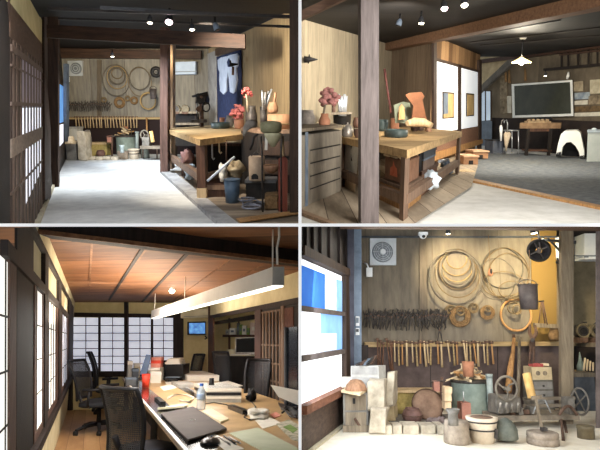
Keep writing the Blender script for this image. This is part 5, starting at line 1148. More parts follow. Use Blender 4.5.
    for (p, q) in ((P0, P1), (P0, P2), (P2, P3)):
        p = V((p.x, p.y, .36))+(d1*.12+d2*.1 if p == P0 else d1*.1-d2*.1); q = V((q.x, q.y, .36))+(d2*.1-d1*.1 if q == P1 else d1*.1-d2*.1 if q == P2 else -d1*.1-d2*.1); t.part('stretcher', MB().bar(p, q, .1, .13), G('bench_leg'))
    # ---- side cabinet along the plank wall
    zc = 1.12; c0 = R.on(257, 129.9, zc); c1 = R.on(290, 130, zc); c1.y = c0.y-.3; wx = lambda yy: along(Q, D1, yy).x-.03
    pts = [c0, V((wx(c1.y), c1.y, zc)), V((wx(11.6), 11.6, zc)), V((c0.x-.4, 11.6, zc))]
    t = R.thing('side_cabinet', 'dark wooden cabinet along the plank wall at the end of the workbench', 'cabinet', (c0.x, c0.y, 0.06))
    t.part('case', MB().prism([V((p.x, p.y, .06)) for p in pts], UP*(zc-.12)), G('black_wood')); t.part('top_board', MB().prism([V((p.x, p.y, zc-.06)) for p in pts], UP*.06), G('bench_leg'))
    for s in (.3, .62): t.part('drawer', MB().bar(c0+(pts[1]-c0)*.05-UP*s+V((0, -.03, 0)), c0+(pts[1]-c0)*.9-UP*s+V((0, -.03, 0)), .03, .24), G('dark_post'))
    # ---- things on the bench (z) and the cabinet (zc)
    pot(R, 'black_pan', 'low round black iron pan on the workbench corner', 'pan', (211.5, 229.5, 122.5, 129), z, [(.9, 0), (1, .15), (1, 1), (.94, 1), (.92, .3), (.1, .25)], 'pan_black', 2.2)
    pot(R, 'small_cup', 'small ochre cup behind the black pan', 'cup', (219.5, 225, 117.5, 126.6), z, PAIL, 'clay', 1.2)
    pot(R, 'grey_pot', 'dark grey pot behind the black pan under the pink flowers', 'pot', (225.5, 234, 115.5, 127), z, JAR, 'stone_dark', 1.5)
    pot(R, 'clay_mug', 'orange clay mug right of the black pan', 'mug', (234, 244.5, 119.5, 129), z, [(.8, 0), (.9, .1), (1, 1), (.88, 1), (.8, .2), (.1, .15)], 'clay', 1.6)
    c = R.at(236.5, 112, 12.2); flower(R, c, .155, 'dried_flowers', 'round bunch of dried pink flowers in the grey pot', 'pink_flower', [c, R.at(231, 118, 12.2)], 34)
    c = R.at(246.5, 93.2, 10.6); kq = R.m(246, 93, 10.6); flower(R, c, .1, 'red_flower_head', 'flat red flower head standing above the pots before the plank wall', 'red_flower', [c, R.at(248, 112, 10.6)], 22, 5)
    pot(R, 'iron_pot', 'dark iron pot on the side cabinet under the red flower head', 'pot', (245.5, 257.5, 105.5, 128), 1.12, JAR, 'iron', 1.3)
    pot(R, 'grey_bowl', 'grey bowl in front of the dark iron pot', 'bowl', (246, 258, 119.5, 131), z, BOWL, 'silver', 1.4)
    R.single('funnel', MB().tube([R.at(243.5, 136, 8.6), R.at(246, 128, 8.6), R.at(250, 124, 8.65), R.at(255, 123, 8.7)], [.015, .045, .07, .06], 14, flat=.6), G('stone_dark'), 'curved dark grey horn-shaped shield at the cabinet edge', 'tool')
    pot(R, 'dark_tumbler', 'dark tumbler holding bright metal tubes on the side cabinet', 'cup', (260, 267.5, 106.5, 128.5), zc, PAIL, 'iron', 1.2)
    for i, (u0, v0, u1, v1_) in enumerate(((262, 90, 263, 110), (265, 92, 264.5, 110), (271.5, 89, 265.5, 109), (268.5, 91, 265, 110))):
        y = 10.85+.05*i; kq = R.m(265, 100, y); R.single('metal_tube', MB().tube([R.at(u0, v0, y), R.at(u1, v1_, y)], 1.1*kq, 8), G('steel'), 'bright metal tube standing in the dark tumbler, %s from the left' % nth((1, 2, 4, 3)[i]), 'tube', 'metal tubes in the tumbler')
    R.single('chisel', MB().tube([R.at(275.5, 92.5, 10.9), R.at(273, 108, 10.9)], 1.6*.018, 8), G('tub_wood'), 'brown handled chisel sticking up behind the brown jug', 'tool')
    pot(R, 'brown_jug', 'round brown jug on the lid of the wooden tub', 'jug', (267.5, 278.5, 102.5, 113.5), zc+.27, JAR, 'tub_wood', 1.0)
    pot(R, 'wooden_tub', 'low round wooden tub on the side cabinet near the right post', 'tub', (267.5, 290.5, 114.3, 129.3), zc, [(.94, 0), (1, 1), (.95, 1), (.9, .9), (.1, .9)], 'tub_wood', .7, parts=(('hoop', [(.97, .3), (.995, .3), (1.0, .4), (.98, .4)], 'bamboo_dark'),))
    # ---- grinder on its stand, before the cabinet
    y = 8.15; kq = R.m(270, 130, y); q = lambda u, v, d=0: R.at(u, v, y+d); t = R.thing('bench_grinder', 'olive grey hand mill with a flat lid on a pale tapering stand', 'mill', R.on(272, 208, .06))
    t.part('body', MB().lathe(V((q(271, 133).x, y, q(271, 133).z)), [(8*kq, 0), (10.6*kq, 2*kq), (11*kq, 8*kq), (9.6*kq, 11*kq), (2*kq, 12*kq)], 20, .8), G('olive'))
    t.part('hopper', MB().lathe(V((q(273, 147).x, y, q(273, 147).z)), [(2*kq, 0), (8.6*kq, 11*kq), (9*kq, 14*kq)], 18, .8), G('olive_pale')); t.part('post', MB().bar(q(266.5, 133), q(266, 150), 2.6*kq), G('cloth_white'))
    for u, w in ((262, -1), (281, 1)): t.part('leg', MB().tube([q(u+w, 136), q(u, 150), V((q(u, 150).x, y, .08))], .9*kq, 6), G('iron'))
    t.part('crank', MB().tube([q(258, 134, -.1), q(254, 137, -.12), q(252.5, 144, -.12), q(250, 150, -.12)], 1.2*kq, 6), G('iron_dark'))
    # ---- under the bench
    w = .06
    pot(R, 'blue_bucket', 'blue-grey plastic bucket standing on the deck before the workbench', 'bucket', (224.5, 240.5, 179, 204), w, PAIL, 'blue_plastic', 1.5, parts=(('rim', [(.98, .95), (1.05, .96), (1.05, 1.0), (.98, 1.0)], 'blue_plastic'),))
    R.single('white_pole', MB().tube([R.at(207.5, 181, 9.3), R.at(234.5, 157, 9.6)], .022, 8), G('pole_white'), 'thin white pole leaning across under the workbench', 'pole')
    A, ex, ey, ez = R.fbox(205, 226, 183.5, 197, w, .9); t = R.thing('low_crate', 'low dark wooden crate on the deck beside the bench leg', 'crate', A+ex/2); t.part('case', MB().obox(A, ex, ey, ez), G('bench_dark')); t.part('slat', MB().obox(A-Y*.03+ez*.55, ex*1.02, Y*.03, ez*.35), G('bench_leg'))
    zz = w+ez.z
    R.single('white_bag', MB().blob(R.on(222.5, 183, zz)+V((0, .12, .14)), .07, .2, .15, .3, 14, 10, 3, -.9), G('cloth_white'), 'white cloth bag standing on the low crate', 'bag')
    c = R.on(235, 185, .3); R.single('cream_sack', MB().blob(R.at(234.5, 170.5, 10.2), .14, .3, .15, .35, 16, 12, 8), G('sack_cream'), 'cream sack with brown folds bulging behind the blue bucket', 'bag')
    A, ex, ey, ez = R.fbox(226, 243, 178, 188, w, .8); A.y += .6; R.single('sack_box', MB().obox(A, ex*1.1, ey, ez*1.3), G('black_wood'), 'dark box under the cream sack', 'box')
    A, ex, ey, ez = R.fbox(246, 276, 183, 199, w, .5); t = R.thing('dark_case', 'dark grey metal case on the deck under the beige stove', 'case', A+ex/2); t.part('case', MB().obox(A, ex, ey, ez), G('iron_dark')); t.part('lid', MB().obox(A-Y*.02-X*.01+ez, ex*1.04, ey*1.04, UP*.05), G('case_grey'))
    c = R.on(256, 182, w+ez.z+.05); kq = R.m(256, 170, c.y); t = R.thing('clay_stove', 'beige cylindrical clay stove with an arched opening, on the dark case', 'stove', c); c = c+Y*.2
    t.part('body', MB().lathe(c, [(7.6*kq, 0), (8*kq, .02), (8.4*kq, 24*kq), (7.4*kq, 25*kq), (6.6*kq, 22*kq), (.1*kq, 20*kq)], 24), G('stove_beige')); t.part('opening', MB().prism([c+V((x*kq, -8.3*kq, zq*kq)) for x, zq in ((-5, 2.2), (2, 2.2), (2, 5.5), (0, 7.6), (-3, 7.6), (-5, 5.5))], Y*.03), G('black_plastic'))
    t.part('handle', MB().tube([c+UP*22*kq-X*8*kq, c+UP*30*kq, c+UP*22*kq+X*8*kq], .5*kq, 6), G('iron'))
    R.single('rusty_basin', MB().lathe(R.at(271.5, 173, 8.9), [(.05, 0), (.11, .05), (.125, .12), (.1, .12), (.03, .05)], 18, 1.3), G('tub_wood'), 'shallow rusty basin wedged behind the red board', 'basin')
    A, ex, ey, ez = R.fbox(264.5, 278, 196, 210, w, .4); R.single('basket_crate', MB().rough(A, ex, ey, ez, 2, .01, 5), G('straw'), 'small greenish straw basket on the deck by the red board', 'basket')
    rnd = random.Random(2); mb = MB()
    for j in range(9):
        c = R.on(252+rnd.uniform(-7, 6), 203+rnd.uniform(-4, 4), w+.03+.02*j); mb.ring(c, rnd.uniform(.06, .13), rnd.uniform(.12, .26), .012, 20, 5, 'z', .05)
    R.single('wire_coil', mb, G('wire_grey'), 'tangled coil of grey wire lying on the deck', 'wire')
    c = R.on(283, 211, w); y = c.y; t = R.thing('red_board', 'upright reddish board with a pale handle beside the right post', 'board', c); mb = MB(); R.panel(mb, [(278.5, 159), (281, 156.5), (285, 156.5), (287.5, 159), (287.5, 211), (278.5, 211)], R.front(y), .05); t.part('blade', mb, G('red_board')); t.part('handle', MB().tube([R.at(283, 158, y), R.at(282.3, 136, y+.05)], .022, 8), G('pale_wood'))
    A, ex, ey, ez = R.fbox(207, 252, 146, 172, w, .5); t = R.thing('dark_backing', 'dark backing box added behind the workbench to deepen the shade below it', 'chest', A+ex/2); t.part('case', MB().obox(A, ex, ey, ez), G('black_wood')); t.part('lid', MB().obox(A-Y*.03+ez, ex, ey*1.06, UP*.05), G('bench_dark'))  # invented box, a dark backing that deepens the shade under the bench
    for i, (u, v0, v1_) in enumerate(((212, 144, 158), (219, 143.5, 152), (226, 142, 160))): t = R.thing('hanging_tool', ('straight iron tool', 'short pale hooked tool', 'thin tool with a ring')[i]+' hanging under the workbench top', 'tool', R.at(u, v1_, 10.6)); t.part('shaft', MB().tube([R.at(u, v0-2, 10.6), R.at(u+.4, v1_, 10.6)], .014, 6), G(('steel', 'cut_pale', 'rust')[i])); t.part('hook', MB().tube([R.at(u+.4, v1_, 10.6), R.at(u+1.6, v1_+1.5, 10.6), R.at(u+2.6, v1_, 10.6)], .014, 6), G(('steel', 'cut_pale', 'rust')[i]))
    # left under the bench
    R.single('pink_bag', MB().blob(R.at(187, 157, 11.8), .13, .22, .15, .25, 14, 10, 1), G('pink_cloth'), 'dusty pink cloth bundle under the back of the workbench', 'bundle')
    A, ex, ey, ez = R.fbox(181.5, 193, 160, 176, w, .5); t = R.thing('brown_box', 'reddish brown box under the workbench below the pink bundle', 'box', A+ex/2); t.part('case', MB().obox(A, ex, ey, ez), G('red_post')); t.part('lid', MB().obox(A-X*.01-Y*.02+ez, ex*1.05, ey*1.05, UP*.04), G('dark_post'))
    R.single('plastic_bag', MB().blob(R.on(190.5, 180, w)+V((0, .1, .15)), .13, .2, .16, .4, 14, 10, 6, -.9), G('white_bag'), 'bright white plastic bag under the workbench', 'bag')
    # ---- lamps on the ceiling
    trunk_spot(R, 150, 22, 8.6, 'lit track spotlight left of the brightest one, over the passage', 1, (0, -.1), s=1.0)
    trunk_spot(R, 169, 21.5, 8.6, 'brightest track spotlight shining at the viewer over the red post', 2, (0, -.8), s=1.35)
    trunk_spot(R, 192, 29, 8.8, 'lit track spotlight right of the brightest one, over the workbench', 1, (.1, -.2), s=.9)
    t, P, d = trunk_spot(R, 217, 29, 9, 'unlit blue-grey track spotlight over the workbench', 0, (.35, -.1), mat='slate', s=1.1)
    trunk_spot(R, 112.5, 56, 13.4, 'small lit spotlight behind the cross beam before the far hoops', 1, (0, .1), s=.6)
    R.single('lamp_track', MB().bar(R.on(100, 7.5, H1-.02), R.on(232, 15, H1-.02), .06, .04), G('mid_black'), 'black lamp track along the dark passage ceiling', 'track')
    c = R.on(67, 54, HB1-.02); t = R.thing('smoke_detector', 'small pale round detector on the rear ceiling at the left', 'detector', c); t.part('body', MB().lathe(c-UP*.05, [(.06, 0), (.08, .05)], 14), G('ac_white')); t.part('lens', MB().lathe(c-UP*.07, [(.02, 0), (.03, .02)], 10), G('fan_grey'))
for nm, a in dict(ac_blue=((168, 184, 206), (190, 204, 222), 3, .5), cloth_coat=((176, 182, 196), (206, 210, 220), 4, .9), pan_black=((48, 58, 58), (72, 84, 82), 4, .5), olive=((106, 104, 78), (140, 136, 106), 5, .6), olive_pale=((150, 146, 116), (184, 178, 148), 4, .7), pole_white=((186, 194, 206), (214, 220, 230), 4, .6),
        sack_cream=((104, 84, 54), (190, 176, 148), 3, .9), case_grey=((70, 70, 72), (98, 98, 100), 4, .6), stove_beige=((142, 122, 104), (180, 160, 138), 4, .8), wire_grey=((88, 90, 100), (136, 138, 150), 8, .5), pink_cloth=((128, 92, 88), (172, 134, 126), 5, .9)).items(): mottled(nm, *a)
room1()
# ------------------------------------------------------------------ room 2: workbench corner and the matted corner with the screen
def room2():
    R = R2
    # ---- workbench
    z = .95; P0 = R.on(407, 150, z); P1 = R.on(339, 136.5, z); P2 = R.on(462, 131.5, z)
    t, a, b = bench(R, 'work_bench', 'long worn yellowish workbench seen from its corner, full of things below', P0, P1, P2, z, .11, .3, (), R.off(PLP2, .04))
    P3 = P1+P2-P0; d1 = a.normalized(); d2 = b.normalized()
    for i, (P, s1, s2, w) in enumerate(((P0, 1, 1, .15), (P1, -1, 1, .14), (P2, 1, -1, .13))):
        C = P+d1*s1*.1+d2*s2*.1; l = t.part('leg', MB().prism([V((C.x, C.y, .05))+d1*sx*w*.5+d2*sy*w for sx, sy in ((-1, -1), (1, -1), (1, 1), (-1, 1))], UP*(z-.15)), G('bench_leg'))
    zl = .3
    for (p, q) in ((P0, P1), (P0, P2)):
        m = lambda P: V((P.x, P.y, zl))+(d1*.1 if P in (P0, P2) else -d1*.1)+(d2*.1 if P in (P0, P1) else -d2*.1); t.part('stretcher', MB().bar(m(p), m(q), .1, .13), G('bench_leg'))
    # lower floor boards for things under it
    und = lambda s, q: P0+(P1-P0)*s+(P2-P0)*q
    def ubox(name, label, cat, s0, s1, q0, q1, z0, z1, mat, lid=None):
        O = und(s0, q0); O = V((O.x, O.y, z0)); ex = (P1-P0)*(s1-s0); ey = (P2-P0)*(q1-q0); t = R.thing(name, label, cat, O+ex*.5+ey*.5)
        t.part('case', MB().obox(O, ex, ey, UP*(z1-z0)), G(mat)); 
        if lid: t.part('lid', MB().obox(O-ex*.03-ey*.03+UP*(z1-z0), ex*1.06, ey*1.06, UP*.05), G(lid))
        return t, O, ex, ey
    t, O, ex, ey = ubox('marked_box', 'brown wooden box with an orange-red emblem under the front of the workbench', 'box', .08, .34, .08, .25, .42, .74, 'box_brown')
    mb = MB(); c = O+ex*.55+UP*.12; e1 = ex.normalized(); n = -ey.normalized()*.012
    mb.prism([c+e1*x+UP*q+n for x, q in ((-.16, -.05), (.16, -.05), (.14, .06), (.05, .09), (.02, .17), (-.04, .1), (-.13, .07))], n*.3); t.part('emblem', mb, G('emblem_orange'))
    t, O, ex, ey = ubox('lower_box', 'pale brown wooden box on the deck under the marked box', 'box', .08, .42, .08, .3, .05, .34, 'tan_wood', 'bench_leg')
    rnd = random.Random(4)
    for i in range(8):
        O2 = und(.1+.03*i, .08); O2.z = .76+.012*(i % 3); d = (P1-P0).normalized(); R.single('wood_strip', MB().bar(O2, O2+d*rnd.uniform(.15, .3)+V((0, rnd.uniform(-.1, .2), rnd.uniform(-.02, .06))), .03, .02), G(('cut_pale', 'pale_wood', 'old_wood')[i % 3]), 'thin wood strip lying in the marked box under the bench', 'wood', 'wood strips in the marked box')
    t, O, ex, ey = ubox('black_case', 'black carrying case with a pale top standing under the right side of the workbench', 'case', .1, .42, .34, .54, .42, .78, 'case_brown')
    t.part('top_cover', MB().obox(O-ex*.02-ey*.02+UP*.22, ex*1.05, ey*1.05, UP*.17), G('slate_dark')); t.part('handle', MB().tube([O+ey*(.3+.4*j/6)+UP*(.39+.06*math.sin(math.pi*j/6)) for j in range(7)], .016, 6), G('black_plastic')); t.part('band', MB().obox(O-ex*.03-ey*.03+UP*.2, ex*1.06, ey*1.06, UP*.03), G('slate'))
    t, O, ex, ey = ubox('dark_crate', 'dark brown wooden crate low under the right side of the workbench', 'crate', .1, .5, .32, .6, .05, .41, 'box_brown', 'bench_dark')
    t, O, ex, ey = ubox('tilted_board', 'brown board leaning inside behind the front leg of the workbench', 'board', .12, .3, .265, .285, .42, .8, 'box_brown')
    for i in range(3): p = und(.12, .3+.012*i); p.z = .45; R.single('iron_rod', MB().tube([p, p+UP*.4+(P2-P0).normalized()*.05], .018, 6), G('iron_dark'), 'dark iron rod standing under the workbench beside the case, %s from the left' % nth(i+1), 'rod', 'iron rods under the bench')
    p = und(.05, .4); p.z = .3; R.single('plastic_bag', MB().blob(p, .12, .3, .15, .3, 16, 12, 12, -.95), G('white_bag'), 'pale blue-white plastic bag low under the right side of the workbench', 'bag')
    p = und(.14, .9); p.z = .2; R.single('blue_bag', MB().blob(p, .12, .3, .14, .4, 14, 10, 21, -.95), G('slate'), 'crumpled blue-grey bag on the deck beside the right leg of the workbench', 'bag')
    p = und(.14, .8); p.z = .42; R.single('short_pipe', MB().tube([p-d2*.5, p+d2*.5-UP*.06], .035, 10), G('steel'), 'short bright pipe lying above the blue-grey bag', 'pipe')
    p = und(.72, .035); p.z = .36; O = p; t = R.thing('white_jug_sheet', 'white cloth hanging under the left end of the workbench', 'cloth', p); t.part('cloth', MB().rough(p-UP*.02, (P1-P0)*.2, Y*.15, UP*.46, 4, .03, 6), G('cloth_white')); t.part('tie', MB().tube([p+(P1-P0)*.1-Y*.05+UP*.45, p+(P1-P0)*.1-Y*.08+UP*.2], .012, 5), G('iron'))
    R.single('brown_crate', MB().rough(V((p.x, p.y, .05)), (P1-P0)*.2, Y*.4, UP*.3, 2, .01, 2), G('beige_brick'), 'pale brown carton on the deck below the white cloth', 'carton')
    # ---- side cabinet (left)
    zc = 1.12; A = R.on(303, 204, .05); dB = R2.dir(600); c0 = V((A.x, A.y, .05)); w = 1.05
    e1 = (R.on(341, 191, .05)-R.on(306, 206, .05)); e1.z = 0; O = R.on(306, 206, .05); O = O-e1*.2; e2 = V((-.15, 1, 0))*1.6
    t = R.thing('side_cabinet', 'grey wooden cabinet with shallow drawers at the left end of the workbench', 'cabinet', O+e1*.5)
    t.part('case', MB().obox(O, e1*1.2, e2, UP*(zc-.09)), G('grey_board')); t.part('top_board', MB().obox(O-e1*.02-Y*.04+UP*(zc-.04), e1*1.23, e2*1.04, UP*.045), G('old_wood'))
    t.part('front_post', MB().obox(O+e1*.18-Y*.03, e1*.07, Y*.06, UP*(zc-.05)), G('slate'))
    for i in range(4):
        d = t.part('drawer', MB().obox(O+e1*.3-Y*.025+UP*(.05+.19*i), e1*.86, Y*.04, UP*.17), G('grey_board')); t.part('gap', MB().obox(O+e1*.3-Y*.03+UP*(.22+.19*i), e1*.86, Y*.03, UP*.02), G('iron_dark'), d)
    # things on the cabinet
    zt = zc+.005
    pot(R, 'grey_kettle', 'blurred dark grey iron pot at the very left on the cabinet', 'pot', (299, 315.5, 110, 127), zt, JAR, 'stone_dark', 1.2)
    t, c, r, h = pot(R, 'copper_vase', 'round orange clay vase holding dried flowers', 'vase', (318.5, 330.5, 113.5, 128), zt, [(.6, 0), (.95, .3), (1, .5), (.6, .85), (.66, 1), (.5, 1), (.1, .8)], 'clay', 1.2)
    c = R.at(329, 97.5, c.y); flower(R, c, .17, 'dried_flowers', 'bunch of dried pink flowers on a thin stem in the orange vase', 'pink_flower2', [R.at(329, 99, c.y), R.at(325, 106, c.y), R.at(323.5, 114, c.y)], 40, 3)
    R.single('dark_cylinder', MB().tube([R.at(333.5, 115, 11.2), R.at(333.8, 103, 11.2)], 2.2*.0163, 10), G('rust'), 'dark brown rolled tube between the flowers and the bright tubes', 'tube')
    pot(R, 'black_pot', 'black iron pot on the cabinet holding bright tubes', 'pot', (333, 351, 112.5, 125), zt, [(.85, 0), (.95, .1), (1, .85), (1.05, .88), (1.05, 1), (.9, 1), (.85, .5), (.1, .4)], 'iron_dark', 1.2)
    for i, (u0, u1) in enumerate(((338.5, 340), (341.5, 342), (344.5, 343.5), (346.5, 345))):
        y = 11.6; R.single('metal_tube', MB().tube([R.at(u0, 94+i % 2*2, y), R.at(u1, 116, y)], 1.35*.0193, 8), G('steel'), 'bright metal tube standing in the black pot, %s from the left' % nth(i+1), 'tube', 'metal tubes in the black pot')
    R.single('rod_holder', MB().bar(R.at(331, 113.5, 10.9), R.at(352, 113, 10.9), .03, .04), G('old_wood'), 'thin wooden bar laid across the black pot', 'bar')
    # things on the bench
    zt = z
    pot(R, 'tin_kettle', 'dull silver kettle with a knob on the workbench left of the grey pillar', 'kettle', (341.5, 353.5, 122.5, 137.5), zt, [(.7, 0), (1, .15), (.95, .5), (.55, .78), (.5, .8), (.45, .84), (.12, .88), (.14, 1), (.02, 1)], 'silver', 1.4)
    t, c, r, h = pot(R, 'clay_pot', 'small reddish clay pot beside the silver kettle', 'pot', (353.5, 362.5, 129, 138), zt, BOWL, 'rust', 1.4)
    pot(R, 'dark_jar', 'dark jar behind the small reddish pot', 'jar', (352.5, 361, 117.5, 128), zt+.09, JAR, 'bench_dark', 1.2)
    pot(R, 'black_pan', 'round black iron pan on the middle of the workbench', 'pan', (384.5, 407, 129.5, 138), zt, [(.9, 0), (1, .15), (1, 1), (.94, 1), (.92, .3), (.1, .25)], 'pan_black', 2.0)
    pot(R, 'dark_bowl', 'dark green bowl just right of the grey pillar', 'bowl', (377, 388, 119.5, 131.5), zt, BOWL, 'pan_black', 1.3)
    pot(R, 'ochre_tin', 'small ochre tin behind the black pan', 'tin', (390.5, 399, 118, 129), zt, [(.96, 0), (1, .05), (1, .95), (.9, 1), (.1, 1)], 'clay', 1.3)
    pot(R, 'pale_cup', 'small pale cup near the grey pillar on the bench', 'cup', (388, 394, 112.5, 120), zt+.08, PAIL, 'tan_wood', 1.2)
    y = 11.6
    R.single('green_board', R.panel(MB(), [(393.5, 105), (403, 101.5), (409, 103), (411, 109), (409.5, 123), (395, 123)], R.front(12.2), .05), G('board_green'), 'grey-green rounded board leaning at the back of the bench', 'board')
    R.single('tan_board', R.panel(MB(), [(399, 107), (401.5, 104), (404, 108), (404.5, 119), (398, 120)], R.front(11.9), .05), G('tan_wood'), 'narrow tan board in front of the grey-green board', 'board')
    R.single('orange_board', R.panel(MB(), [(405, 95), (409, 93), (421, 92), (424, 96), (422, 100), (426.5, 121), (411, 122), (413, 106)], R.front(11.6), .05), G('board_orange'), 'orange-brown notched board leaning on the plank wall', 'board')
    R.single('drift_wood', MB().tube([R.at(407, 123.5, 11.4), R.at(415, 122, 11.5), R.at(424, 122.5, 11.5), R.at(432, 125.5, 11.4)], [.05, .09, .08, .05], 10), G('pale_wood'), 'pale twisted log lying at the back of the bench', 'log')
    for i, (u, v) in enumerate(((413, 129), (420, 128.5), (427, 129.5))): R.single('dark_block', MB().rough(R.on(u, v+2.5, zt), X*.1, Y*.3, UP*.09, 2, .02, i), G(('bench_dark', 'rust', 'tub_wood')[i]), ('dark', 'rusty', 'brown')[i]+' small block on the bench in front of the pale log', 'block', 'blocks on the bench')
    R.single('long_pipe', MB().tube([R.at(384.5, 69, 12.4), R.at(387, 86, 12.35), R.at(391, 113, 12.2)], 1.1*.0205, 8), G('red_dark'), 'long thin dark red rod leaning on the plank wall behind the bench', 'rod')
    P = R.hit(306, 60, PLL2); e = -DA2*.15; kq = R.m(306, 60, P.y); t = R.thing('wall_hook', 'black star-shaped iron bracket on the plank wall at the left edge', 'hook', P)
    P = P+V((.1, -.15, 0)); t.part('plate', MB().tube([P-X*7*kq, P, P+X*6.5*kq], [3*kq, 2.2*kq, .3*kq], 8), G('iron_dark')); t.part('prong', MB().tube([P-X*2*kq+UP*5*kq, P-X*2*kq, P-X*3*kq-UP*4*kq], [.4*kq, 1.8*kq, .4*kq], 8), G('iron_dark'))
    # ---- step boxes by the sliding doors
    for i, (u0, u1, vt, vb, lb) in enumerate(((463.5, 478, 155.5, 164.5, 'nearer of the two low wooden step boxes by the white sliding doors'), (473, 488, 150.5, 158.5, 'farther of the two low wooden step boxes by the white sliding doors'))):
        A, ex, ey, ez = R.fbox(u0, u1, vt, vb, .05, .55, (Y-X*.12)); t = R.thing('step_box', lb, 'box', A+ex/2, 'step boxes'); t.part('case', MB().obox(A, ex, ey, ez-UP*.04), G('step_wood')); t.part('top_board', MB().obox(A-ex*.03-Y*.04+ez-UP*.04, ex*1.06, ey*1.06, UP*.04), G('step_top'))
        t.part('opening', MB().obox(A+ex*.35-Y*.01, ex*.3, Y*.02, ez*.45), G('black_wood'))
    R.single('slipper_tray', MB().rough(R.on(461, 173, .03), X*.32, Y*.4, UP*.03, 2, .015, 3), G('pale_wood'), 'flat pale wooden scraps on the mat before the step boxes', 'wood')
    # ---- along the dark dado
    wl = lambda d: (W2-V((0, d, 0)), PLW2[1])
    nx = (R.hit(560, 130, PLW2)-R.hit(500, 130, PLW2)).normalized()
    # screen
    pl = (W2-V((0, .5, 0)), PLW2[1]); t = R.thing('display_board', 'big dark display screen in a white frame on the back wall', 'screen', R.hit(542, 117, pl))
    mb = MB(); R.panel(mb, [(512, 84.3), (572.5, 80), (573.5, 116), (513, 117.8)], pl, .02); t.part('frame', mb, G('tv_white'))
    mb = MB(); R.panel(mb, [(514.3, 86), (570, 82), (571, 113.6), (515, 115.4)], R.off(pl, .022), .006); t.part('panel', mb, G('screen_olive'))
    mb = MB(); R.panel(mb, [(533, 118), (552, 117), (552, 119), (533, 119.6)], pl, .02); t.part('stand', mb, G('black_plastic'))
    mb = MB(); mb.bar(R.hit(571.5, 90, R.off(pl, .03)), R.hit(571.8, 112, R.off(pl, .03)), .03, .05); t.part('pen_tray', mb, G('tv_white'))
    # pendant lamp
    y = 15.0; c = R.at(521.5, 60.5, y); kq = R.m(521, 60, y); t = R.thing('pendant_lamp', 'glowing white plate-shaped pendant lamp before the screen', 'lamp', c)
    t.part('shade', MB().lathe(c-UP*2*kq, [(9.5*kq, 0), (9.3*kq, .6*kq), (2.6*kq, 4.2*kq), (1.4*kq, 5.2*kq)], 26, 1, None, 0, False), G('shade_glow')); t.part('bulb', MB().blob(c-UP*1.8*kq, 2.8*kq, 2.8*kq, 2.4*kq, 0), G('lamp_hot')); t.part('cord', MB().tube([c+UP*3*kq, V((c.x, c.y, H2))], .012, 6), G('black_plastic')); t.part('ceiling_rose', MB().lathe(V((c.x, c.y, H2-.05)), [(.07, 0), (.09, .05)], 12), G('cloth_white'))
    trunk_spot(R, 545.5, 75.5, 17.5, 'small lit spotlight just above the top edge of the screen', 1, (0, -.1), s=.5)
    # high shelf with rack
    pl2 = (W2-V((0, .6, 0)), PLW2[1]); t = R.thing('high_shelf', 'dark high shelf with an open rack on it at the upper right', 'shelf', R.hit(575, 70, pl2))
    mb = MB(); R.panel(mb, [(546, 68.5), (615, 62), (615, 65), (546, 71)], pl2, .1); t.part('shelf_board', mb, G('black_wood'))
    for u in (561, 567.5, 577.5, 588, 597): mb = MB(); R.panel(mb, [(u, 49.5-.1*(u-560)), (u+1.6, 49.5-.1*(u-560)), (u+1.6, 69-.1*(u-560)), (u, 69-.1*(u-560))], pl2, .02); t.part('upright', mb, G('black_wood'))
    mb = MB(); R.panel(mb, [(560, 54), (615, 48), (615, 50), (560, 56)], pl2, .03); t.part('rail', mb, G('dark_beam'))
    mb = MB(); R.panel(mb, [(480, 63), (530, 60), (545, 60), (545, 64), (500, 68)], (W2-V((0, .05, 0)), PLW2[1]), .02)
    # wall sheets
    sheets = (((574, 82), (583.5, 81), (583.5, 91), (574, 91.5), 'sheet_tan', 'tan sheet pinned highest beside the screen'), ((575, 93), (590, 92), (590, 99), (575, 99.5), 'sheet_blue', 'blue-grey photo sheet on the wall beside the screen'), ((590.5, 80), (604, 79), (604, 93), (590.5, 94), 'sheet_cream', 'pale cream sheet high at the edge of the picture beside the screen'),
              ((575, 101), (588, 100), (588, 104.5), (575, 105), 'sheet_pale', 'long pale strip sheet in the middle right of the screen'), ((589, 96), (604, 95), (604, 104), (589, 105), 'sheet_brown', 'brownish photo sheet at the right edge'), ((575, 107), (604, 105.5), (604, 111), (575, 112), 'sheet_dark', 'dark brown wide photo sheet right of the screen'), ((575, 113), (604, 111.8), (604, 116), (575, 116.5), 'sheet_pale', 'lowest pale sheet above the dark dado'),
              ((482, 99), (492, 98), (492, 115), (484, 117), 'sheet_tan', 'tan poster behind the glazed little door'), ((500, 76), (507, 75.5), (508, 113), (501, 114), 'sheet_brown', 'tall brown hanging sheet left of the screen'), ((507.5, 96), (511.5, 96), (511.5, 113), (508, 113), 'sheet_pale', 'narrow pale sheet just left of the screen frame'))
    for *q, m, lb in sheets: R.single('wall_sheet', R.panel(MB(), q, (W2-V((0, .1, 0)), PLW2[1]), .02), G(m), lb, 'poster', 'sheets on the back wall')
    for i, (u, v0, v1_) in enumerate(((505.5, 66, 82), (509, 70, 83), (525, 68, 81))): R.single('hanging_tool', MB().tube([R.hit(u, v0, (W2-V((0, .2, 0)), PLW2[1])), R.hit(u+.5, v1_, (W2-V((0, .2, 0)), PLW2[1]))], [.03, .05], 8), G('straw'), 'thin straw-coloured tool hanging on the wall above the screen, %s from the left' % nth(i+1), 'tool', 'tools hung above the screen')
    R.single('white_hook', MB().tube([R.hit(u, v, (W2-V((0, .3, 0)), PLW2[1])) for u, v in ((568.5, 72), (568, 76), (567, 79))], [.02, .05, .03], 8), G('white_plastic'), 'small white hook hanging under the high shelf', 'hook')
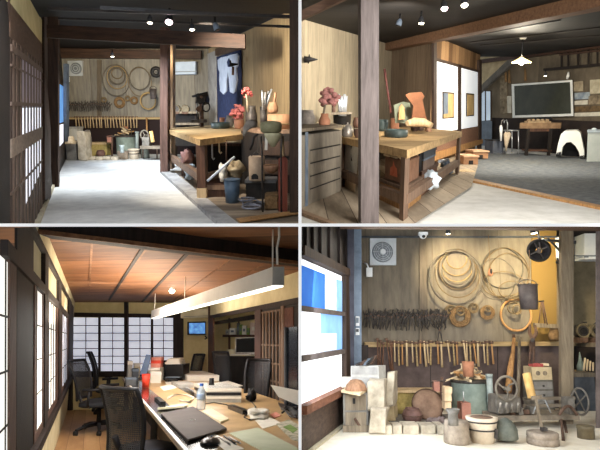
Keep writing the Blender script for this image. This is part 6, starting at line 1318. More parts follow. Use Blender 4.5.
    # umbrella stand and bin
    A, ex, ey, ez = R.fbox(492.5, 503, 141, 153.5, .03, .5, Y-X*.2); t = R.thing('dark_bin', 'dark slate-grey waste bin in the corner by the grey panel', 'bin', A+ex/2); t.part('body', MB().obox(A, ex, ey, ez), G('bin_slate')); t.part('rim', MB().obox(A-ex*.04-ey*.04+ez, ex*1.08, ey*1.08, UP*.03), G('mid_black'))
    y = R.on(512, 154.5, .03).y; kq = R.m(512, 140, y); c0 = R.on(512, 154, .03); t = R.thing('umbrella_stand', 'shiny wire umbrella stand with two rings', 'stand', c0)
    for v, rr in ((131, 7.5), (153.5, 8)): t.part('ring', MB().ring(V((c0.x, c0.y+.2, R.at(512, v, y).z)), rr*kq, rr*kq*.9, .55*kq, 26, 6, 'z'), G('steel'))
    for u in (505.5, 512, 518.5): t.part('rod', MB().tube([R.at(u, 131, y+.05), R.at(u, 153.5, y+.05)], .6*kq, 6), G('steel'))
    t.part('tray', MB().lathe(V((c0.x, c0.y+.2, .035)), [(8*kq, 0), (8*kq, .02)], 22, .9), G('cloth_white'))
    t = R.thing('folded_umbrella', 'beige folded umbrella hanging in the wire stand', 'umbrella', R.at(507, 151, y-.1)); q = lambda u, v: R.at(u, v, y-.15)
    t.part('canopy', MB().tube([q(507.3, 132), q(507.4, 134), q(506.5, 142), q(506, 151)], [2.2*kq, 3.8*kq, 2.2*kq, .5*kq], 10), G('umbrella_beige')); t.part('handle', MB().tube([q(507.2, 132), q(507.6, 124), q(506.5, 120), q(504.5, 120.5), q(504, 123)], .6*kq, 6), G('steel'))
    t = R.thing('white_umbrella', 'white folded umbrella hanging by its hook left of the beige one', 'umbrella', R.at(501, 142, y-.1)); t.part('canopy', MB().tube([q(501, 125), q(501, 128), q(501, 141)], [.8*kq, 1.7*kq, .8*kq], 8), G('white_plastic')); t.part('handle', MB().tube([q(501, 125), q(502, 120.5), q(504, 119.5)], .5*kq, 6), G('silver'))
    # low table with carved block
    y = R.on(540, 155.5, .03).y; kq = R.m(540, 140, y); q = lambda u, v, d=0: R.at(u, v, y+d); dr = nx
    t = R.thing('carved_table', 'narrow dark table with a thick wooden top under the screen', 'table', R.on(540, 155.5, .03))
    a = q(519.5, 128.5); t.part('table_top', MB().obox(a, V((41*kq, 0, .0)), DB2*.6, UP*5.5*kq), G('carved_top'))
    for u in (527, 549.5):
        for d in (0, .4): p = q(u, 128.5, d); t.part('leg', MB().obox(V((p.x, p.y, .03)), X*3*kq, Y*.06, UP*(a.z-.03)), G('black_wood'))
    p = q(527, 151.5); t.part('foot_rail', MB().obox(p, X*25*kq, Y*.45, UP*1.6*kq), G('bench_dark')); t.part('apron', MB().obox(q(529, 131.5, .02), X*21*kq, Y*.04, UP*3*kq), G('bench_dark'))
    t = R.thing('carved_block', 'carved wooden block with knobs lying on the narrow table', 'block', q(540, 123)); zt = a.z+5.5*kq; t.part('base', MB().obox(V((q(529, 123).x, y+.08, zt)), X*23*kq, Y*.3, UP*1.5*kq), G('carved_pale'))
    for i in range(5): t.part('knob', MB().blob(V((q(531.5+4.6*i, 122).x, y+.22, zt+2.4*kq)), 1.9*kq, .1, 1.5*kq, .05, 10, 7), G('carved_pale'))
    # white arched stool, bin with lid
    y = R.on(570, 159, .03).y; kq = R.m(570, 150, y); q = lambda u, v: R.at(u, v, y); t = R.thing('arched_stool', 'white moulded stool with a big dark arch opening', 'stool', R.on(570, 159, .03))
    out = [(556, 154.5), (558, 144), (561, 134), (564.5, 131), (577, 130.5), (580.5, 133), (584, 150), (584.5, 158), (580, 158), (579, 152), (575.5, 146), (571, 142), (566.5, 142.5), (562.5, 147), (561, 155)]
    t.part('shell', MB().prism([q(*p) for p in out], DB2*.9), G('stool_white')); t.part('lining', MB().prism([q(u, v)+DB2*.5 for u, v in ((557, 154.5), (562, 146), (566.5, 142), (571, 141.5), (576, 145), (579.5, 151), (580.5, 158), (556.5, 157))], DB2*.3), G('black_plastic'))
    for s in ((556, 156.6), (580, 160)): t.part('foot', MB().prism([q(s[0]-.2, s[1]), q(s[0]+5, s[1]), q(s[0]+5, s[1]-5), q(s[0], s[1]-4)], DB2*.7), G('black_plastic'))
    A = R.on(585.5, 161.5, .03); kq = R.m(590, 150, A.y); w = 21*kq; h = 29*kq; t = R.thing('lidded_bin', 'light grey lidded plastic bin at the right edge', 'bin', A+X*w/2)
    t.part('body', MB().add([A+X*.03, A+X*(w-.03), A+X*(w-.03)+DB2*.7, A+X*.03+DB2*.7, A+V((-.02, -.02, h)), A+V((w, -.02, h)), A+V((w, 0, h))+DB2*.75, A+V((-.02, 0, h))+DB2*.75], [(3, 2, 1, 0), (4, 5, 6, 7), (0, 1, 5, 4), (1, 2, 6, 5), (2, 3, 7, 6), (3, 0, 4, 7)]), G('bin_grey'))
    t.part('lid', MB().obox(A+V((-.05, -.05, h)), X*(w+.08), DB2*.85, UP*.05), G('bin_lid')); t.part('knob', MB().blob(A+V((w*.45, .2, h+.07)), .06, .1, .04, 0), G('bin_lid'))
    # ---- spots
    trunk_spot(R, 421.3, 22.5, 9.3, 'lit track spotlight left of the purple-glowing one', 1, (0, -.15), s=1.0)
    trunk_spot(R, 444.4, 8, 9.0, 'lit track spotlight with a pinkish lens, second from the right', 2, (0, -.6), s=1.25)
    trunk_spot(R, 464.5, 4.5, 9.0, 'lit track spotlight at the top edge, rightmost on the track', 1, (0, -.6), s=1.3)
    trunk_spot(R, 398.5, 25, 9.3, 'unlit grey-blue track spotlight beside the grey pillar', 0, (-.3, -.1), mat='slate', s=1.0)
for nm, a in dict(box_brown=((96, 66, 48), (134, 98, 74), 4, .8), emblem_orange=((170, 84, 54), (196, 110, 76), 8, .8), case_brown=((88, 70, 60), (124, 104, 92), 4, .7), pink_flower2=((132, 86, 84), (186, 132, 124), 30, .95), board_green=((92, 98, 80), (128, 132, 112), 4, .8),
        board_orange=((96, 58, 34), (134, 84, 52), 4, .7), red_dark=((56, 26, 24), (92, 50, 44), 6, .7), step_wood=((136, 96, 66), (172, 132, 98), 4, .8), step_top=((180, 140, 106), (212, 176, 142), 4, .8), tv_white=((214, 218, 214), (236, 238, 234), 3, .4), screen_olive=((40, 42, 34), (58, 60, 48), 1.2, .25),
        sheet_tan=((132, 120, 98), (170, 158, 134), 6, .9), sheet_blue=((86, 104, 124), (168, 178, 184), 4, .9), sheet_cream=((150, 142, 120), (190, 182, 158), 5, .9), sheet_pale=((176, 172, 156), (206, 202, 188), 5, .9), sheet_brown=((80, 70, 56), (150, 136, 112), 6, .9), sheet_dark=((50, 40, 30), (110, 90, 62), 6, .9),
        bin_slate=((62, 66, 76), (86, 92, 102), 4, .6), umbrella_beige=((176, 158, 134), (204, 188, 164), 8, .9), carved_top=((104, 80, 58), (150, 122, 92), 4, .8), carved_pale=((126, 102, 76), (182, 158, 124), 8, .8), stool_white=((234, 234, 226), (246, 246, 240), 3, .5), bin_grey=((186, 192, 182), (206, 210, 200), 3, .5), bin_lid=((172, 184, 190), (196, 206, 210), 3, .5)).items(): mottled(nm, *a)
glow('shade_glow', (255, 226, 150), 3.0)
room2()
# ------------------------------------------------------------------ room 3: office
def office_chair(R, label, P, yaw, sy=1.9, s=1.0, arms=True, base=True, back_h=(.5, 1.08), net=True, tilt=.16, group='black mesh office chairs', hw=.23):
    """swivel chair standing on P, the sitter facing yaw (0 = into the room)"""
    P = V(P); c, n = math.cos(yaw), math.sin(yaw)
    def q(x, y, z): return P+V(((x*c-y*n)*s, (x*n+y*c)*s*sy, z*s))
    t = R.thing('office_chair', label, 'chair', P, group)
    z0, z1 = back_h; mb = MB(); N = 10; pts = {}
    def bp(a, b):
        w = hw*(.86+.2*b-.28*max(0, b-.75)*2*.6); z = z0+(z1-z0)*b; y = -.24-tilt*b+.07*(1-(2*a-1)**2)*-1+.05*math.sin(b*3)
        return q((2*a-1)*w, y, z)
    for j in range(N):
        for i in range(N):
            A = [(i/N, j/N), ((i+1)/N, j/N), ((i+1)/N, (j+1)/N), (i/N, (j+1)/N)]
            mb.poly([bp(*k) for k in A], [(k[0], k[1]*1.3) for k in A])
    t.part('backrest', mb, G('chair_net'))
    ring = [bp(i/8, 0) for i in range(8)]+[bp(1, j/8) for j in range(8)]+[bp(1-i/8, 1) for i in range(8)]+[bp(0, 1-j/8) for j in range(8)]
    t.part('back_frame', MB().tube(ring, .022*s, 6, True), G('chair_black'))
    mb = MB(); o = []
    for zz, k in ((.40, .85), (.42, 1), (.47, 1), (.485, .9)):
        o.append([q(k*.25*math.copysign(abs(math.cos(a))**.6, math.cos(a)), k*.25*math.copysign(abs(math.sin(a))**.6, math.sin(a)), zz) for a in [2*math.pi*i/20 for i in range(20)]])
    k0 = len(mb.v)
    for r in o: mb.v += r
    for i in range(3):
        for j in range(20): mb.f.append([k0+i*20+j, k0+i*20+(j+1) % 20, k0+(i+1)*20+(j+1) % 20, k0+(i+1)*20+j]); mb.sm.append(True)
    mb.f.append(list(range(k0, k0+20))[::-1]); mb.sm.append(False); mb.f.append(list(range(k0+60, k0+80))); mb.sm.append(True)
    t.part('seat', mb, G('chair_seat'))
    t.part('back_stay', MB().tube([q(0, -.1, .4), q(0, -.27, .45), q(0, -.34, .62)], .03*s, 6), G('chair_black'))
    if arms:
        for sx in (-1, 1):
            a = t.part('armrest', MB().tube([q(sx*.29, -.12, .68), q(sx*.29, .16, .69)], [.035*s, .04*s], 8, flat=.6), G('chair_black'))
            t.part('arm_post', MB().tube([q(sx*.2, -.05, .41), q(sx*.29, -.03, .46), q(sx*.29, -.02, .67)], .022*s, 6), G('chair_black'), a)
    if base:
        t.part('column', MB().tube([q(0, 0, .1), q(0, 0, .4)], [.04*s, .03*s], 10), G('chair_black'))
        for i in range(5):
            a = i*2*math.pi/5+.5; l = t.part('leg', MB().tube([q(0, 0, .12), q(.17*math.cos(a), .17*math.sin(a), .11), q(.31*math.cos(a), .31*math.sin(a), .075)], [.035*s, .03*s, .02*s], 6), G('chair_black'))
            e = q(.31*math.cos(a), .31*math.sin(a), .035); t.part('caster', MB().tube([e-X*.03*s, e+X*.03*s], .036*s, 10), G('chair_black'), l)
    return t
mottled('chair_black', (20, 20, 22), (36, 36, 40), 6, .5, 0, 0)
mottled('chair_seat', (28, 30, 34), (46, 48, 54), 9, .85, 0, .1)
mesh_fabric('chair_net', (34, 36, 42))
def room3():
    R = R3; z = .75; FB = R.front(YB3-.01)
    T = lambda u, v, d=0: R.on(u, v, z+d)
    # ---- table
    L0 = T(166.5, 430); Rr = T(281, 401.1)
    def edge(A, y): return A+D3*((y-A.y)/D3.y)
    y0, y1 = 3.7, 11.6
    c = [edge(L0, y0), edge(Rr, y0), edge(Rr, y1), edge(L0, y1)]
    w = (c[1]-c[0]).x
    t = R.thing('meeting_table', 'very long light wooden meeting table with a dark glass strip, crowded with papers', 'table', (c[0].x, c[0].y, 0))
    t.part('table_top', MB().prism([p-UP*.035 for p in c], UP*.035), G('table_oak'))
    def lane(a, b, h0, h1, ya=y0, yb=y1): A = edge(L0, ya); B = edge(L0, yb); return MB().prism([A+X*w*a+UP*h0, A+X*w*b+UP*h0, B+X*w*b+UP*h0, B+X*w*a+UP*h0], UP*(h1-h0))
    t.part('edge_trim', lane(.0, .018, -.03, .006), G('trim_light')); t.part('glass_strip', lane(.018, .16, 0, .004), G('table_glass')); t.part('cable_channel', lane(.43, .5, 0, .003, 7.2, y1), G('table_glass')); t.part('channel_edge', lane(.5, .52, 0, .012, 7.2, y1), G('steel'))
    for a in (.12, .86):
        for yy in (4.6, 8, 11.2): p = edge(L0, yy)+X*w*a; t.part('leg', MB().obox(V((p.x, p.y, 0)), X*.07, Y*.07, UP*(z-.035)), G('chair_black'))
    t.part('under_panel', MB().prism([V((edge(L0, yy).x+w*.2, yy, .2)) for yy in (y0, y1)]+[V((edge(L0, yy).x+w*.22, yy, .2)) for yy in (y1, y0)], UP*.48), G('chair_black'))
    # ---- near things
    def slab(name, label, cat, px, th, mat, group=None, lift=0): return R.single(name, MB().prism([T(u, v, lift) for u, v in px], UP*th), G(mat), label, cat, group)
    t = R.thing('laptop', 'closed dark brown-grey laptop in front on the table', 'laptop', T(192, 425)); px = ((161, 414.5), (193, 407.5), (226.5, 429.5), (188, 441))
    t.part('base', MB().prism([T(*p, .004) for p in px], UP*.012), G('chair_black')); t.part('lid', MB().prism([T(*p, .017) for p in px], UP*.01), G('laptop_lid'))
    c0 = T(192.5, 420, .028); mb = MB(); mb.ring(c0, .022, .05, .003, 24, 5, 'z'); mb.bar(c0+V((-.006, -.025, 0)), c0+V((-.001, .025, 0)), .003); mb.bar(c0+V((.004, -.02, 0)), c0+V((.009, .018, 0)), .003); t.part('emblem', mb, G('laptop_mark'))
    c0 = T(210, 444, 0); kq = c0.y/F; t = R.thing('computer_mouse', 'black computer mouse at the bottom edge in front of the laptop', 'mouse', c0); t.part('body', MB().blob(c0+UP*.012, 9.5*kq, .11, .032, 0, 20, 12, 0, -.3), G('black_gloss')); t.part('wheel', MB().tube([c0+V((-.006, .07, .036)), c0+V((.006, .07, .036))], .012, 10), G('slate'))
    for i, (a, b, m) in enumerate((((219, 436.5), (230, 444.5), 'silver'), ((224, 436), (236, 444), 'chair_black'), ((229, 437), (240, 443), 'silver'))): t = R.thing('pen', ('silver pen nearest the mouse', 'black pen between two silver ones', 'silver pen nearest the pale green pad')[i], 'pen', T(*a), 'pens by the mouse'); t.part('barrel', MB().tube([T(*a, .012), T(*b, .012)], .0065, 8), G(m)); t.part('tip', MB().tube([T(*b, .012), T(*b, .012)+(T(*b)-T(*a)).normalized()*.03], [.0055, .001], 8), G('steel'))
    slab('desk_pad', 'large pale green sheet lying at the bottom right of the table', 'sheet', ((229, 433.5), (258, 428), (297, 448), (300, 456), (270, 456)), .004, 'pad_green')
    slab('white_sheet', 'white sheet lying under the mouse and pens', 'sheet', ((181, 440), (215, 434), (244, 449), (205, 456), (190, 456)), .003, 'paper')
    slab('note_pad', 'cream note pad beside the laptop', 'notepad', ((201.5, 412.5), (211.5, 410), (229, 420.3), (220.5, 423.5)), .016, 'pad_cream')
    t = R.thing('power_strip', 'black power adapter lying on the wood in the middle of the table', 'adapter', T(238, 410)); a, b = T(231, 406.5, .02), T(246, 412.5, .02); t.part('body', MB().bar(a, b, .07, .04, UP), G('black_gloss')); t.part('cord', MB().tube([a, T(226, 404.5, .01), T(214, 402.5, .01), T(204, 404, .01)], .006, 6), G('chair_black'))
    R.single('cable', MB().tube([T(u, v, .008) for u, v in ((246, 412.5), (252, 416), (250, 420), (244, 417), (248, 411), (256, 407), (252, 402), (246, 399))], .006, 6), G('chair_black'), 'thin black cable curling beside the power adapter', 'cable')
    R.single('white_cable_bundle', MB().blob(T(259, 417)+UP*.03, .10, .18, .04, .5, 16, 10, 3, -.6), G('paper'), 'crumpled white plastic bundle on the table right of the adapter', 'bundle')
    slab('white_paper', 'white sheet on the table right of the crumpled bundle', 'paper', ((255, 420.5), (268, 416.5), (282, 423.5), (263, 429)), .004, 'paper')
    slab('red_card', 'small red printed card at the right part of the table', 'card', ((270, 415), (276, 412.5), (281, 416), (274, 418.5)), .006, 'red_pale')
    t = R.thing('brochure', 'colourful printed brochure lying at the right edge of the table', 'brochure', T(288, 430)); t.part('cover', MB().prism([T(*p) for p in ((276, 424.5), (289, 420), (300, 426), (300, 442), (292, 440))], UP*.005), G('brochure_mix')); t.part('picture', MB().prism([T(*p, .005) for p in ((283, 427), (290, 424.5), (298, 429.5), (293, 433))], UP*.002), G('leaf_green'))
    t = R.thing('white_laptop', 'open white laptop with its lid slanting at the right edge', 'laptop', T(287, 404)); y = 6.0; t.part('lid', MB().prism([R.at(*p, y) for p in ((270.5, 385), (300, 391), (300, 406), (278.5, 397))], Y*.03), G('pad_white')); t.part('base', MB().prism([T(*p, .004) for p in ((278, 404), (300, 412), (300, 419), (281, 409.5))], UP*.02), G('black_gloss'))
    R.single('black_cables', MB().tube([T(u, v, .01+.03*(i % 2)) for i, (u, v) in enumerate(((282, 413), (287, 409), (293, 413), (297, 418), (290, 416), (284, 409), (288, 405), (297, 409)))], .009, 6), G('chair_black'), 'tangled black cables under the white laptop lid', 'cable')
    # bottle, thermos, trays
    def bottle(name, label, px, ry, prof, mat, parts): return pot(R, name, label, 'bottle', px, z, prof, mat, ry, None, 0, parts)
    pot(R, 'water_bottle', 'clear plastic water bottle with a blue cap', 'bottle', (196.3, 205.3, 383.5, 410), z, [(.85, 0), (1, .03), (1, .3), (.9, .34), (1, .38), (1, .68), (.5, .86), (.38, .9)], 'bottle_clear', 1.3, parts=(('label', [(1.01, .4), (1.03, .41), (1.03, .6), (1.01, .61)], 'label_blue'), ('cap', [(.42, .9), (.45, .91), (.45, 1.0), (.1, 1.0)], 'cap_blue')))
    pot(R, 'thermos', 'slim black flask standing on the table', 'flask', (208.3, 214, 378, 399), z, [(1, 0), (1, .72), (.85, .76), (.85, .98), (.7, 1), (.1, 1)], 'black_gloss', 1.3, parts=(('band', [(1.01, .3), (1.02, .31), (1.02, .34), (1.01, .35)], 'leaf_green'),))
    def ybox(name, label, cat, u0, u1, vt, vb, mat, dep=.5, lift=0, group=None, sub=None):
        A, ex, ey, ez = R.fbox(u0, u1, vt, vb, z+lift, dep, D3)
        if sub is None: return R.single(name, MB().obox(A, ex, ey, ez), G(mat), label, cat, group)
        t = R.thing(name, label, cat, A+ex*.5, group); t.part('body', MB().obox(A, ex, ey, ez), G(mat))
        for nm, f0, f1, m in sub: t.part(nm, MB().obox(A+ez*f0-Y*.006-X*.004, ex+X*.008, ey, ez*(f1-f0)), G(m))
        return t
    ybox('document_tray', 'low stack of document trays with papers, right of the black flask', 'tray', 207, 241, 388, 402.5, 'tray_grey', .9, 0, None, (('paper_layer', .25, .42, 'paper'), ('dark_layer', .5, .68, 'chair_black'), ('paper_layer', .75, 1.0, 'pad_white')))
    slab('open_papers', 'white papers spread on top of the document trays', 'paper', ((203, 385.5), (228, 381), (243, 386), (218, 391)), .006, 'paper', None, .0)
    R.single('dark_gadget', MB().blob(T(251, 401)+UP*.06, .05, .15, .07, .5, 12, 8, 2, -.8), G('chair_black'), 'dark lumpy headset lying at the foot of the mesh chair', 'headset')
    R.single('cream_papers', MB().rough(T(158, 411), X*.26, Y*.35, UP*.02, 4, .02, 3), G('pad_cream'), 'crumpled cream papers on the wood behind the laptop', 'paper')
    R.single('mobile_phone', MB().bar(T(157, 398, .02), T(163, 403, .02), .06, .03, UP), G('chair_black'), 'small black phone on the wood behind the cream papers', 'phone')
    R.single('white_cable', MB().tube([T(u, v, .01) for u, v in ((168, 398), (176, 394.5), (186, 395), (194, 398), (190, 402), (180, 400.5))], .012, 6), G('paper'), 'loose white cable in the middle of the table', 'cable')
    # ---- farther clutter
    pot(R, 'red_cup', 'red cup standing on the glass at the left side of the table', 'cup', (141.5, 149.5, 374, 388), z, PAIL, 'cup_red', 1.3, parts=(('rim', [(.97, .95), (1.05, .96), (1.05, 1.0), (.97, 1.0)], 'cup_red'),))
    y = 10.6; t = R.thing('blue_laptop', 'open laptop with a blue-grey lid leaning back behind the red cup', 'laptop', T(145, 379)); t.part('lid', MB().prism([R.at(*p, y) for p in ((139.5, 375), (146.5, 374), (151, 355), (146, 354.5))], Y*.04), G('lid_blue')); t.part('base', MB().prism([T(*p, .003) for p in ((138, 379.5), (147, 380.5), (150, 377.5), (141, 377))], UP*.02), G('slate'))
    for i, (vt, vb, m) in enumerate(((363.5, 367.5, 'red_pale'), (360.5, 363.5, 'cup_red'), (357.5, 360.5, 'red_pale'))): y = 10.8; a = R.at(150.5+.4*i, vb, y); R.single('red_book', MB().obox(a, X*9.5*y/F, Y*.25, UP*(vb-vt)*y/F), G(m), ('lowest', 'middle', 'topmost')[i]+' red book of the pile behind the blue-grey laptop', 'book', 'red books on the table')
    a = R.at(150.5, 378.2, 10.8); R.single('book_box', MB().obox(V((a.x, a.y-.1, z)), X*10*10.8/F, Y*.5, UP*(R.at(150, 367.5, 10.8).z-z)), G('paper'), 'white carton under the pile of red books', 'carton')
    ybox('white_box', 'white cardboard box right of the red cup', 'box', 150.5, 161, 371.5, 383, 'paper', .5, 0, None, (('lid', .7, 1.0, 'pad_white'),))
    a = R.at(160.5, 377, 11.0); R.single('black_speaker', MB().obox(V((a.x, a.y, z)), X*4.3*11/F, Y*.3, UP*(R.at(160, 360.5, 11).z-z)), G('black_gloss'), 'narrow black speaker standing beside the red books', 'speaker')
    a = R.at(166, 376, 10.9); kq = 10.9/F; t = R.thing('printer', 'black printer with white papers lying on top', 'printer', V((a.x+.15, a.y, z))); zt = R.at(168, 364.5, 10.9).z; t.part('body', MB().obox(V((a.x, a.y, z)), X*16.5*kq, Y*.6, UP*(zt-z)), G('black_gloss')); t.part('output_tray', MB().obox(V((a.x+.02, a.y-.15, z+.05)), X*14*kq, Y*.2, UP*.02), G('slate'))
    for i in range(3): R.single('paper_stack', MB().rough(V((a.x-.04+.02*i, a.y+.02, zt+.035*i)), X*(16-2*i)*kq, Y*.5, UP*.035, 2, .008, i), G('paper'), ('lowest', 'middle', 'topmost')[i]+' bundle of white papers on the black printer', 'paper', 'papers on the printer')
    ybox('paper_heap', 'wide heap of white papers at the back right half of the table', 'paper', 187, 219, 375.5, 381, 'paper', 1.6, 0, None, (('top_sheet', .8, 1.05, 'pad_white'),))
    ybox('grey_binder', 'grey binder lying before the wide heap of papers', 'binder', 178, 196, 384.5, 388, 'tray_grey', .8)
    ybox('black_binder', 'thin black binder lying left of the grey binder', 'binder', 168, 178, 379.5, 382, 'chair_black', .5)
    for i, (u0, u1, vt, vb, m, lb) in enumerate(((127.5, 132, 361, 380, 'tray_grey', 'tall grey file box at the far left end of the table'), (132.5, 138.5, 369, 381.5, 'slate_dark', 'dark box beside the tall grey file box'), (134, 139.5, 363.5, 378, 'pad_cream', 'cream carton behind the dark box'), (126, 136, 378, 386, 'case_grey2', 'low grey box at the left table edge in front'))): ybox('file_box', lb, 'box', u0, u1, vt, vb, m, .3, 0, 'boxes at the far end of the table', (('lid', .8, 1.0, 'paper' if i in (0, 2) else 'slate'),))
    for i, (px, m) in enumerate(((((165, 382), (174, 381), (177, 384), (167, 385.5)), 'pad_white'), (((160, 387), (172, 384), (177, 388), (164, 391)), 'paper'), (((196, 384), (206, 382), (210, 385.5), (199, 388)), 'pad_cream'))): slab('loose_sheet', ('loose sheet beside the printer', 'loose sheet on the wood before the white box', 'cream sheet between the binder and the bottle')[i], 'paper', px, .004, m, 'loose sheets on the table')
    # ---- chairs
    def fl(u, v): return R.on(u, v)
    office_chair(R, 'black mesh office chair by the windows with its whole wheeled base in view', fl(98, 431), -1.45, 2.0, 1.0, True, True, (.52, 1.12))
    office_chair(R, 'black mesh office chair behind the one with its wheeled base in view', fl(108, 412), -1.2, 1.5, 1.0, True, True, (.52, 1.2), hw=.21)
    P = R.at(146, 452, 5.9); P.z = 0; office_chair(R, 'large black mesh chair back in the very front, at the corner of the table', P, -.6, 1.3, 1.0, False, True, (.42, 1.03), tilt=.1, hw=.27)
    P = R.at(250, 420, 8.0); P.z = 0; office_chair(R, 'grey-black mesh chair on the far side of the table by the dark post', P, 2.9, 1.2, 1.0, False, True, (.6, 1.18), tilt=.12, hw=.17)
    P = R.at(188, 405, 12.1); P.z = 0; office_chair(R, 'black office chair at the end of the table below the wall monitor', P, 2.8, 1.0, 1.0, False, True, (.55, 1.16), hw=.12)
    P = R.at(229, 405, 11.2); P.z = 0; office_chair(R, 'black chair standing at the niche desk', P, -.4, 1.0, 1.0, True, True, (.5, 1.24), tilt=.12, hw=.16)
    # ---- back wall, niche
    t = R.thing('wall_monitor', 'small bright blue monitor hung on the yellow back wall', 'monitor', R.at(197, 335, YB3)); mb = MB(); R.panel(mb, [(188, 322), (206, 321.5), (206, 335), (188, 335)], R.front(YB3-.05), .08); t.part('frame', mb, G('chair_black'))
    mb = MB(); R.panel(mb, [(189.2, 323.2), (205, 322.8), (205, 333.5), (189.2, 333.6)], R.front(YB3-.13), .01); t.part('display', mb, G('screen_blue')); t.part('arm', MB().tube([R.at(205, 336, YB3-.1), R.at(207, 338, YB3-.1), R.at(205, 339, YB3-.05)], .015, 6), G('chair_black'))
    t = R.thing('air_conditioner', 'cream air conditioner on the back wall above the blue monitor', 'air conditioner', R.at(197, 318.5, YB3)); mb = MB(); R.panel(mb, [(183, 310), (212, 309.5), (212, 317.5), (183, 318.5)], R.front(YB3-.12), .25); t.part('case', mb, G('pad_cream')); mb = MB(); R.panel(mb, [(184, 316.3), (212, 315.4), (212, 316), (184, 317)], R.front(YB3-.38), .02); t.part('louvre', mb, G('tray_grey'))
    a, b = R.at(216, 358, YB3-1.0), R.at(258, 358, YB3-1.0); t = R.thing('niche_desk', 'dark desk built into the niche under the shelf', 'desk', V((a.x, a.y, 0))); t.part('desk_top', MB().obox(a, b-a, Y*.95, UP*.04), G('black_wood')); t.part('desk_edge', MB().obox(a+UP*.04, b-a, Y*.95, UP*.01), G('pad_cream'))
    t.part('front_panel', MB().obox(V((a.x, a.y+.1, 0)), b-a, Y*.04, UP*a.z), G('black_wood'))
    for u in (215, 255): p = R.at(u, 358, YB3-.9); t.part('leg', MB().obox(V((p.x, p.y, 0)), X*.05, Y*.05, UP*a.z), G('black_wood'))
    zt = a.z+.05; y = YB3-.4; kq = y/F; t = R.thing('desktop_monitor', 'large black desktop monitor with a silver chin on the niche desk', 'monitor', R.at(246, 358, y)); q = lambda u, v, d=0: R.at(u, v, y+d)
    mb = MB(); R.panel(mb, [(235.5, 337.8), (255.8, 337), (255.8, 354.5), (235.5, 354.8)], R.front(y), .05); t.part('case', mb, G('silver')); mb = MB(); R.panel(mb, [(236.2, 338.6), (255.2, 337.8), (255.2, 352), (236.2, 352.3)], R.front(y-.05), .01); t.part('panel', mb, G('screen'))
    t.part('stand', MB().box(q(246, 356, .05), 4*kq, .05, 4*kq), G('silver')); t.part('foot', MB().box(V((q(246, 356).x, y+.05, zt+.01)), 9*kq, .3, .02), G('silver'))
    R.single('keyboard', MB().box(V((R.at(241, 356, y-.35).x, y-.35, zt+.012)), .4, .16, .02), G('pad_white'), 'white keyboard on the niche desk before the monitor', 'keyboard')
    R.single('desk_box', MB().obox(V((R.at(226.5, 356, y).x, y, zt)), X*8*kq, Y*.25, UP*5*kq), G('pad_cream'), 'low cream box on the niche desk left of the monitor', 'box')
    y = YB3-.3; a = R.at(222.5, 337, y); b = R.at(257, 336.5, y); R.single('niche_shelf', MB().obox(a, V((b.x-a.x, 0, 0)), Y*.28, UP*.05), G('dark_beam'), 'dark wall shelf in the niche above the monitor', 'shelf')
    zt = a.z+.05
    for i, (u0, u1, vt, m, lb) in enumerate(((225.5, 229, 329.5, 'tray_grey', 'grey box at the left end of the niche shelf'), (229.5, 235, 328, 'pad_white', 'white box second on the niche shelf'), (236.5, 239, 323, 'case_grey2', 'dark narrow folder on the niche shelf'), (239.3, 241.6, 324.5, 'leaf_green', 'greenish folder on the niche shelf'), (242, 245.8, 325.5, 'pad_white', 'white folder with a dark label on the niche shelf'), (246.5, 249, 328, 'leaf_green', 'low green box on the niche shelf'), (250, 256, 322.5, 'pinkish', 'tall pinkish box at the right end of the niche shelf'))):
        p = R.at(u0, 336, y+.04); h = R.at(u0, vt, y).z-zt; t = R.thing('shelf_box', lb, 'box', V((p.x, p.y, zt)), 'things on the niche shelf'); t.part('case', MB().obox(V((p.x, p.y, zt)), X*(u1-u0)*y/F, Y*.2, UP*h), G(m)); t.part('label_patch', MB().obox(V((p.x+(u1-u0)*.25*y/F, p.y-.01, zt+h*.35)), X*(u1-u0)*.5*y/F, Y*.01, UP*h*.3), G('slate' if i != 6 else 'paper'))
    t = R.thing('niche_glow', 'thin glowing strip added for the yellow-lit wall beside the monitor', 'lamp', R.at(256.6, 357, YB3)); mb = MB(); R.panel(mb, [(255.6, 336.5), (256.6, 336.5), (256.6, 357), (255.6, 357)], R.front(YB3-.3), .04); t.part('tube', mb, G('strip_yellow')); mb = MB(); R.panel(mb, [(255.8, 357), (257, 357), (257, 358.4), (255.8, 358.4)], R.front(YB3-.3), .06); t.part('strip_foot', mb, G('chair_black'))  # glowing strip added for the yellow-lit wall at the monitor's edge
    # dark tall board at the right edge
    pl = PLR3; t = R.thing('black_board', 'tall black glossy panel standing at the right edge of the office', 'panel', R.hit(292, 400, R.off(pl, .25))); pp = R.off(pl, .25); mb = MB(); R.panel(mb, [(286.5, v3(286.5, 287, 327.5)), (300, v3(300, 287, 327.5)), (300, 412), (286.5, 408)], pp, .03); t.part('panel', mb, G('board_blue')); mb = MB(); R.panel(mb, [(285.8, 327), (287, 327), (287, 410), (285.8, 410)], R.off(pp, .03), .02); t.part('edge', mb, G('slate_dark'))
    # ---- hanging light bar
    zb = 1.815; n0 = R.on(272.5, 287, zb); f0 = R.on(151, 318.8, zb); d = (f0-n0); e = V((.15, 0, 0)); h = .13
    t = R.thing('light_bar', 'long white linear light bar hanging over the table', 'lamp', (n0+f0)/2); t.part('housing', MB().obox(n0+UP*.012, e*.55, d, UP*h), G('bar_white')); t.part('end_cap', MB().obox(n0+UP*.012-Y*.012, e*.55, Y*.011, UP*h), G('tray_grey')); t.part('diffuser', MB().obox(n0+e*.05, e*.45, d, UP*.011), G('bar_glow'))
    for s in (.02, .55, .985): p = n0+d*s+e*.28+UP*(h+.012); t.part('wire', MB().tube([p, V((p.x, p.y, H3-.012))], .006, 6), G('pad_white'))
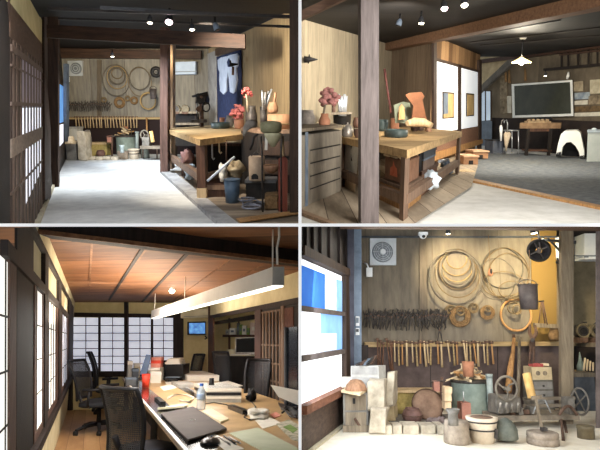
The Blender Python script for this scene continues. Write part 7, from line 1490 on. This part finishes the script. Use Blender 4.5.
    p = n0+e*.28+UP*(h+.01)+d*.004; t.part('feed_cable', MB().tube([p+UP*.02, p+V((-.004, 0, .14)), p+V((.012, -.01, .22)), V((p.x+.01, p.y-.03, H3-.012))], .008, 6), G('pad_white'))
    c0 = R.on(172, 288, H3-.01); c0 = R.at(172, 291, 9.5); t = R.thing('ceiling_spot', 'small glowing round lamp under the wooden ceiling', 'lamp', c0); t.part('body', MB().lathe(c0, [(.04, 0), (.05, .03), (.05, H3-c0.z)], 14), G('cloth_white')); t.part('lens', MB().blob(c0, .045, .045, .04, 0), G('lamp_hot'))
for nm, a in dict(table_oak=((166, 134, 90), (200, 168, 120), 3, .35), trim_light=((214, 212, 204), (236, 234, 228), 4, .4), laptop_lid=((72, 64, 60), (90, 81, 76), 3, .75), laptop_mark=((156, 150, 144), (186, 180, 174), 3, .3), black_gloss=((12, 12, 14), (26, 26, 28), 4, .3), pad_green=((196, 204, 176), (214, 220, 196), 4, .9), pad_cream=((206, 198, 166), (228, 220, 192), 4, .9),
        red_pale=((204, 120, 104), (228, 164, 148), 8, .8), leaf_green=((92, 128, 60), (140, 168, 96), 8, .8), pad_white=((222, 220, 212), (240, 238, 230), 4, .7), label_blue=((150, 176, 210), (200, 214, 230), 9, .5), cap_blue=((40, 84, 168), (62, 108, 190), 4, .4), tray_grey=((150, 148, 142), (184, 182, 174), 5, .6), cup_red=((206, 52, 34), (232, 78, 56), 4, .4), lid_blue=((84, 104, 136), (118, 138, 168), 3, .4),
        case_grey2=((74, 76, 78), (104, 106, 108), 4, .6), pinkish=((196, 176, 164), (222, 204, 192), 6, .8), board_blue=((8, 11, 16), (22, 28, 38), 1.5, .2), bar_white=((222, 222, 218), (236, 236, 232), 3, .6)).items(): mottled(nm, *a)
mottled('brochure_mix', (70, 110, 70), (196, 190, 170), 16, .6, 0, 0, (226, 224, 214))
mottled('table_glass', (30, 30, 30), (52, 50, 46), 3, .12, 0, 0, None, .25)
glass('bottle_clear', (206, 220, 230), .05, .45)
glow('screen_blue', (110, 170, 236), 1.0, (30, 60, 110), 14)
glow('bar_glow', (255, 252, 240), 2.2); glow('strip_yellow', (255, 226, 130), 1.5)
room3()
# ================================================================== partition, lamps, camera
def partition():
    mb = MB(); t = .0088; y0 = 3.5; y1 = 24; w = 9.0
    mb.box((0, (y0+y1)/2, 0), 2*t, y1-y0, 2*w*.75)
    mb.box((-w/2-t/2, (y0+y1)/2, 0), w-t, y1-y0, 2*t); mb.box((w/2+t/2, (y0+y1)/2, 0), w-t, y1-y0, 2*t)
    ed = MB(); h = .75*w; e = .02
    for b in ((-t, t, -h, h), (-w/2-t, -t, -t, t), (t, w/2+t, -t, t)): ed.obox(V((b[0], y0-e, b[2])), X*(b[1]-b[0]), Y*e, UP*(b[3]-b[2]))
    mt = ed.mesh('trim_partition_edge', V((0, 0, 0))); eo = bpy.data.objects.new('trim_partition_edge', mt); COL.objects.link(eo); eo['kind'] = 'structure'; mt.materials.append(G('edge_white'))
    me = mb.mesh('partition_wall', V((0, 0, 0))); o = bpy.data.objects.new('partition_wall', me); COL.objects.link(o)
    o['kind'] = 'structure'; me.materials.append(G('partition_plaster'))
mottled('partition_plaster', (150, 144, 134), (170, 164, 154), 2, .9, 0, .05)
glow('edge_white', (236, 234, 232), .55)  # added emission whitens the partition edge; it is no lamp
partition()
def lights():
    w = bpy.data.worlds.new('World'); SC.world = w; w.use_nodes = True
    bg = w.node_tree.nodes['Background']; bg.inputs[0].default_value = (.85, .93, 1, 1); bg.inputs[1].default_value = .55
    R = R1
    area(R, (-3.0, 6, 2.6), (-2.5, 10, 0), 130, (.88, .93, 1), 3, 1.5)  # added soft lamp out of view, lightens the floor and bench
    spot(R, (-3.6, 12.2, 3.0), (-3.7, 13, 0), 950, (.86, .93, 1), 130, 1)  # added lamp behind the cross beam, brightens the far floor
    area(R, (-4.6, 15.5, 1.6), (-2.5, 17, .4), 120, (.8, .9, 1), 1.2, .3)
    spot(R, R.at(112, 58, 13.5), R.at(118, 80, YB1), 620, (1, .84, .56), 75, 1)
    spot(R, R.at(150, 50, 14.5), R.at(150, 95, YB1), 420, (1, .86, .62), 100, 1)
    spot(R, R.at(150, 26, 9), R.at(205, 135, 10), 420, (1, .9, .76), 80, 1)
    spot(R, R.at(192, 32, 9), R.at(268, 85, 11), 950, (1, .9, .74), 85, 1)
    area(R, (-1.2, 5.2, 1.6), (-3.6, 8.4, 1.3), 26, (1, .95, .88), .8, .8)  # added fill lamp, lightens the lattice door wall
    R = R2
    area(R, (2.6, 6, 2.7), (3, 9, 0), 150, (1, .97, .93), 3, 1.5)  # added lamp out of view, general fill for the bench room
    spot(R, R.at(421, 26, 9.5), R.at(336, 70, 13), 1050, (1, .95, .86), 100, 1)
    spot(R, R.at(446, 12, 9.5), R.at(400, 140, 11), 200, (1, .92, .8), 95, 1)
    point(R, R.at(521, 66, 15), 430, (1, .9, .72), .15)
    spot(R, (5.0, 12.5, 2.9), (5.4, 15.5, 0), 600, (1, .95, .88), 120, 1)  # added lamp without a fixture, brightens the matted floor
    spot(R, (2.4, 2.4, 1.9), (1.9, 10.5, .6), 2800, (1, .96, .9), 62, 1, .5)  # added front fill out of view, brightens bench and deck
    R = R3
    area(R, (-1.4, 7, 1.72), (-1.4, 7, 0), 80, (1, .97, .92), .3, 5)  # added downward lamp under the light bar, lights the table
    area(R, (-2.0, 8, 1.6), (-2.0, 8, 3), 105, (1, .86, .68), .8, 6)  # added upward lamp in mid-air, brightens the wooden ceiling
    area(R, (-2.6, 8.5, 2.1), (-3.0, 11, .6), 40, (1, .95, .88), 1, 1)  # added fill lamp for the far left of the office
    spot(R, (-2.3, 2.4, 1.3), (-1.2, 8.0, 1.0), 520, (1, .97, .92), 62, 1, .5)  # added front fill out of view, brightens table, chairs and light bar
    R = R4
    area(R, (.4, 7.6, 1.6), (3, 9, 1), 190, (.85, .93, 1), 2.4, 1.6)
    spot(R, R.at(448, 237, 10.5), R.at(454, 272, YB4), 520, (1, .84, .54), 62, 1)
    spot(R, R.at(533, 236, 10.3), R.at(530, 280, YB4), 620, (1, .84, .52), 80, 1)
    spot(R, (3.4, 8.2, 2.5), R.at(450, 375, YB4), 220, (1, .93, .82), 75, 1)  # added lamp in mid-room, brightens the drum and low tools
    spot(R, (2.3, 2.4, 1.7), (2.6, 9.3, .5), 1300, (1, .95, .87), 62, 1, .5)  # added front fill out of view, brightens the smithy's front row
    area(R, (2.6, 10.1, 3.0), (2.6, 9.0, 0), 45, (1, .92, .8), 3, .4)  # added fill lamp hidden behind the front beam
lights()
cam = bpy.data.cameras.new('camera'); cam.sensor_width = 36; cam.lens = 36*F/600
cam.clip_end = 200
co = bpy.data.objects.new('camera', cam); COL.objects.link(co); co.rotation_euler = (math.pi/2, 0, 0)
SC.camera = co
SC.view_settings.view_transform = 'Standard'
SC.view_settings.look = 'None'
